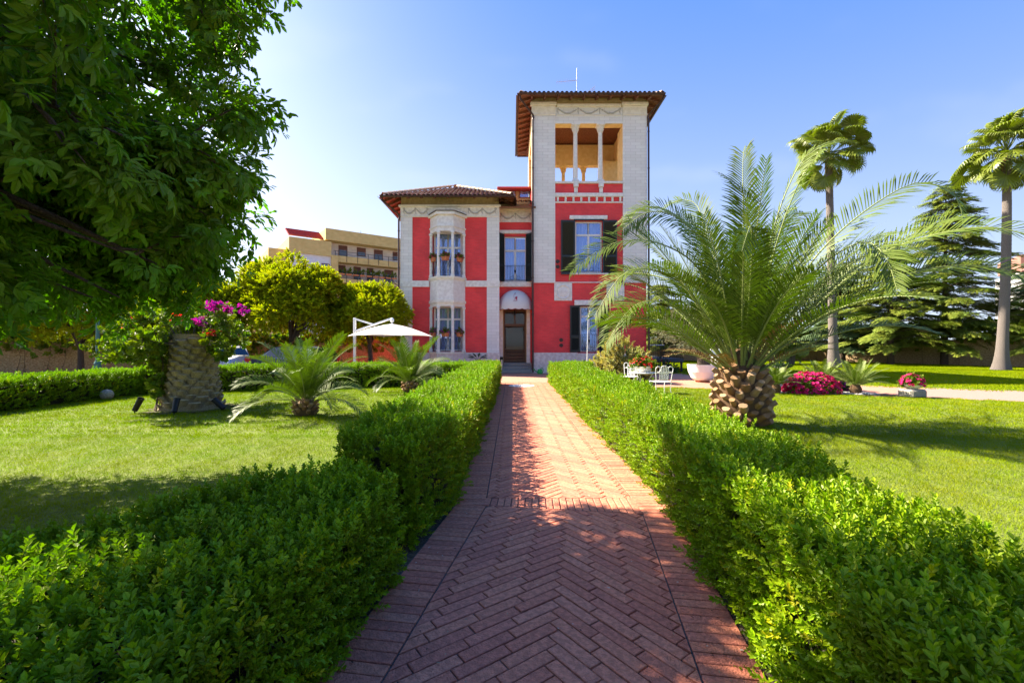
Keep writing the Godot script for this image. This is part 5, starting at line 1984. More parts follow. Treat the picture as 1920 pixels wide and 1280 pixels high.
func parasol() -> void:
	var t := thing("cantilever_parasol", "white cantilever parasol with offset pole beside the villa", "parasol", Vector3(-5.35, 0, -19.0))
	# pole at the left, canopy centre to the right
	var px := -1.25
	var pole := MB.new()
	pole.cbox(Vector3(px, 1.30, 0), Vector3(0.10, 2.6, 0.10), Basis(), 0.012)
	pole.cbox(Vector3(px, 0.04, 0), Vector3(0.9, 0.08, 0.9), Basis(), 0.015)
	part("pole", pole, M.white, t)
	var arm := MB.new()
	arm.bar(Vector3(px, 2.56, 0), Vector3(px + 0.85, 2.30, 0), 0.06, 0.07)
	arm.bar(Vector3(px + 0.05, 2.05, 0.02), Vector3(1.0 - 0.75, 2.56, 0.02), 0.06, 0.075)
	part("arm", arm, M.white, t)
	var hub := MB.new()
	hub.ball(Vector3(0.32, 2.50, 0.02), Vector3(0.09, 0.10, 0.09), 12, 8)
	hub.rod(Vector3(0.32, 2.45, 0.02), Vector3(0.32, 1.9, 0.02), 0.03, 0.03, 8)
	part("hub", hub, M.white, t)
	var cn := MB.new()
	var c := Vector3(0.32, 2.36, 0.02)
	var corner := []
	for k in 4:
		var a := PI / 4 + k * PI / 2 + 0.32
		corner.append(c + Vector3(cos(a) * 1.75, -0.52, sin(a) * 1.75))
	for k in 4:
		var a: Vector3 = corner[k]
		var b: Vector3 = corner[(k + 1) % 4]
		for i in 8:
			for j in 4:
				var f := func(u: float, v: float) -> Vector3:
					var e := a.lerp(b, u)
					return c.lerp(e, v) + Vector3.UP * (0.06 * sin(PI * v) + 0.10 * v * sin(PI * u) * 0.4)
				cn.quad(f.call(i / 8.0, j / 4.0), f.call((i + 1) / 8.0, j / 4.0), f.call((i + 1) / 8.0, (j + 1) / 4.0), f.call(i / 8.0, (j + 1) / 4.0), Vector3.UP)
	part("canopy", cn, M.canvas, t)
	for k in 4:
		var rb := MB.new()
		rb.bar(c - Vector3.UP * 0.03, corner[k] - Vector3.UP * 0.02, 0.02, 0.03)
		part("rib", rb, M.white, t)

func car(called: String, label: String, at: Vector3, turn: float, paint: Color, size := Vector3(1.62, 1.48, 3.6)) -> void:
	# nose towards -z; stations along the length with the half-width at sill, belt and roof
	var t := thing(called, label, "car", at, turn, "cars parked behind the hedge")
	var pm := plain(paint, 0.3, 0.1)
	pm.clearcoat_enabled = true
	pm.clearcoat = 0.8
	pm.clearcoat_roughness = 0.05
	var hw := size.x / 2
	var H := size.y
	var L := size.z
	# z share, belt height share, roof height share, half-width scale
	var st := [[0.0, 0.42, 0.44, 0.80], [0.04, 0.52, 0.55, 0.92], [0.16, 0.60, 0.62, 0.98], [0.27, 0.64, 0.67, 1.0], [0.42, 0.66, 0.96, 1.0], [0.55, 0.67, 1.0, 1.0], [0.75, 0.68, 0.985, 1.0], [0.90, 0.69, 0.93, 0.98], [0.975, 0.66, 0.70, 0.94], [1.0, 0.40, 0.44, 0.88]]
	var rs := []
	var cs := PackedVector3Array()
	for k: Array in st:
		var z: float = (k[0] - 0.5) * L
		var w: float = hw * k[3]
		var b: float = k[1] * H
		var top: float = k[2] * H
		var wt := lerpf(w, w * 0.78, clampf((top - b) / (0.3 * H), 0, 1))
		var ring := PackedVector3Array()
		for s: float in [1.0, -1.0]:
			var side := [Vector2(w * 0.9, 0.20), Vector2(w, 0.30), Vector2(w * 1.0, b * 0.75), Vector2(w * 0.965, b), Vector2(wt, top - 0.05), Vector2(wt * 0.82, top)]
			if s < 0: side.reverse()
			for q: Vector2 in side: ring.append(Vector3(q.x * s, q.y, z))
		rs.append(ring)
		cs.append(Vector3(0, H * 0.45, z))
	var body := MB.new()
	body.rings(rs, cs)
	part("body", body, pm, t)
	var gm := plain(lin(0.012, 0.014, 0.018), 0.08, 0.0, 0.8)
	for s: float in [-1.0, 1.0]:
		var g := MB.new()
		var pane := PackedVector3Array()
		for q: Vector2 in [Vector2(-0.16, 0.675), Vector2(-0.05, 0.94), Vector2(0.24, 0.945), Vector2(0.36, 0.90), Vector2(0.40, 0.71), Vector2(0.05, 0.69)]:
			var wide := lerpf(0.972, 0.79, (q.y - 0.675) / 0.3)
			pane.append(Vector3(s * (hw * wide + 0.012), q.y * H, q.x * L))
		for i in range(1, 5):
			g.trio(pane[0], pane[i], pane[i + 1], Vector3(s, 0, 0))
		part("side_window", g, gm, t)
	var rw := MB.new()
	rw.quad(Vector3(-hw * 0.74, 0.92 * H, 0.415 * L), Vector3(hw * 0.74, 0.92 * H, 0.415 * L), Vector3(hw * 0.84, 0.725 * H, 0.482 * L), Vector3(-hw * 0.84, 0.725 * H, 0.482 * L), Vector3(0, 0, 1))
	part("rear_window", rw, gm, t)
	var ws := MB.new()
	ws.quad(Vector3(-hw * 0.74, 0.95 * H, -0.09 * L), Vector3(hw * 0.74, 0.95 * H, -0.09 * L), Vector3(hw * 0.86, 0.69 * H, -0.225 * L), Vector3(-hw * 0.86, 0.69 * H, -0.225 * L), Vector3(0, 0, -1))
	part("windscreen", ws, gm, t)
	for s: float in [-1.0, 1.0]:
		var tl := MB.new()
		tl.ball(Vector3(s * hw * 0.80, 0.60 * H, 0.478 * L), Vector3(0.12, 0.13, 0.07), 10, 6)
		part("tail_light", tl, plain(lin(0.45, 0.01, 0.01), 0.2), t)
		var hl := MB.new()
		hl.ball(Vector3(s * hw * 0.72, 0.46 * H, -0.47 * L), Vector3(0.14, 0.10, 0.08), 10, 6)
		part("headlight", hl, M.steel, t)
		for z: float in [-0.33, 0.33]:
			var wh := MB.new()
			var wb := Basis(Vector3(0, 0, 1), -s * PI / 2)
			wh.lathe(Vector3(s * (hw - 0.16), 0.29, z * L), PackedVector2Array([Vector2(0.18, 0.17), Vector2(0.27, 0.175), Vector2(0.29, 0.15), Vector2(0.29, 0.0), Vector2(0.2, 0.0)]), 20, wb)
			var tyre := part("wheel", wh, plain(lin(0.02, 0.02, 0.02), 0.8), t)
			var rm := MB.new()
			rm.lathe(Vector3(s * (hw - 0.16), 0.29, z * L), PackedVector2Array([Vector2(0.0, 0.15), Vector2(0.05, 0.16), Vector2(0.17, 0.13), Vector2(0.185, 0.165)]), 20, wb)
			part("rim", rm, M.steel, tyre)
	var bp := MB.new()
	bp.cbox(Vector3(0, 0.34 * H, 0.5 * L - 0.01), Vector3(size.x * 0.86, 0.16, 0.10), Basis(), 0.03)
	part("bumper", bp, pm, t)

func planter(label: String, at: Vector3, turn: float, m: Material, seed_: int) -> void:
	var r := RandomNumberGenerator.new()
	r.seed = seed_
	var t := thing("flower_box", label, "planter", at, turn, "terracotta flower boxes on the bay window railings")
	var b := MB.new()
	var rs := []
	var cs := PackedVector3Array()
	for k: Array in [[0.0, 0.82], [0.15, 0.96], [0.17, 1.04], [0.20, 1.04]]:
		var ring := PackedVector3Array()
		for j in 16:
			var a := TAU * j / 16
			ring.append(Vector3(clampf(cos(a) * 1.25, -1, 1) * 0.21 * k[1], k[0], clampf(sin(a) * 1.25, -1, 1) * 0.09 * k[1]))
		rs.append(ring)
		cs.append(Vector3(0, k[0], 0))
	b.rings(rs, cs)
	part("box", b, M.terracotta, t)
	mound(t, Vector3(0.24, 0.22, 0.15), M.tiny_sprig, M.ivy, 70, r, M.bloom_tiny, m, 46, Vector3(0, 0.19, 0))

func garden_chair(label: String, at: Vector3, turn: float) -> void:
	var t := thing("garden_chair", label, "chair", at, turn, "white wrought iron garden chairs")
	var w := 0.23
	for s: float in [-1.0, 1.0]:
		for z: float in [-0.2, 0.22]:
			var l := MB.new()
			l.tube(path_of([Vector3(s * w * 1.05, 0.0, z * 1.1), Vector3(s * w * 0.9, 0.22, z * 0.95), Vector3(s * w, 0.44, z)], 6), PackedFloat32Array([0.011]), 6)
			part("leg", l, M.white, t)
	var seat := MB.new()
	seat.tube(PackedVector3Array([Vector3(-w, 0.44, -0.2), Vector3(w, 0.44, -0.2), Vector3(w, 0.44, 0.22), Vector3(-w, 0.44, 0.22), Vector3(-w, 0.44, -0.2)]), PackedFloat32Array([0.011]), 6)
	for i in 9:
		var x := lerpf(-w, w, (i + 0.5) / 9)
		seat.bar(Vector3(x, 0.445, -0.2), Vector3(x, 0.445, 0.22), 0.025, 0.004)
	part("seat", seat, M.white, t)
	# back: two posts ending in scrolls, a crown loop, and a woven panel
	var back := MB.new()
	for s: float in [-1.0, 1.0]:
		back.rod(Vector3(s * w * 0.92, 0.44, 0.22), Vector3(s * w * 1.1, 0.80, 0.28), 0.011, 0.011, 6)
		var pts := PackedVector3Array()
		for k in 13:
			var a := PI * 1.6 * k / 12.0
			pts.append(Vector3(s * (w * 1.1 - 0.075 + 0.075 * cos(a)), 0.80 + 0.075 * sin(a), 0.285))
		back.tube(pts, PackedFloat32Array([0.010]), 6)
	var loop := PackedVector3Array()
	for k in 13:
		var a := PI * k / 12.0
		loop.append(Vector3(0.105 * cos(a), 0.82 + 0.075 * sin(a), 0.285))
	back.tube(loop, PackedFloat32Array([0.010]), 6)
	back.rod(Vector3(-w * 1.05, 0.70, 0.262), Vector3(w * 1.05, 0.70, 0.262), 0.010, 0.010, 6)
	part("back_frame", back, M.white, t)
	var mesh := MB.new()
	for i in 6:
		var x := lerpf(-0.12, 0.12, i / 5.0)
		mesh.bar(Vector3(x, 0.46, 0.225), Vector3(x, 0.82 + 0.06 * cos(x * 9.0), 0.28), 0.02, 0.004, Vector3.BACK)
	for i in 6:
		var y := lerpf(0.48, 0.79, i / 5.0)
		mesh.bar(Vector3(-0.13, y, 0.232 + (y - 0.46) * 0.14), Vector3(0.13, y, 0.232 + (y - 0.46) * 0.14), 0.016, 0.004, Vector3.BACK)
	part("back_panel", mesh, M.white, t)

func cycad(label: String, at: Vector3, rad: float, seed_: int) -> void:
	var r := RandomNumberGenerator.new()
	r.seed = seed_
	var t := thing("cycad", label, "cycad", at, 0.0, "cycads in the gravel bed")
	var b := MB.new()
	b.lathe(Vector3.ZERO, PackedVector2Array([Vector2(0.0, -0.02), Vector2(0.14, 0.0), Vector2(0.16, 0.16), Vector2(0.11, 0.28), Vector2(0.0, 0.32)]), 12)
	part("stem", b, M.fibre, t)
	for i in 30:
		var u := (i + 0.5) / 30
		var az := i * 2.399963
		add_frond(arch(Vector3(cos(az) * 0.07, 0.26, sin(az) * 0.07), az, lerpf(0.3, 1.25, u), rad * r.randf_range(0.9, 1.1), lerpf(0.9, 0.5, u), 10), 34, 0.17, 0.014, 0.10, r, t, 0.010, M.cycad)

func apartment() -> void:
	# facade from A (near corner) to B (further right); local x along it, z outwards
	var A := Vector3(-25.8, 0, -66.0)
	var B := Vector3(-13.5, 0, -75.0)
	var ang := atan2(-(B.z - A.z), B.x - A.x)
	var t := thing("apartment_building", "yellow and white apartment block with planted balconies beyond the trees", "building", A, ang)
	var white := mottled(lin(0.55, 0.52, 0.46), lin(0.64, 0.61, 0.55), 4.0, 0.85, 0.1, 51)
	var yel := mottled(lin(0.52, 0.38, 0.13), lin(0.60, 0.45, 0.17), 5.0, 0.85, 0.1, 52)
	var tilew := mottled(lin(0.56, 0.58, 0.62), lin(0.62, 0.64, 0.68), 3.0, 0.6, 0.1, 53)
	var brown := plain(lin(0.12, 0.05, 0.035), 0.7)
	var len_ := (B - A).length() + 9.0
	var w := MB.new()
	w.box(-0.6, len_, 0.0, 17.0, -12.0, -1.6)
	part("wall", w, white, t)
	var wing := MB.new()
	wing.box(-6.0, -0.6, 0.0, 15.0, -11.0, 0.0)
	part("wing", wing, tilew, t)
	var r := RandomNumberGenerator.new()
	r.seed = 9
	# storey bands and balconies
	var yb := [5.2, 8.1, 11.1, 14.1]
	for k in 4:
		var s := MB.new()
		var y: float = yb[k]
		s.box(-0.6, len_, y - 0.55, y + 0.05, -1.6, 0.15)
		if k == 3: s.box(-0.6, len_, y + 0.05, y + 0.35, -0.05, 0.15)
		var bal := part("balcony", s, yel, t)
		var rl := MB.new()
		rl.bar(Vector3(-0.2, y + 1.0, 0.08), Vector3(len_, y + 1.0, 0.08), 0.05, 0.05)
		rl.bar(Vector3(-0.2, y + 0.6, 0.08), Vector3(len_, y + 0.6, 0.08), 0.03, 0.03)
		for i in int(len_ / 1.6):
			rl.bar(Vector3(i * 1.6, y - 0.5, 0.17), Vector3(i * 1.6, y + 1.0, 0.17), 0.05, 0.05, Vector3.BACK)
		part("railing", rl, M.iron, bal)
	var roof := MB.new()
	roof.box(-1.4, len_ + 0.4, 16.55, 18.2, -12.4, 0.25)
	part("roof_parapet", roof, yel, t)
	var pil := MB.new()
	pil.box(-0.6, 0.35, 0.0, 14.4, -1.6, 0.35)
	part("corner_pillar", pil, yel, t)
	var band := MB.new()
	band.box(-6.2, -0.601, 14.2, 16.3, -11.2, 0.28)
	part("terrace_parapet", band, yel, t)
	for k in 4:
		var y: float = yb[k] + 0.05
		var x := 0.9
		while x < len_ - 1.2:
			var ww := r.randf_range(0.9, 1.5)
			var door := r.randf() < 0.5
			var f := MB.new()
			var y0 := y + (0.0 if door else 0.9)
			f.box(x, x + ww, y0, y + 2.2, -1.599, -1.54)
			var win := part("window", f, brown, t)
			var g := MB.new()
			g.quad(Vector3(x + 0.1, y0 + 0.1, -1.53), Vector3(x + ww - 0.1, y0 + 0.1, -1.53), Vector3(x + ww - 0.1, y + 1.5, -1.53), Vector3(x + 0.1, y + 1.5, -1.53), Vector3.BACK)
			part("pane", g, plain(lin(0.04, 0.05, 0.07), 0.1, 0.0, 0.8), win)
			x += ww + r.randf_range(0.9, 2.0)
		if k == 1 or k == 2:
			var xs := []
			for i in 150:
				xs.append(Transform3D(aimed(Vector3.UP + rv(r) * 0.6, r, r.randf_range(2.0, 5.0)), Vector3(r.randf_range(0.5, 9.5), y + r.randf_range(0.6, 1.4), r.randf_range(-0.5, 0.0))))
			many("balcony_plants", M.tiny_sprig, M.ivy, xs, tones(150, r), t)
			for i in 9:
				var p := MB.new()
				p.cbox(Vector3(0.9 + i * 1.0, y + 0.62, 0.26), Vector3(0.8, 0.22, 0.2), Basis(), 0.02)
				part("flower_trough", p, M.terracotta, t)
	for q: Array in [[-4.8, 11.6, 0.9, 1.6], [-4.8, 8.4, 0.9, 1.6], [-1.9, 11.2, 1.1, 1.9], [-1.9, 8.2, 1.1, 1.9]]:
		var f := MB.new()
		f.box(q[0], q[0] + q[2], q[1], q[1] + q[3], 0.001, 0.06)
		var win := part("window", f, brown, t)
		var g := MB.new()
		g.quad(Vector3(q[0] + 0.12, q[1] + 0.12, 0.065), Vector3(q[0] + q[2] - 0.12, q[1] + 0.12, 0.065), Vector3(q[0] + q[2] - 0.12, q[1] + q[3] - 0.12, 0.065), Vector3(q[0] + 0.12, q[1] + q[3] - 0.12, 0.065), Vector3.BACK)
		part("pane", g, plain(lin(0.10, 0.14, 0.2), 0.1, 0.0, 0.8), win)
	var aw := MB.new()
	for i in 6:
		aw.bar(Vector3(-6.0, 16.9 + i * 0.26, -1.2 - i * 0.5), Vector3(-1.4, 16.9 + i * 0.26, -1.2 - i * 0.5), 0.5, 0.16)
	part("terrace_pergola", aw, M.redpaint, t)
	var steps := MB.new()
	steps.box(-8.4, -6.2, 0.0, 14.9, -13.0, -2.0)
	steps.box(-10.5, -8.4, 0.0, 13.3, -16.0, -5.0)
	part("stepped_flank", steps, yel, t)
	var ch := MB.new()
	ch.cbox(Vector3(9.0, 18.5, -3.0), Vector3(0.35, 0.7, 0.35), Basis(), 0.02)
	ch.rod(Vector3(5.0, 18.2, -4.0), Vector3(5.0, 19.6, -4.0), 0.03, 0.03, 5)
	part("chimney", ch, M.gutter, t)

func far_house() -> void:
	var t := thing("white_house", "white house with tiled eave and balcony beyond the right wall", "house", Vector3(78.5, 0, -58.0), -0.55)
	var m := mottled(lin(0.62, 0.61, 0.58), lin(0.70, 0.69, 0.66), 4.0, 0.85, 0.1, 61)
	var w := MB.new()
	w.box(-9, 9, 0, 11.6, -10, 0)
	part("wall", w, m, t)
	var e := MB.new()
	e.cbox(Vector3(0, 11.7, 0.6), Vector3(19.4, 0.22, 2.6), Basis(Vector3.RIGHT, 0.25), 0.0)
	e.cbox(Vector3(0, 12.9, -4.0), Vector3(18.6, 2.0, 8.0), Basis(), 0.1)
	part("roof", e, M.tile_mats[1], t)
	for k in 2:
		var b := MB.new()
		b.box(-8, 8, 5.2 + 3.1 * k, 5.5 + 3.1 * k, 0.001, 1.5)
		b.box(-8, 8, 5.5 + 3.1 * k, 6.4 + 3.1 * k, 1.38, 1.5)
		part("balcony", b, m, t)
		for i in 6:
			var g := MB.new()
			g.box(-7.2 + i * 2.6, -5.9 + i * 2.6, 5.51 + 3.1 * k, 7.7 + 3.1 * k, 0.001, 0.05)
			part("window", g, plain(lin(0.05, 0.08, 0.12), 0.15), t)

func garden_wall(label: String, pts: Array, high: float, ivy_count: int, ivy_top: float, seed_: int) -> void:
	var r := RandomNumberGenerator.new()
	r.seed = seed_
	var t := thing("garden_wall", label, "wall", Vector3.ZERO, 0.0, "rendered walls round the garden")
	for i in pts.size() - 1:
		var a: Vector3 = pts[i]
		var b: Vector3 = pts[i + 1]
		var mb := MB.new()
		mb.bar(a + Vector3.UP * (high / 2 - 0.03), b + Vector3.UP * (high / 2 - 0.03), 0.3, high + 0.06)
		part("wall_section", mb, M.wallstone, t)
		var cp := MB.new()
		cp.bar(a + Vector3.UP * (high + 0.035), b + Vector3.UP * (high + 0.035), 0.4, 0.07)
		part("coping", cp, M.wallstone, t)
		var n := int((b - a).length() / 4.0)
		for k in range(1, n):
			var p := a.lerp(b, float(k) / n)
			var q := MB.new()
			q.cbox(p + Vector3.UP * (high / 2 + 0.04), Vector3(0.42, high + 0.2, 0.42), Basis(Vector3.UP, atan2(-(b.z - a.z), b.x - a.x)), 0.02)
			part("pier", q, M.wallstone, t)
	var v := thing("wall_creeper", label.replace("wall", "creeper on the wall"), "creeper", Vector3.ZERO, 0.0, "creepers on the garden walls")
	tag(v, "leafy creeper spilling over " + label, "creeper")
	var xs := []
	var st := MB.new()
	var f := FastNoiseLite.new()
	f.seed = seed_
	f.frequency = 0.22
	var total := 0.0
	for i in pts.size() - 1: total += (pts[i + 1] - pts[i]).length()
	for i in pts.size() - 1:
		var a: Vector3 = pts[i]
		var b: Vector3 = pts[i + 1]
		var nn := (b - a).normalized().cross(Vector3.UP)
		if nn.dot(-a) < 0: nn = -nn
		for k in int(ivy_count * (b - a).length() / total):
			var s := r.randf()
			var p := a.lerp(b, s)
			var w := f.get_noise_1d(p.x + p.z)
			var top := ivy_top * (1.0 + 0.25 * w)
			var y := top - absf(r.randfn()) * (0.45 + 0.7 * maxf(0.0, w + 0.1))
			if y < 0.1: continue
			xs.append(Transform3D(aimed(nn * 0.8 + Vector3.UP * 0.6 + rv(r) * 0.6, r, r.randf_range(1.2, 2.2)), p + nn * (0.2 + r.randf() * 0.35) + Vector3.UP * y))
		for k in int((b - a).length() * 1.2):
			var p := a.lerp(b, r.randf()) + nn * 0.18
			st.tube(path_of([p, p + Vector3(r.randf_range(-0.3, 0.3), high * 0.5, 0), p + Vector3(r.randf_range(-0.5, 0.5), high, 0)], 5), PackedFloat32Array([0.014, 0.008]), 4)
	part("stems", st, M.bark, v)
	many("foliage", M.ivy_sprig, M.ivy, xs, tones(xs.size(), r, 0.3, 0.2), v)

func pot(called: String, label: String, at: Vector3, prof: PackedVector2Array, m: Material, group := "") -> Node3D:
	var t := thing(called, label, "pot", at, 0.0, group)
	var mb := MB.new()
	mb.lathe(Vector3.ZERO, prof, 26)
	part("bowl", mb, m, t)
	return t

# clear air: blue scatter paling to the horizon, and haze that scatters forward from the sun, with a few thin wisps
func clear_sky(towards_sun: Vector3) -> ImageTexture:
	var w := 512
	var h := 256
	var im := Image.create(w, h, false, Image.FORMAT_RGBF)
	var f := FastNoiseLite.new()
	f.seed = 12
	f.frequency = 0.9
	f.fractal_octaves = 5
	for j in h:
		var el := (0.5 - (j + 0.5) / h) * PI
		var y := sin(el)
		for i in w:
			var az := (i + 0.5) / w * TAU
			var d := Vector3(sin(az) * cos(el), y, -cos(az) * cos(el))
			var c := d.dot(towards_sun)
			var up := maxf(y, 0.0)
			var k := pow(1.0 - up, 3.0)
			var col := Vector3(0.012, 0.060, 0.212).lerp(Vector3(0.170, 0.203, 0.234), k)
			var fwd := pow(0.16 / (1.36 - 1.2 * c), 1.5)
			col += Vector3(1.0, 0.97, 0.90) * 1.45 * fwd * pow(1.0 - up, 2.2)
			col += Vector3(1.0, 0.96, 0.88) * 2.0 * exp(-acos(clampf(c, -1.0, 1.0)) / 0.15)
			var p := Vector3(d.x * 2.2, d.z * 2.2, 0.0) / (up + 0.25)
			var wisp := smoothstep(0.18, 0.62, f.get_noise_2d(p.x * 0.7, p.y * 2.2)) * smoothstep(0.05, 0.35, up)
			col = col.lerp(Vector3(0.24, 0.25, 0.27), 0.10 * wisp)
			if y < 0.0:
				col = Vector3(0.12, 0.12, 0.11)
			im.set_pixel(i, j, Color(col.x, col.y, col.z))
	return ImageTexture.create_from_image(im)

func _ready() -> void:
	# ---- camera, sky, sun, exposure
	var cam := Camera3D.new()
	cam.name = "camera"
	add_child(cam)
	cam.fov = 73.96
	cam.position = Vector3(0, 1.5, 0)
	cam.rotation_degrees.x = 0.34
	cam.near = 0.05
	cam.far = 1200.0
	cam.current = true
	var sun := DirectionalLight3D.new()
	sun.name = "sun"
	sun.light_energy = 1.5
	sun.light_color = Color(1.0, 0.945, 0.86)
	sun.light_angular_distance = 0.55
	sun.shadow_enabled = true
	add_child(sun)
	sun.look_at_from_position(Vector3(-1.0, 1.0, -0.42) * 50.0, Vector3.ZERO)
	var we := WorldEnvironment.new()
	we.name = "world"
	var env := Environment.new()
	var sky := Sky.new()
	var sm := PanoramaSkyMaterial.new()
	sm.panorama = clear_sky(sun.global_basis.z.normalized())
	sky.sky_material = sm
	env.background_mode = Environment.BG_SKY
	env.sky = sky
	env.tonemap_mode = Environment.TONE_MAPPER_LINEAR
	env.tonemap_exposure = 4.6
	env.sdfgi_enabled = true
	env.ssao_enabled = true
	env.ssil_enabled = true
	we.environment = env
	add_child(we)

	make_materials()
	M.box_sprig = sprig(13, 0.075, 0.026, 0.0155, 0.95, 1)
	M.tiny_sprig = sprig(12, 0.08, 0.05, 0.035, 1.0, 2)
	M.leaf_sprig = sprig(16, 0.16, 0.085, 0.05, 1.0, 3)
	M.privet_sprig = sprig(22, 0.22, 0.085, 0.045, 0.95, 4)
	M.olive_sprig = sprig(22, 0.26, 0.065, 0.014, 0.8, 6)
	M.ivy_sprig = sprig(9, 0.14, 0.095, 0.085, 1.1, 7)
	M.spray = compound_spray(9)
	M.needle_spray = needle_mesh()
	M.bloom_small = bloom_mesh(0.045, 5)
	M.bloom_tiny = bloom_mesh(0.035, 5)
	M.bloom_big = bloom_mesh(0.06, 6)
	M.grass_near = grass_patch(0.22, 190, 0.034, 0.0042, 1)
	M.grass_mid = grass_patch(0.45, 300, 0.036, 0.009, 2)
	M.grass_far = grass_patch(1.1, 420, 0.045, 0.022, 3)

	# ---- ground
	var g := MB.new()
	g.sheet(P2([-600, 300, 600, 300, 600, -900, -600, -900]), -0.03)
	struct("ground", g, M.yard)
	var left_lawn := P2([-2.6, 1.4, -1.0, -3.4, -0.9, -17.0, -5, -16.2, -9.4, -14.8, -11.6, -14.0, -11.7, 1.4])
	var right_lawn := P2([1.5, 1.4, 1.9, -4.4, 1.95, -15.6, 5.5, -15.8, 8.0, -14.6, 10.9, -12.9, 13.4, -11.9, 24, -8.2, 24, 1.4])
	var far_lawn := P2([8.6, -19.4, 13.6, -16.0, 16.4, -14.5, 30, -10.0, 60, -3.0, 60, -16, 34.0, -27.5, 27.2, -40.0, 9.0, -41.0])
	for k: Array in [[left_lawn, "lawn"], [right_lawn, "lawn"], [far_lawn, "lawn"]]:
		var l := MB.new()
		l.sheet(k[0], -0.012)
		struct(k[1], l, M.lawn)
	var pz := MB.new()
	pz.sheet(P2([-7.5, -17.3, -1.3, -17.3, -1.3, -17.4, -0.53, -17.6, 1.45, -17.6, 2.8, -17.4, 2.8, -15.7, 5.5, -15.8, 8.0, -14.6, 10.9, -12.9, 13.6, -16.0, 8.6, -19.4, 9.0, -30.0, -5.8, -30.0, -7.5, -26.0]), -0.004)
	struct("forecourt", pz, M.plaza)
	var pw := MB.new()
	pw.sheet(P2([10.9, -12.9, 13.4, -11.9, 24, -8.2, 60, 3.0, 60, -3.0, 30, -10.0, 16.4, -14.5, 13.6, -16.0]), -0.004)
	struct("side_path", pw, M.pinkpath)
	for k: Array in [[-1.40, 1.4, -0.52, BEND, -0.52, -17.2, -1.2, -17.2, -1.2, -3.4, -2.9, 1.4], [0.5, 1.4, 1.44, BEND, 1.44, -17.2, 2.2, -17.2, 2.2, -4.4, 1.7, 1.4]]:
		var sl := MB.new()
		sl.sheet(P2(k), -0.007)
		struct("hedge_soil", sl, M.soil)
	build_path()

	# ---- the villa and what stands far behind
	build_villa()
	apartment()
	far_house()
	garden_wall("rendered ochre wall behind the parked cars on the left", [Vector3(-40, 0, -17), Vector3(-22, 0, -24.5), Vector3(-6.5, 0, -29.5)], 2.0, 1500, 2.3, 71)
	garden_wall("rendered ochre wall behind the far lawn under the cedars", [Vector3(8.0, 0, -41.5), Vector3(27.4, 0, -40.6), Vector3(34.5, 0, -28.0), Vector3(60, 0, -12.0)], 1.75, 6000, 2.9, 72)

	# ---- hedges
	var dens := func(p: Vector2) -> float:
		var d := p.length()
		return clampf(2300.0 / (1.0 + 0.16 * d * d), 330.0, 1100.0)
	hedge("long boxwood hedge along the right edge of the brick path", P2([0.70, 0.9, 1.07, -1.2, 1.21, -2.1, 1.43, -4.4, 1.47, -17.1, 2.85, -17.35, 2.85, -16.4, 2.35, -15.6, 2.33, -9.2, 2.15, -6.3, 2.08, -3.8, 1.66, -1.5, 1.5, 0.9]), 0.80, 1, dens)
	hedge("low boxwood hedge nearest the camera on the left of the path", P2([-1.05, 0.7, -0.98, -1.0, -0.86, -2.0, -0.78, -2.76, -1.20, -3.06, -2.22, -1.92, -3.5, -0.4, -3.5, 0.7]), 0.69, 2, dens)
	hedge("boxwood hedge along the left edge of the path up to the forecourt", P2([-0.76, -3.38, -0.55, -4.3, -0.53, -16.9, -1.3, -17.3, -1.36, -7.0, -1.42, -4.6, -1.32, -3.62]), 0.83, 3, dens)
	hedge("boxwood hedge behind the young palms at the end of the left lawn", P2([-1.35, -16.4, -5.0, -15.8, -9.2, -14.4, -11.1, -13.6, -11.9, -14.6, -5.0, -16.9, -1.35, -17.4]), 0.78, 4, dens)
	hedge("boxwood hedge along the far left side of the lawn", P2([-11.15, -13.5, -11.35, -9.0, -11.5, -2.0, -12.4, -2.0, -12.2, -9.0, -12.0, -14.4]), 0.72, 5, dens)

	# ---- grass
	var band := func(a: float, b: float) -> PackedVector2Array:
		return P2([-70, -a, 70, -a, 70, -b, -70, -b])
	for k: Array in [[left_lawn, "left lawn"], [right_lawn, "right lawn"]]:
		for m: Array in [[0.0, 7.5, 0.2, M.grass_near, "short mown grass on the near part of the "], [7.5, 18.0, 0.40, M.grass_mid, "short mown grass on the far part of the "]]:
			for piece in Geometry2D.intersect_polygons(k[0], band.call(m[0], m[1])):
				grass(m[4] + k[1], piece, m[2], m[3], 81)
	grass("mown grass of the wide lawn beyond the pink path", far_lawn, 0.8, M.grass_far, 83)

	# ---- palms and trees
	big_palm()
	young_palm("young date palm on the left lawn beside the headless trunk", Vector3(-4.37, 0, -9.6), 26, 1.5, 21)
	young_palm("smaller young date palm close to the back hedge", Vector3(-3.2, 0, -14.2), 26, 1.5, 22)
	maple()
	palm_stump()
	fan_palm("tall fan palm with shaded trunk rising behind the big date palm", Vector3(20.6, 0, -29.0), 13.6, 3)
	fan_palm("tall fan palm with pale trunk at the right edge", Vector3(28.4, 0, -26.3), 12.6, 6)
	cedar("tallest cedar, its pointed top left of the pale fan palm trunk", Vector3(31.5, 0, -33.0), 13.2, 5.2, M.cedar, 41)
	cedar("bluish cedar spreading behind the shaded fan palm", Vector3(27.0, 0, -37.0), 8.2, 5.0, M.bluecedar, 42)
	cedar("cedar growing at the far right behind the pale fan palm", Vector3(35.5, 0, -30.0), 7.6, 4.2, M.cedar, 43)
	cedar("broad low cedar between the two fan palms", Vector3(28.0, 0, -33.5), 8.8, 4.6, M.cedar, 44)
	cedar("cedar glimpsed behind the villa terrace", Vector3(13.0, 0, -39.0), 6.8, 4.0, M.cedar, 45)
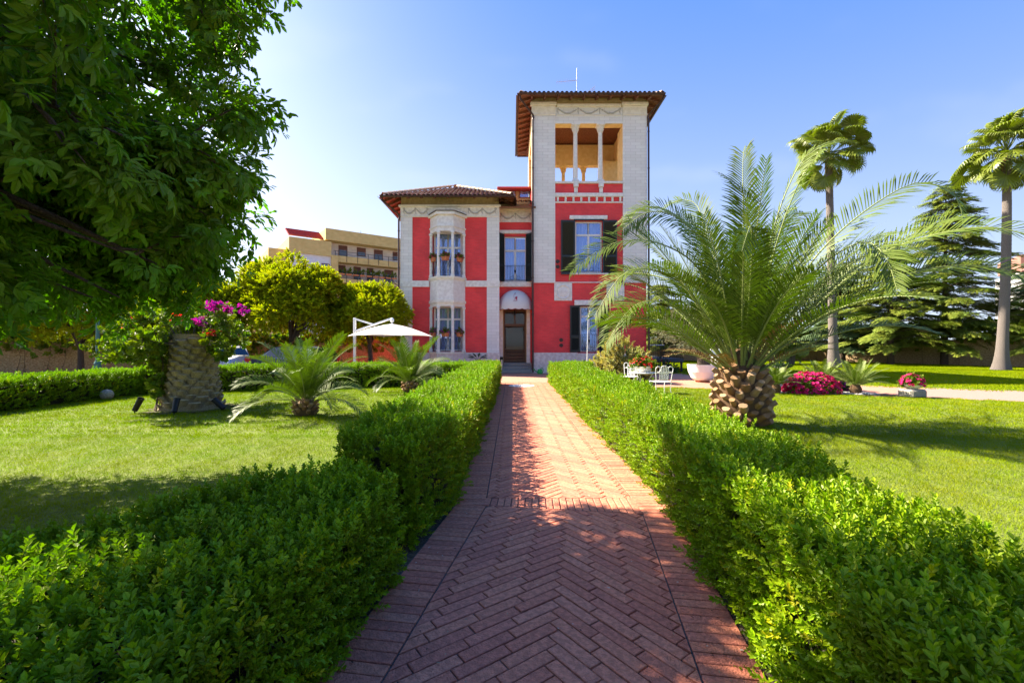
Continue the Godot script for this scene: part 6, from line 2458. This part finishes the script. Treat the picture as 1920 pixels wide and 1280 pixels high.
	cedar("dense cedar behind the tallest cedar by the wall", Vector3(39.5, 0, -33.0), 9.0, 4.8, M.bluecedar, 46)
	leafy_tree("broadleaf_tree", "dark broadleaf tree beyond the wall behind the shaded fan palm", Vector3(32.0, 0, -45.0), 7.6, Vector3(3.4, 2.9, 2.5), M.leaf_sprig, M.dull, 70, 38, 51, "broadleaf trees beyond the walls", Vector2(0.5, 0.9))
	leafy_tree("broadleaf_tree", "round broadleaf tree beyond the wall seen through the big palm fronds", Vector3(21.0, 0, -46.0), 5.6, Vector3(3.4, 2.2, 2.5), M.leaf_sprig, M.dull, 60, 34, 52, "broadleaf trees beyond the walls", Vector2(0.5, 0.9))
	var pg := "yellow green trees along the car park"
	leafy_tree("privet_tree", "large yellow green tree in front of the apartment block", Vector3(-10.6, 0, -21.6), 5.4, Vector3(2.5, 2.2, 2.0), M.privet_sprig, M.privet, 120, 62, 53, pg, Vector2(0.35, 0.62))
	leafy_tree("privet_tree", "smaller yellow green tree touching the villa corner", Vector3(-7.0, 0, -22.4), 4.3, Vector3(1.65, 1.6, 1.5), M.privet_sprig, M.privet, 75, 60, 54, pg, Vector2(0.32, 0.5))
	leafy_tree("privet_tree", "yellow green tree behind the climber on the trunk", Vector3(-14.4, 0, -20.5), 4.3, Vector3(2.2, 1.8, 1.8), M.privet_sprig, M.privet, 90, 55, 55, pg, Vector2(0.35, 0.6))
	leafy_tree("privet_tree", "yellow green tree behind the green lamp post", Vector3(-18.6, 0, -19.5), 4.6, Vector3(2.4, 1.9, 1.8), M.privet_sprig, M.privet, 90, 50, 56, pg, Vector2(0.35, 0.6))
	leafy_tree("privet_tree", "yellow green tree at the far left edge", Vector3(-22.8, 0, -18.0), 5.0, Vector3(2.6, 2.0, 1.8), M.privet_sprig, M.privet, 90, 45, 57, pg, Vector2(0.35, 0.6))

	# ---- left side: cars, lamp, parasol
	car("parked_car", "white hatchback parked behind the hedge beside the climber", Vector3(-12.1, 0, -18.8), 0.72, lin(0.72, 0.73, 0.75))
	car("parked_car", "dark grey car half hidden behind the young palm", Vector3(-9.7, 0, -19.8), 1.25, lin(0.16, 0.16, 0.17), Vector3(1.7, 1.42, 4.1))
	parasol()
	var lamp := thing("lamp_post", "green cast iron lamp post behind the left hedge", "lamp post", Vector3(-15.0, 0, -16.4))
	var lp := MB.new()
	lp.lathe(Vector3.ZERO, PackedVector2Array([Vector2(0.0, 0.0), Vector2(0.20, 0.0), Vector2(0.20, 0.25), Vector2(0.13, 0.40), Vector2(0.10, 0.75), Vector2(0.12, 0.80), Vector2(0.07, 0.9), Vector2(0.055, 2.6), Vector2(0.08, 2.65), Vector2(0.0, 2.7)]), 12)
	var lg := plain(lin(0.03, 0.12, 0.10), 0.5)
	part("post", lp, lg, lamp)
	var lh := MB.new()
	lh.lathe(Vector3(0, 2.7, 0), PackedVector2Array([Vector2(0.0, 0.0), Vector2(0.10, 0.0), Vector2(0.17, 0.35), Vector2(0.20, 0.36), Vector2(0.06, 0.52), Vector2(0.0, 0.6)]), 6)
	part("lantern", lh, lg, lamp)
	# lantern on the villa corner
	var wl := thing("wall_lantern", "wrought iron lantern with amber glass on a scrolled bracket at villa corner", "lantern", Vector3(-5.83, 4.5, -23.4))
	var wb := MB.new()
	wb.tube(path_of([Vector3(0, 0.0, 0), Vector3(-0.35, 0.16, 0), Vector3(-0.75, 0.14, 0), Vector3(-0.78, 0.0, 0)], 10), PackedFloat32Array([0.014]), 5)
	for k in 3:
		var pts := PackedVector3Array()
		for i in 13:
			var a := TAU * 1.2 * i / 12.0
			pts.append(Vector3(-0.18 - 0.2 * k, 0.2, 0) + Vector3(cos(a), sin(a), 0) * 0.11 * (1.0 - 0.05 * i))
		wb.tube(pts, PackedFloat32Array([0.010]), 4)
	part("bracket", wb, M.iron, wl)
	var gl := MB.new()
	gl.lathe(Vector3(-0.78, -0.42, 0), PackedVector2Array([Vector2(0.0, 0.0), Vector2(0.07, 0.0), Vector2(0.14, 0.30), Vector2(0.0, 0.30)]), 6)
	part("glass", gl, plain(lin(0.6, 0.28, 0.02), 0.2), wl)
	var lt := MB.new()
	lt.lathe(Vector3(-0.78, -0.12, 0), PackedVector2Array([Vector2(0.17, 0.0), Vector2(0.10, 0.08), Vector2(0.03, 0.12), Vector2(0.0, 0.16)]), 6)
	part("cap", lt, M.iron, wl)

	# ---- flower boxes of the bay
	var ring := hex_ring(0.78, 0.04)
	for q: Array in [[5.72, "upper"], [1.88, "lower"]]:
		for i in 3:
			var m := (ring[i] + ring[i + 1]) / 2
			var d := ring[i + 1] - ring[i]
			var word: String = ["left", "front", "right"][i]
			planter("terracotta flower box of pink blooms on the %s side of the %s bay railing" % [word, q[1]], Vector3(m.x, q[0], m.y) + Vector3(-d.y, 0, d.x).normalized() * -0.02, atan2(-d.y, d.x), M.pink if q[1] == "upper" else M.magenta, 90 + i + int(q[0]))
	# potted plant, ashtray and watering can by the door
	var pp := pot("potted_plant", "dark leafed plant in a white square pot left of the door", Vector3(-1.75, 0, -23.0), PackedVector2Array([Vector2(0.0, 0.0), Vector2(0.19, 0.0), Vector2(0.19, 0.45), Vector2(0.17, 0.45), Vector2(0.16, 0.40), Vector2(0.0, 0.40)]), M.white)
	var bl := MB.new()
	bl.tinted = true
	var r := RandomNumberGenerator.new()
	r.seed = 99
	bl.col = Color(2.0, 1.2, 1.0)
	bl.rod(Vector3(0, 0.38, 0), Vector3(0.02, 0.75, 0), 0.03, 0.015, 6)
	for i in 11:
		var a := i * 2.4
		var f := Vector3(cos(a), r.randf_range(0.25, 0.9), sin(a) * 0.6).normalized()
		bl.col = Color.WHITE * r.randf_range(0.8, 1.2)
		bl.rod(Vector3(0.01, 0.6, 0), Vector3(0.01, 0.7, 0) + f * 0.2, 0.006, 0.005, 4)
		bl.leaf(Vector3(0.01, 0.7, 0) + f * 0.18, (f + Vector3.DOWN * 0.25).normalized(), Vector3.UP, 0.42, 0.13, 0.15)
	part("leaves", bl, M.deep, pp)
	var bin_ := thing("ash_bin", "slim steel ash bin on the step left of the door", "bin", Vector3(-0.55, 0.1667, -23.72))
	var bm := MB.new()
	bm.lathe(Vector3.ZERO, PackedVector2Array([Vector2(0.0, 0.0), Vector2(0.07, 0.0), Vector2(0.07, 0.52), Vector2(0.0, 0.52)]), 14)
	part("tube", bm, M.steel, bin_)
	var bh := MB.new()
	bh.lathe(Vector3(0, 0.521, 0), PackedVector2Array([Vector2(0.0, 0.0), Vector2(0.085, 0.0), Vector2(0.085, 0.13), Vector2(0.06, 0.15), Vector2(0.0, 0.15)]), 14)
	part("head", bh, M.iron, bin_)
	var can := thing("watering_can", "green plastic watering can on the ground by the tower plinth", "watering can", Vector3(1.42, 0, -22.9), 0.3)
	var cg := plain(lin(0.01, 0.33, 0.05), 0.4)
	var cb := MB.new()
	cb.lathe(Vector3.ZERO, PackedVector2Array([Vector2(0.0, 0.0), Vector2(0.13, 0.0), Vector2(0.14, 0.05), Vector2(0.12, 0.22), Vector2(0.09, 0.24), Vector2(0.08, 0.23), Vector2(0.0, 0.21)]), 16)
	part("body", cb, cg, can)
	var cs := MB.new()
	cs.tube(PackedVector3Array([Vector3(-0.10, 0.06, 0), Vector3(-0.28, 0.18, 0), Vector3(-0.34, 0.24, 0)]), PackedFloat32Array([0.03, 0.02, 0.045]), 8)
	part("spout", cs, cg, can)
	var chh := MB.new()
	chh.tube(path_of([Vector3(0.0, 0.23, 0), Vector3(0.10, 0.30, 0), Vector3(0.19, 0.2, 0), Vector3(0.13, 0.06, 0)], 10), PackedFloat32Array([0.014]), 6)
	part("handle", chh, cg, can)

	# ---- right of the villa: terrace
	var tr := thing("terrace", "raised terrace with black railing beside the tower", "terrace", Vector3(7.15, 0, -24.4))
	var td := MB.new()
	td.box(0.0, 2.1, 0.55, 0.72, -6.0, 0.0)
	part("deck", td, plain(lin(0.05, 0.055, 0.06), 0.7), tr)
	for q: Array in [[0.08, -0.08], [2.0, -0.08], [2.0, -3.0], [2.0, -5.9]]:
		var po := MB.new()
		po.box(q[0] - 0.05, q[0] + 0.05, 0.0, 0.55, q[1] - 0.05, q[1] + 0.05)
		part("post", po, M.iron, tr)
	railing(Vector3(0.05, 0.72, -0.05), Vector3(2.05, 0.72, -0.05), 1.0, 0.11, tr, false)
	railing(Vector3(2.05, 0.72, -0.1), Vector3(2.05, 0.72, -5.9), 1.0, 0.11, tr, false)
	var tb := thing("terrace_table", "small dark table standing on the raised terrace", "table", Vector3(8.0, 0.72, -25.4))
	var tt := MB.new()
	tt.cbox(Vector3(0, 0.73, 0), Vector3(0.9, 0.04, 0.6), Basis(), 0.01)
	part("top", tt, M.white, tb)
	for q: Array in [[-0.4, -0.25], [0.4, -0.25], [-0.4, 0.25], [0.4, 0.25]]:
		var l := MB.new()
		l.rod(Vector3(q[0], 0, q[1]), Vector3(q[0], 0.71, q[1]), 0.018, 0.018, 6)
		part("leg", l, M.iron, tb)
	shrub("flowering_shrub", "dark shrub with red flowers under the raised terrace", "shrub", Vector3(7.9, 0, -23.6), Vector3(0.85, 0.75, 0.5), M.tiny_sprig, M.deep, 420, 61, M.bloom_small, M.coral, 40)
	shrub("variegated_shrub", "large yellow variegated shrub in front of the tower", "shrub", Vector3(4.35, 0, -17.8), Vector3(1.35, 1.9, 1.0), M.leaf_sprig, M.variegated, 1250, 62, null, null, 0)
	shrub("flowering_plant", "plant with magenta flowers in the hedge corner by the white pole", "plant", Vector3(2.95, 0, -18.3), Vector3(0.4, 0.75, 0.35), M.tiny_sprig, M.deep, 170, 63, M.bloom_small, M.magenta, 70)
	var fp := thing("white_pole", "slender white pole standing before the ground floor window", "pole", Vector3(2.95, 0, -17.9))
	var fm := MB.new()
	fm.tube(path_of([Vector3.ZERO, Vector3(0.03, 1.4, 0), Vector3(0.06, 2.5, 0), Vector3(0.14, 2.85, 0)], 10), PackedFloat32Array([0.022, 0.02, 0.018, 0.016, 0.015, 0.014, 0.013, 0.012, 0.011, 0.01, 0.008]), 7)
	part("shaft", fm, M.white, fp)
	# table with flowers between two garden chairs
	garden_chair("white wrought iron garden chair nearer the date palm", Vector3(4.22, 0, -12.9), 0.1)
	garden_chair("white wrought iron garden chair nearer the variegated shrub", Vector3(3.85, 0, -14.9), 2.6)
	var gt := thing("garden_table", "white wrought iron garden table between the two chairs", "table", Vector3(4.05, 0, -14.0))
	var gtt := MB.new()
	gtt.lathe(Vector3(0, 0.62, 0), PackedVector2Array([Vector2(0.0, -0.01), Vector2(0.40, -0.01), Vector2(0.41, 0.0), Vector2(0.40, 0.012), Vector2(0.0, 0.012)]), 28)
	part("top", gtt, M.white, gt)
	for i in 3:
		var a := TAU * i / 3 + 0.4
		var d := Vector3(cos(a), 0, sin(a))
		var l := MB.new()
		l.tube(path_of([d * 0.34, d * 0.14 + Vector3(0, 0.3, 0), d * 0.3 + Vector3(0, 0.61, 0)], 8), PackedFloat32Array([0.012]), 6)
		part("leg", l, M.white, gt)
	var fb := pot("flower_pot", "pale trough of coral flowers on the garden table", Vector3(4.05, 0.632, -14.0), PackedVector2Array([Vector2(0.0, 0.0), Vector2(0.2, 0.0), Vector2(0.30, 0.17), Vector2(0.31, 0.19), Vector2(0.27, 0.19), Vector2(0.0, 0.16)]), M.smooth_stone)
	r.seed = 64
	mound(fb, Vector3(0.42, 0.34, 0.32), M.tiny_sprig, M.ivy, 210, r, M.bloom_small, M.coral, 60, Vector3(0, 0.14, 0))
	# olive in the white bowl
	var ob := pot("bowl_planter", "large white bowl planter holding the olive tree", Vector3(7.6, 0, -18.1), PackedVector2Array([Vector2(0.0, 0.07), Vector2(0.30, 0.07), Vector2(0.42, 0.16), Vector2(0.53, 0.40), Vector2(0.57, 0.66), Vector2(0.575, 0.69), Vector2(0.53, 0.69), Vector2(0.50, 0.60), Vector2(0.0, 0.60)]), M.white)
	var of := MB.new()
	of.cbox(Vector3(0, 0.035, 0), Vector3(0.42, 0.07, 0.42), Basis(), 0.01)
	part("foot", of, M.terracotta, ob)
	var ot := thing("olive_tree", "old olive tree with gnarled trunk growing in the white bowl", "tree", Vector3(7.6, 0.6, -18.1))
	var om := MB.new()
	om.tube(path_of([Vector3(0.05, -0.02, 0), Vector3(-0.02, 0.25, 0.02), Vector3(-0.06, 0.55, 0.0), Vector3(-0.1, 0.85, 0)], 10), PackedFloat32Array([0.34, 0.27, 0.21, 0.17, 0.18, 0.16, 0.19, 0.17, 0.19, 0.2, 0.16]), 11)
	for i in 9:
		var a := i * 2.4
		om.tube(path_of([Vector3(-0.1, 0.8, 0), Vector3(-0.1 + cos(a) * 0.4, 1.0, sin(a) * 0.4), Vector3(-0.25 + cos(a) * 0.9, 1.35 + 0.2 * sin(a * 3.0), sin(a) * 0.8)], 6), PackedFloat32Array([0.09, 0.07, 0.05, 0.04, 0.03, 0.02, 0.01]), 6)
	part("trunk", om, M.bark, ot)
	r.seed = 65
	var oxs := clumps(Vector3(-0.35, 1.35, 0), Vector3(1.35, 0.75, 1.0), 60, Vector2(0.22, 0.4), 26, r, -0.6)
	many("crown", M.olive_sprig, M.olive, oxs, tones(oxs.size(), r), ot)
	var vp := pot("flower_pot", "terracotta pot of violet flowers beside the white bowl", Vector3(5.75, 0, -19.6), PackedVector2Array([Vector2(0.0, 0.0), Vector2(0.15, 0.0), Vector2(0.24, 0.32), Vector2(0.25, 0.36), Vector2(0.21, 0.36), Vector2(0.0, 0.32)]), M.terracotta)
	mound(vp, Vector3(0.3, 0.34, 0.28), M.tiny_sprig, M.deep, 120, r, M.bloom_small, M.magenta, 40, Vector3(0, 0.33, 0))

	# ---- gravel bed with cycads
	var bed := MB.new()
	bed.sheet(P2([7.0, -13.85, 8.5, -13.75, 10.2, -13.35, 10.9, -13.0, 11.4, -13.3, 10.6, -14.6, 9.0, -15.3, 7.4, -15.2]), 0.004)
	struct("gravel_bed", bed, M.soil)
	var peb := MB.new()
	peb.tinted = true
	for i in 900:
		var u := r.randf()
		var p := Vector3(lerpf(7.1, 10.9, u), 0.01, lerpf(-13.95, -13.35, u) - r.randf() * 1.1 * (1.0 - 0.6 * u))
		var k := r.randf_range(0.7, 1.4)
		peb.col = Color(k, k * 0.98, k * 0.94)
		var s := r.randf_range(0.018, 0.045)
		peb.ball(p, Vector3(s * 1.3, s * 0.8, s), 5, 3)
	var po := part(numbered("gravel"), peb, M.pebble, self)
	tag(po, "pale pebbles round the cycads in the planting bed", "gravel", "", "stuff")
	cycad("cycad at the left end of the gravel bed next to the palm trunk", Vector3(8.05, 0, -13.85), 0.62, 31)
	cycad("largest cycad, between the pink bush and the flower bowl", Vector3(10.35, 0, -13.65), 0.86, 32)
	cycad("dark cycad behind the pink flower bush", Vector3(10.2, 0, -14.9), 0.8, 33)
	shrub("flower_bush", "round bush covered in bright pink flowers in the gravel bed", "bush", Vector3(9.2, 0, -13.9), Vector3(0.82, 0.62, 0.55), M.tiny_sprig, M.ivy, 520, 66, M.bloom_big, M.pink, 420)
	shrub("flowering_plant", "low magenta flowers between the two larger cycads", "plant", Vector3(10.9, 0, -14.9), Vector3(0.42, 0.32, 0.3), M.tiny_sprig, M.deep, 120, 67, M.bloom_small, M.magenta, 60)
	var pd := thing("pedestal_urn", "grey stone urn with dark plant on a pedestal behind the cycads", "urn", Vector3(9.15, 0, -15.4))
	var pm := MB.new()
	pm.cbox(Vector3(0, 0.22, 0), Vector3(0.36, 0.44, 0.36), Basis(), 0.02)
	part("pedestal", pm, M.relief, pd)
	var pu := MB.new()
	pu.lathe(Vector3(0, 0.44, 0), PackedVector2Array([Vector2(0.0, 0.0), Vector2(0.12, 0.0), Vector2(0.10, 0.06), Vector2(0.19, 0.24), Vector2(0.20, 0.28), Vector2(0.0, 0.25)]), 16)
	part("urn", pu, M.relief, pd)
	mound(pd, Vector3(0.28, 0.16, 0.24), M.tiny_sprig, M.deep, 90, r, null, null, 0, Vector3(0, 0.68, 0))
	# flowers on a stone block
	var sbk := thing("stone_block", "rough stone block at the corner of the pink path", "stone", Vector3(11.35, 0, -12.85))
	var sm2 := MB.new()
	sm2.cbox(Vector3(0, 0.11, 0), Vector3(0.56, 0.24, 0.42), Basis(Vector3.UP, 0.2), 0.05)
	part("block", sm2, M.rock, sbk)
	var ub := pot("flower_bowl", "shallow stone bowl of pink flowers on the stone block", Vector3(11.35, 0.231, -12.85), PackedVector2Array([Vector2(0.0, 0.0), Vector2(0.10, 0.0), Vector2(0.22, 0.10), Vector2(0.23, 0.12), Vector2(0.0, 0.10)]), M.smooth_stone)
	mound(ub, Vector3(0.30, 0.32, 0.26), M.tiny_sprig, M.ivy, 130, r, M.bloom_small, M.pink, 75, Vector3(0, 0.10, 0))
	# low fan palms and white seat far behind
	for q: Array in [[17.8, -33.0, "dark bushy palm clump at the end of the far lawn", 71], [20.6, -33.5, "second bushy palm clump at the end of the far lawn", 72]]:
		var lt2 := thing("palm_clump", q[2], "palm", Vector3(q[0], 0, q[1]), 0.0, "palm clumps on the far lawn")
		r.seed = q[3]
		var tk := MB.new()
		for i in 4:
			tk.rod(Vector3(0, 0, 0), Vector3(r.randf_range(-0.6, 0.6), 1.0, r.randf_range(-0.4, 0.4)), 0.22, 0.16, 8)
		part("trunk", tk, M.palmbark, lt2)
		var fm2 := fan_leaf(q[3], 0.6, 0.6)
		for i in 46:
			var d := rv(r)
			d.y = d.y * 0.7 + 0.25
			d = d.normalized()
			var sd := d.cross(Vector3.UP).normalized()
			shown("fan_leaf", fm2, M.fan, lt2, Transform3D(Basis(sd, d, sd.cross(d)), Vector3(r.randf_range(-0.7, 0.7), r.randf_range(0.9, 1.5), r.randf_range(-0.4, 0.4))))
	var ws := thing("garden_armchair", "white garden armchair on the far lawn behind the olive", "chair", Vector3(13.2, 0, -28.5), 0.3)
	var wm := MB.new()
	wm.cbox(Vector3(0, 0.30, 0), Vector3(1.1, 0.42, 0.9), Basis(), 0.08)
	part("seat", wm, M.white, ws)
	var wk := MB.new()
	wk.cbox(Vector3(0, 0.75, -0.38), Vector3(1.1, 0.9, 0.2), Basis(Vector3.RIGHT, -0.12), 0.07)
	part("backrest", wk, M.white, ws)
	for s: float in [-1.0, 1.0]:
		var wa := MB.new()
		wa.cbox(Vector3(s * 0.5, 0.58, 0.02), Vector3(0.16, 0.3, 0.85), Basis(), 0.05)
		part("arm", wa, M.white, ws)
	# marker post in the near hedge
	var mk := thing("hedge_marker", "pale metal stake standing inside the near left hedge", "stake", Vector3(-1.13, 0, -1.98))
	var mm := MB.new()
	mm.lathe(Vector3.ZERO, PackedVector2Array([Vector2(0.022, 0.0), Vector2(0.022, 0.30), Vector2(0.0, 0.31)]), 10)
	part("tube", mm, M.steel, mk)
	var rk := thing("garden_stone", "pale boulder at the foot of the far left hedge", "stone", Vector3(-11.0, 0, -12.3))
	var rm := MB.new()
	rm.ball(Vector3(0, 0.13, 0), Vector3(0.17, 0.15, 0.14), 9, 6)
	part("boulder", rm, M.rock, rk)
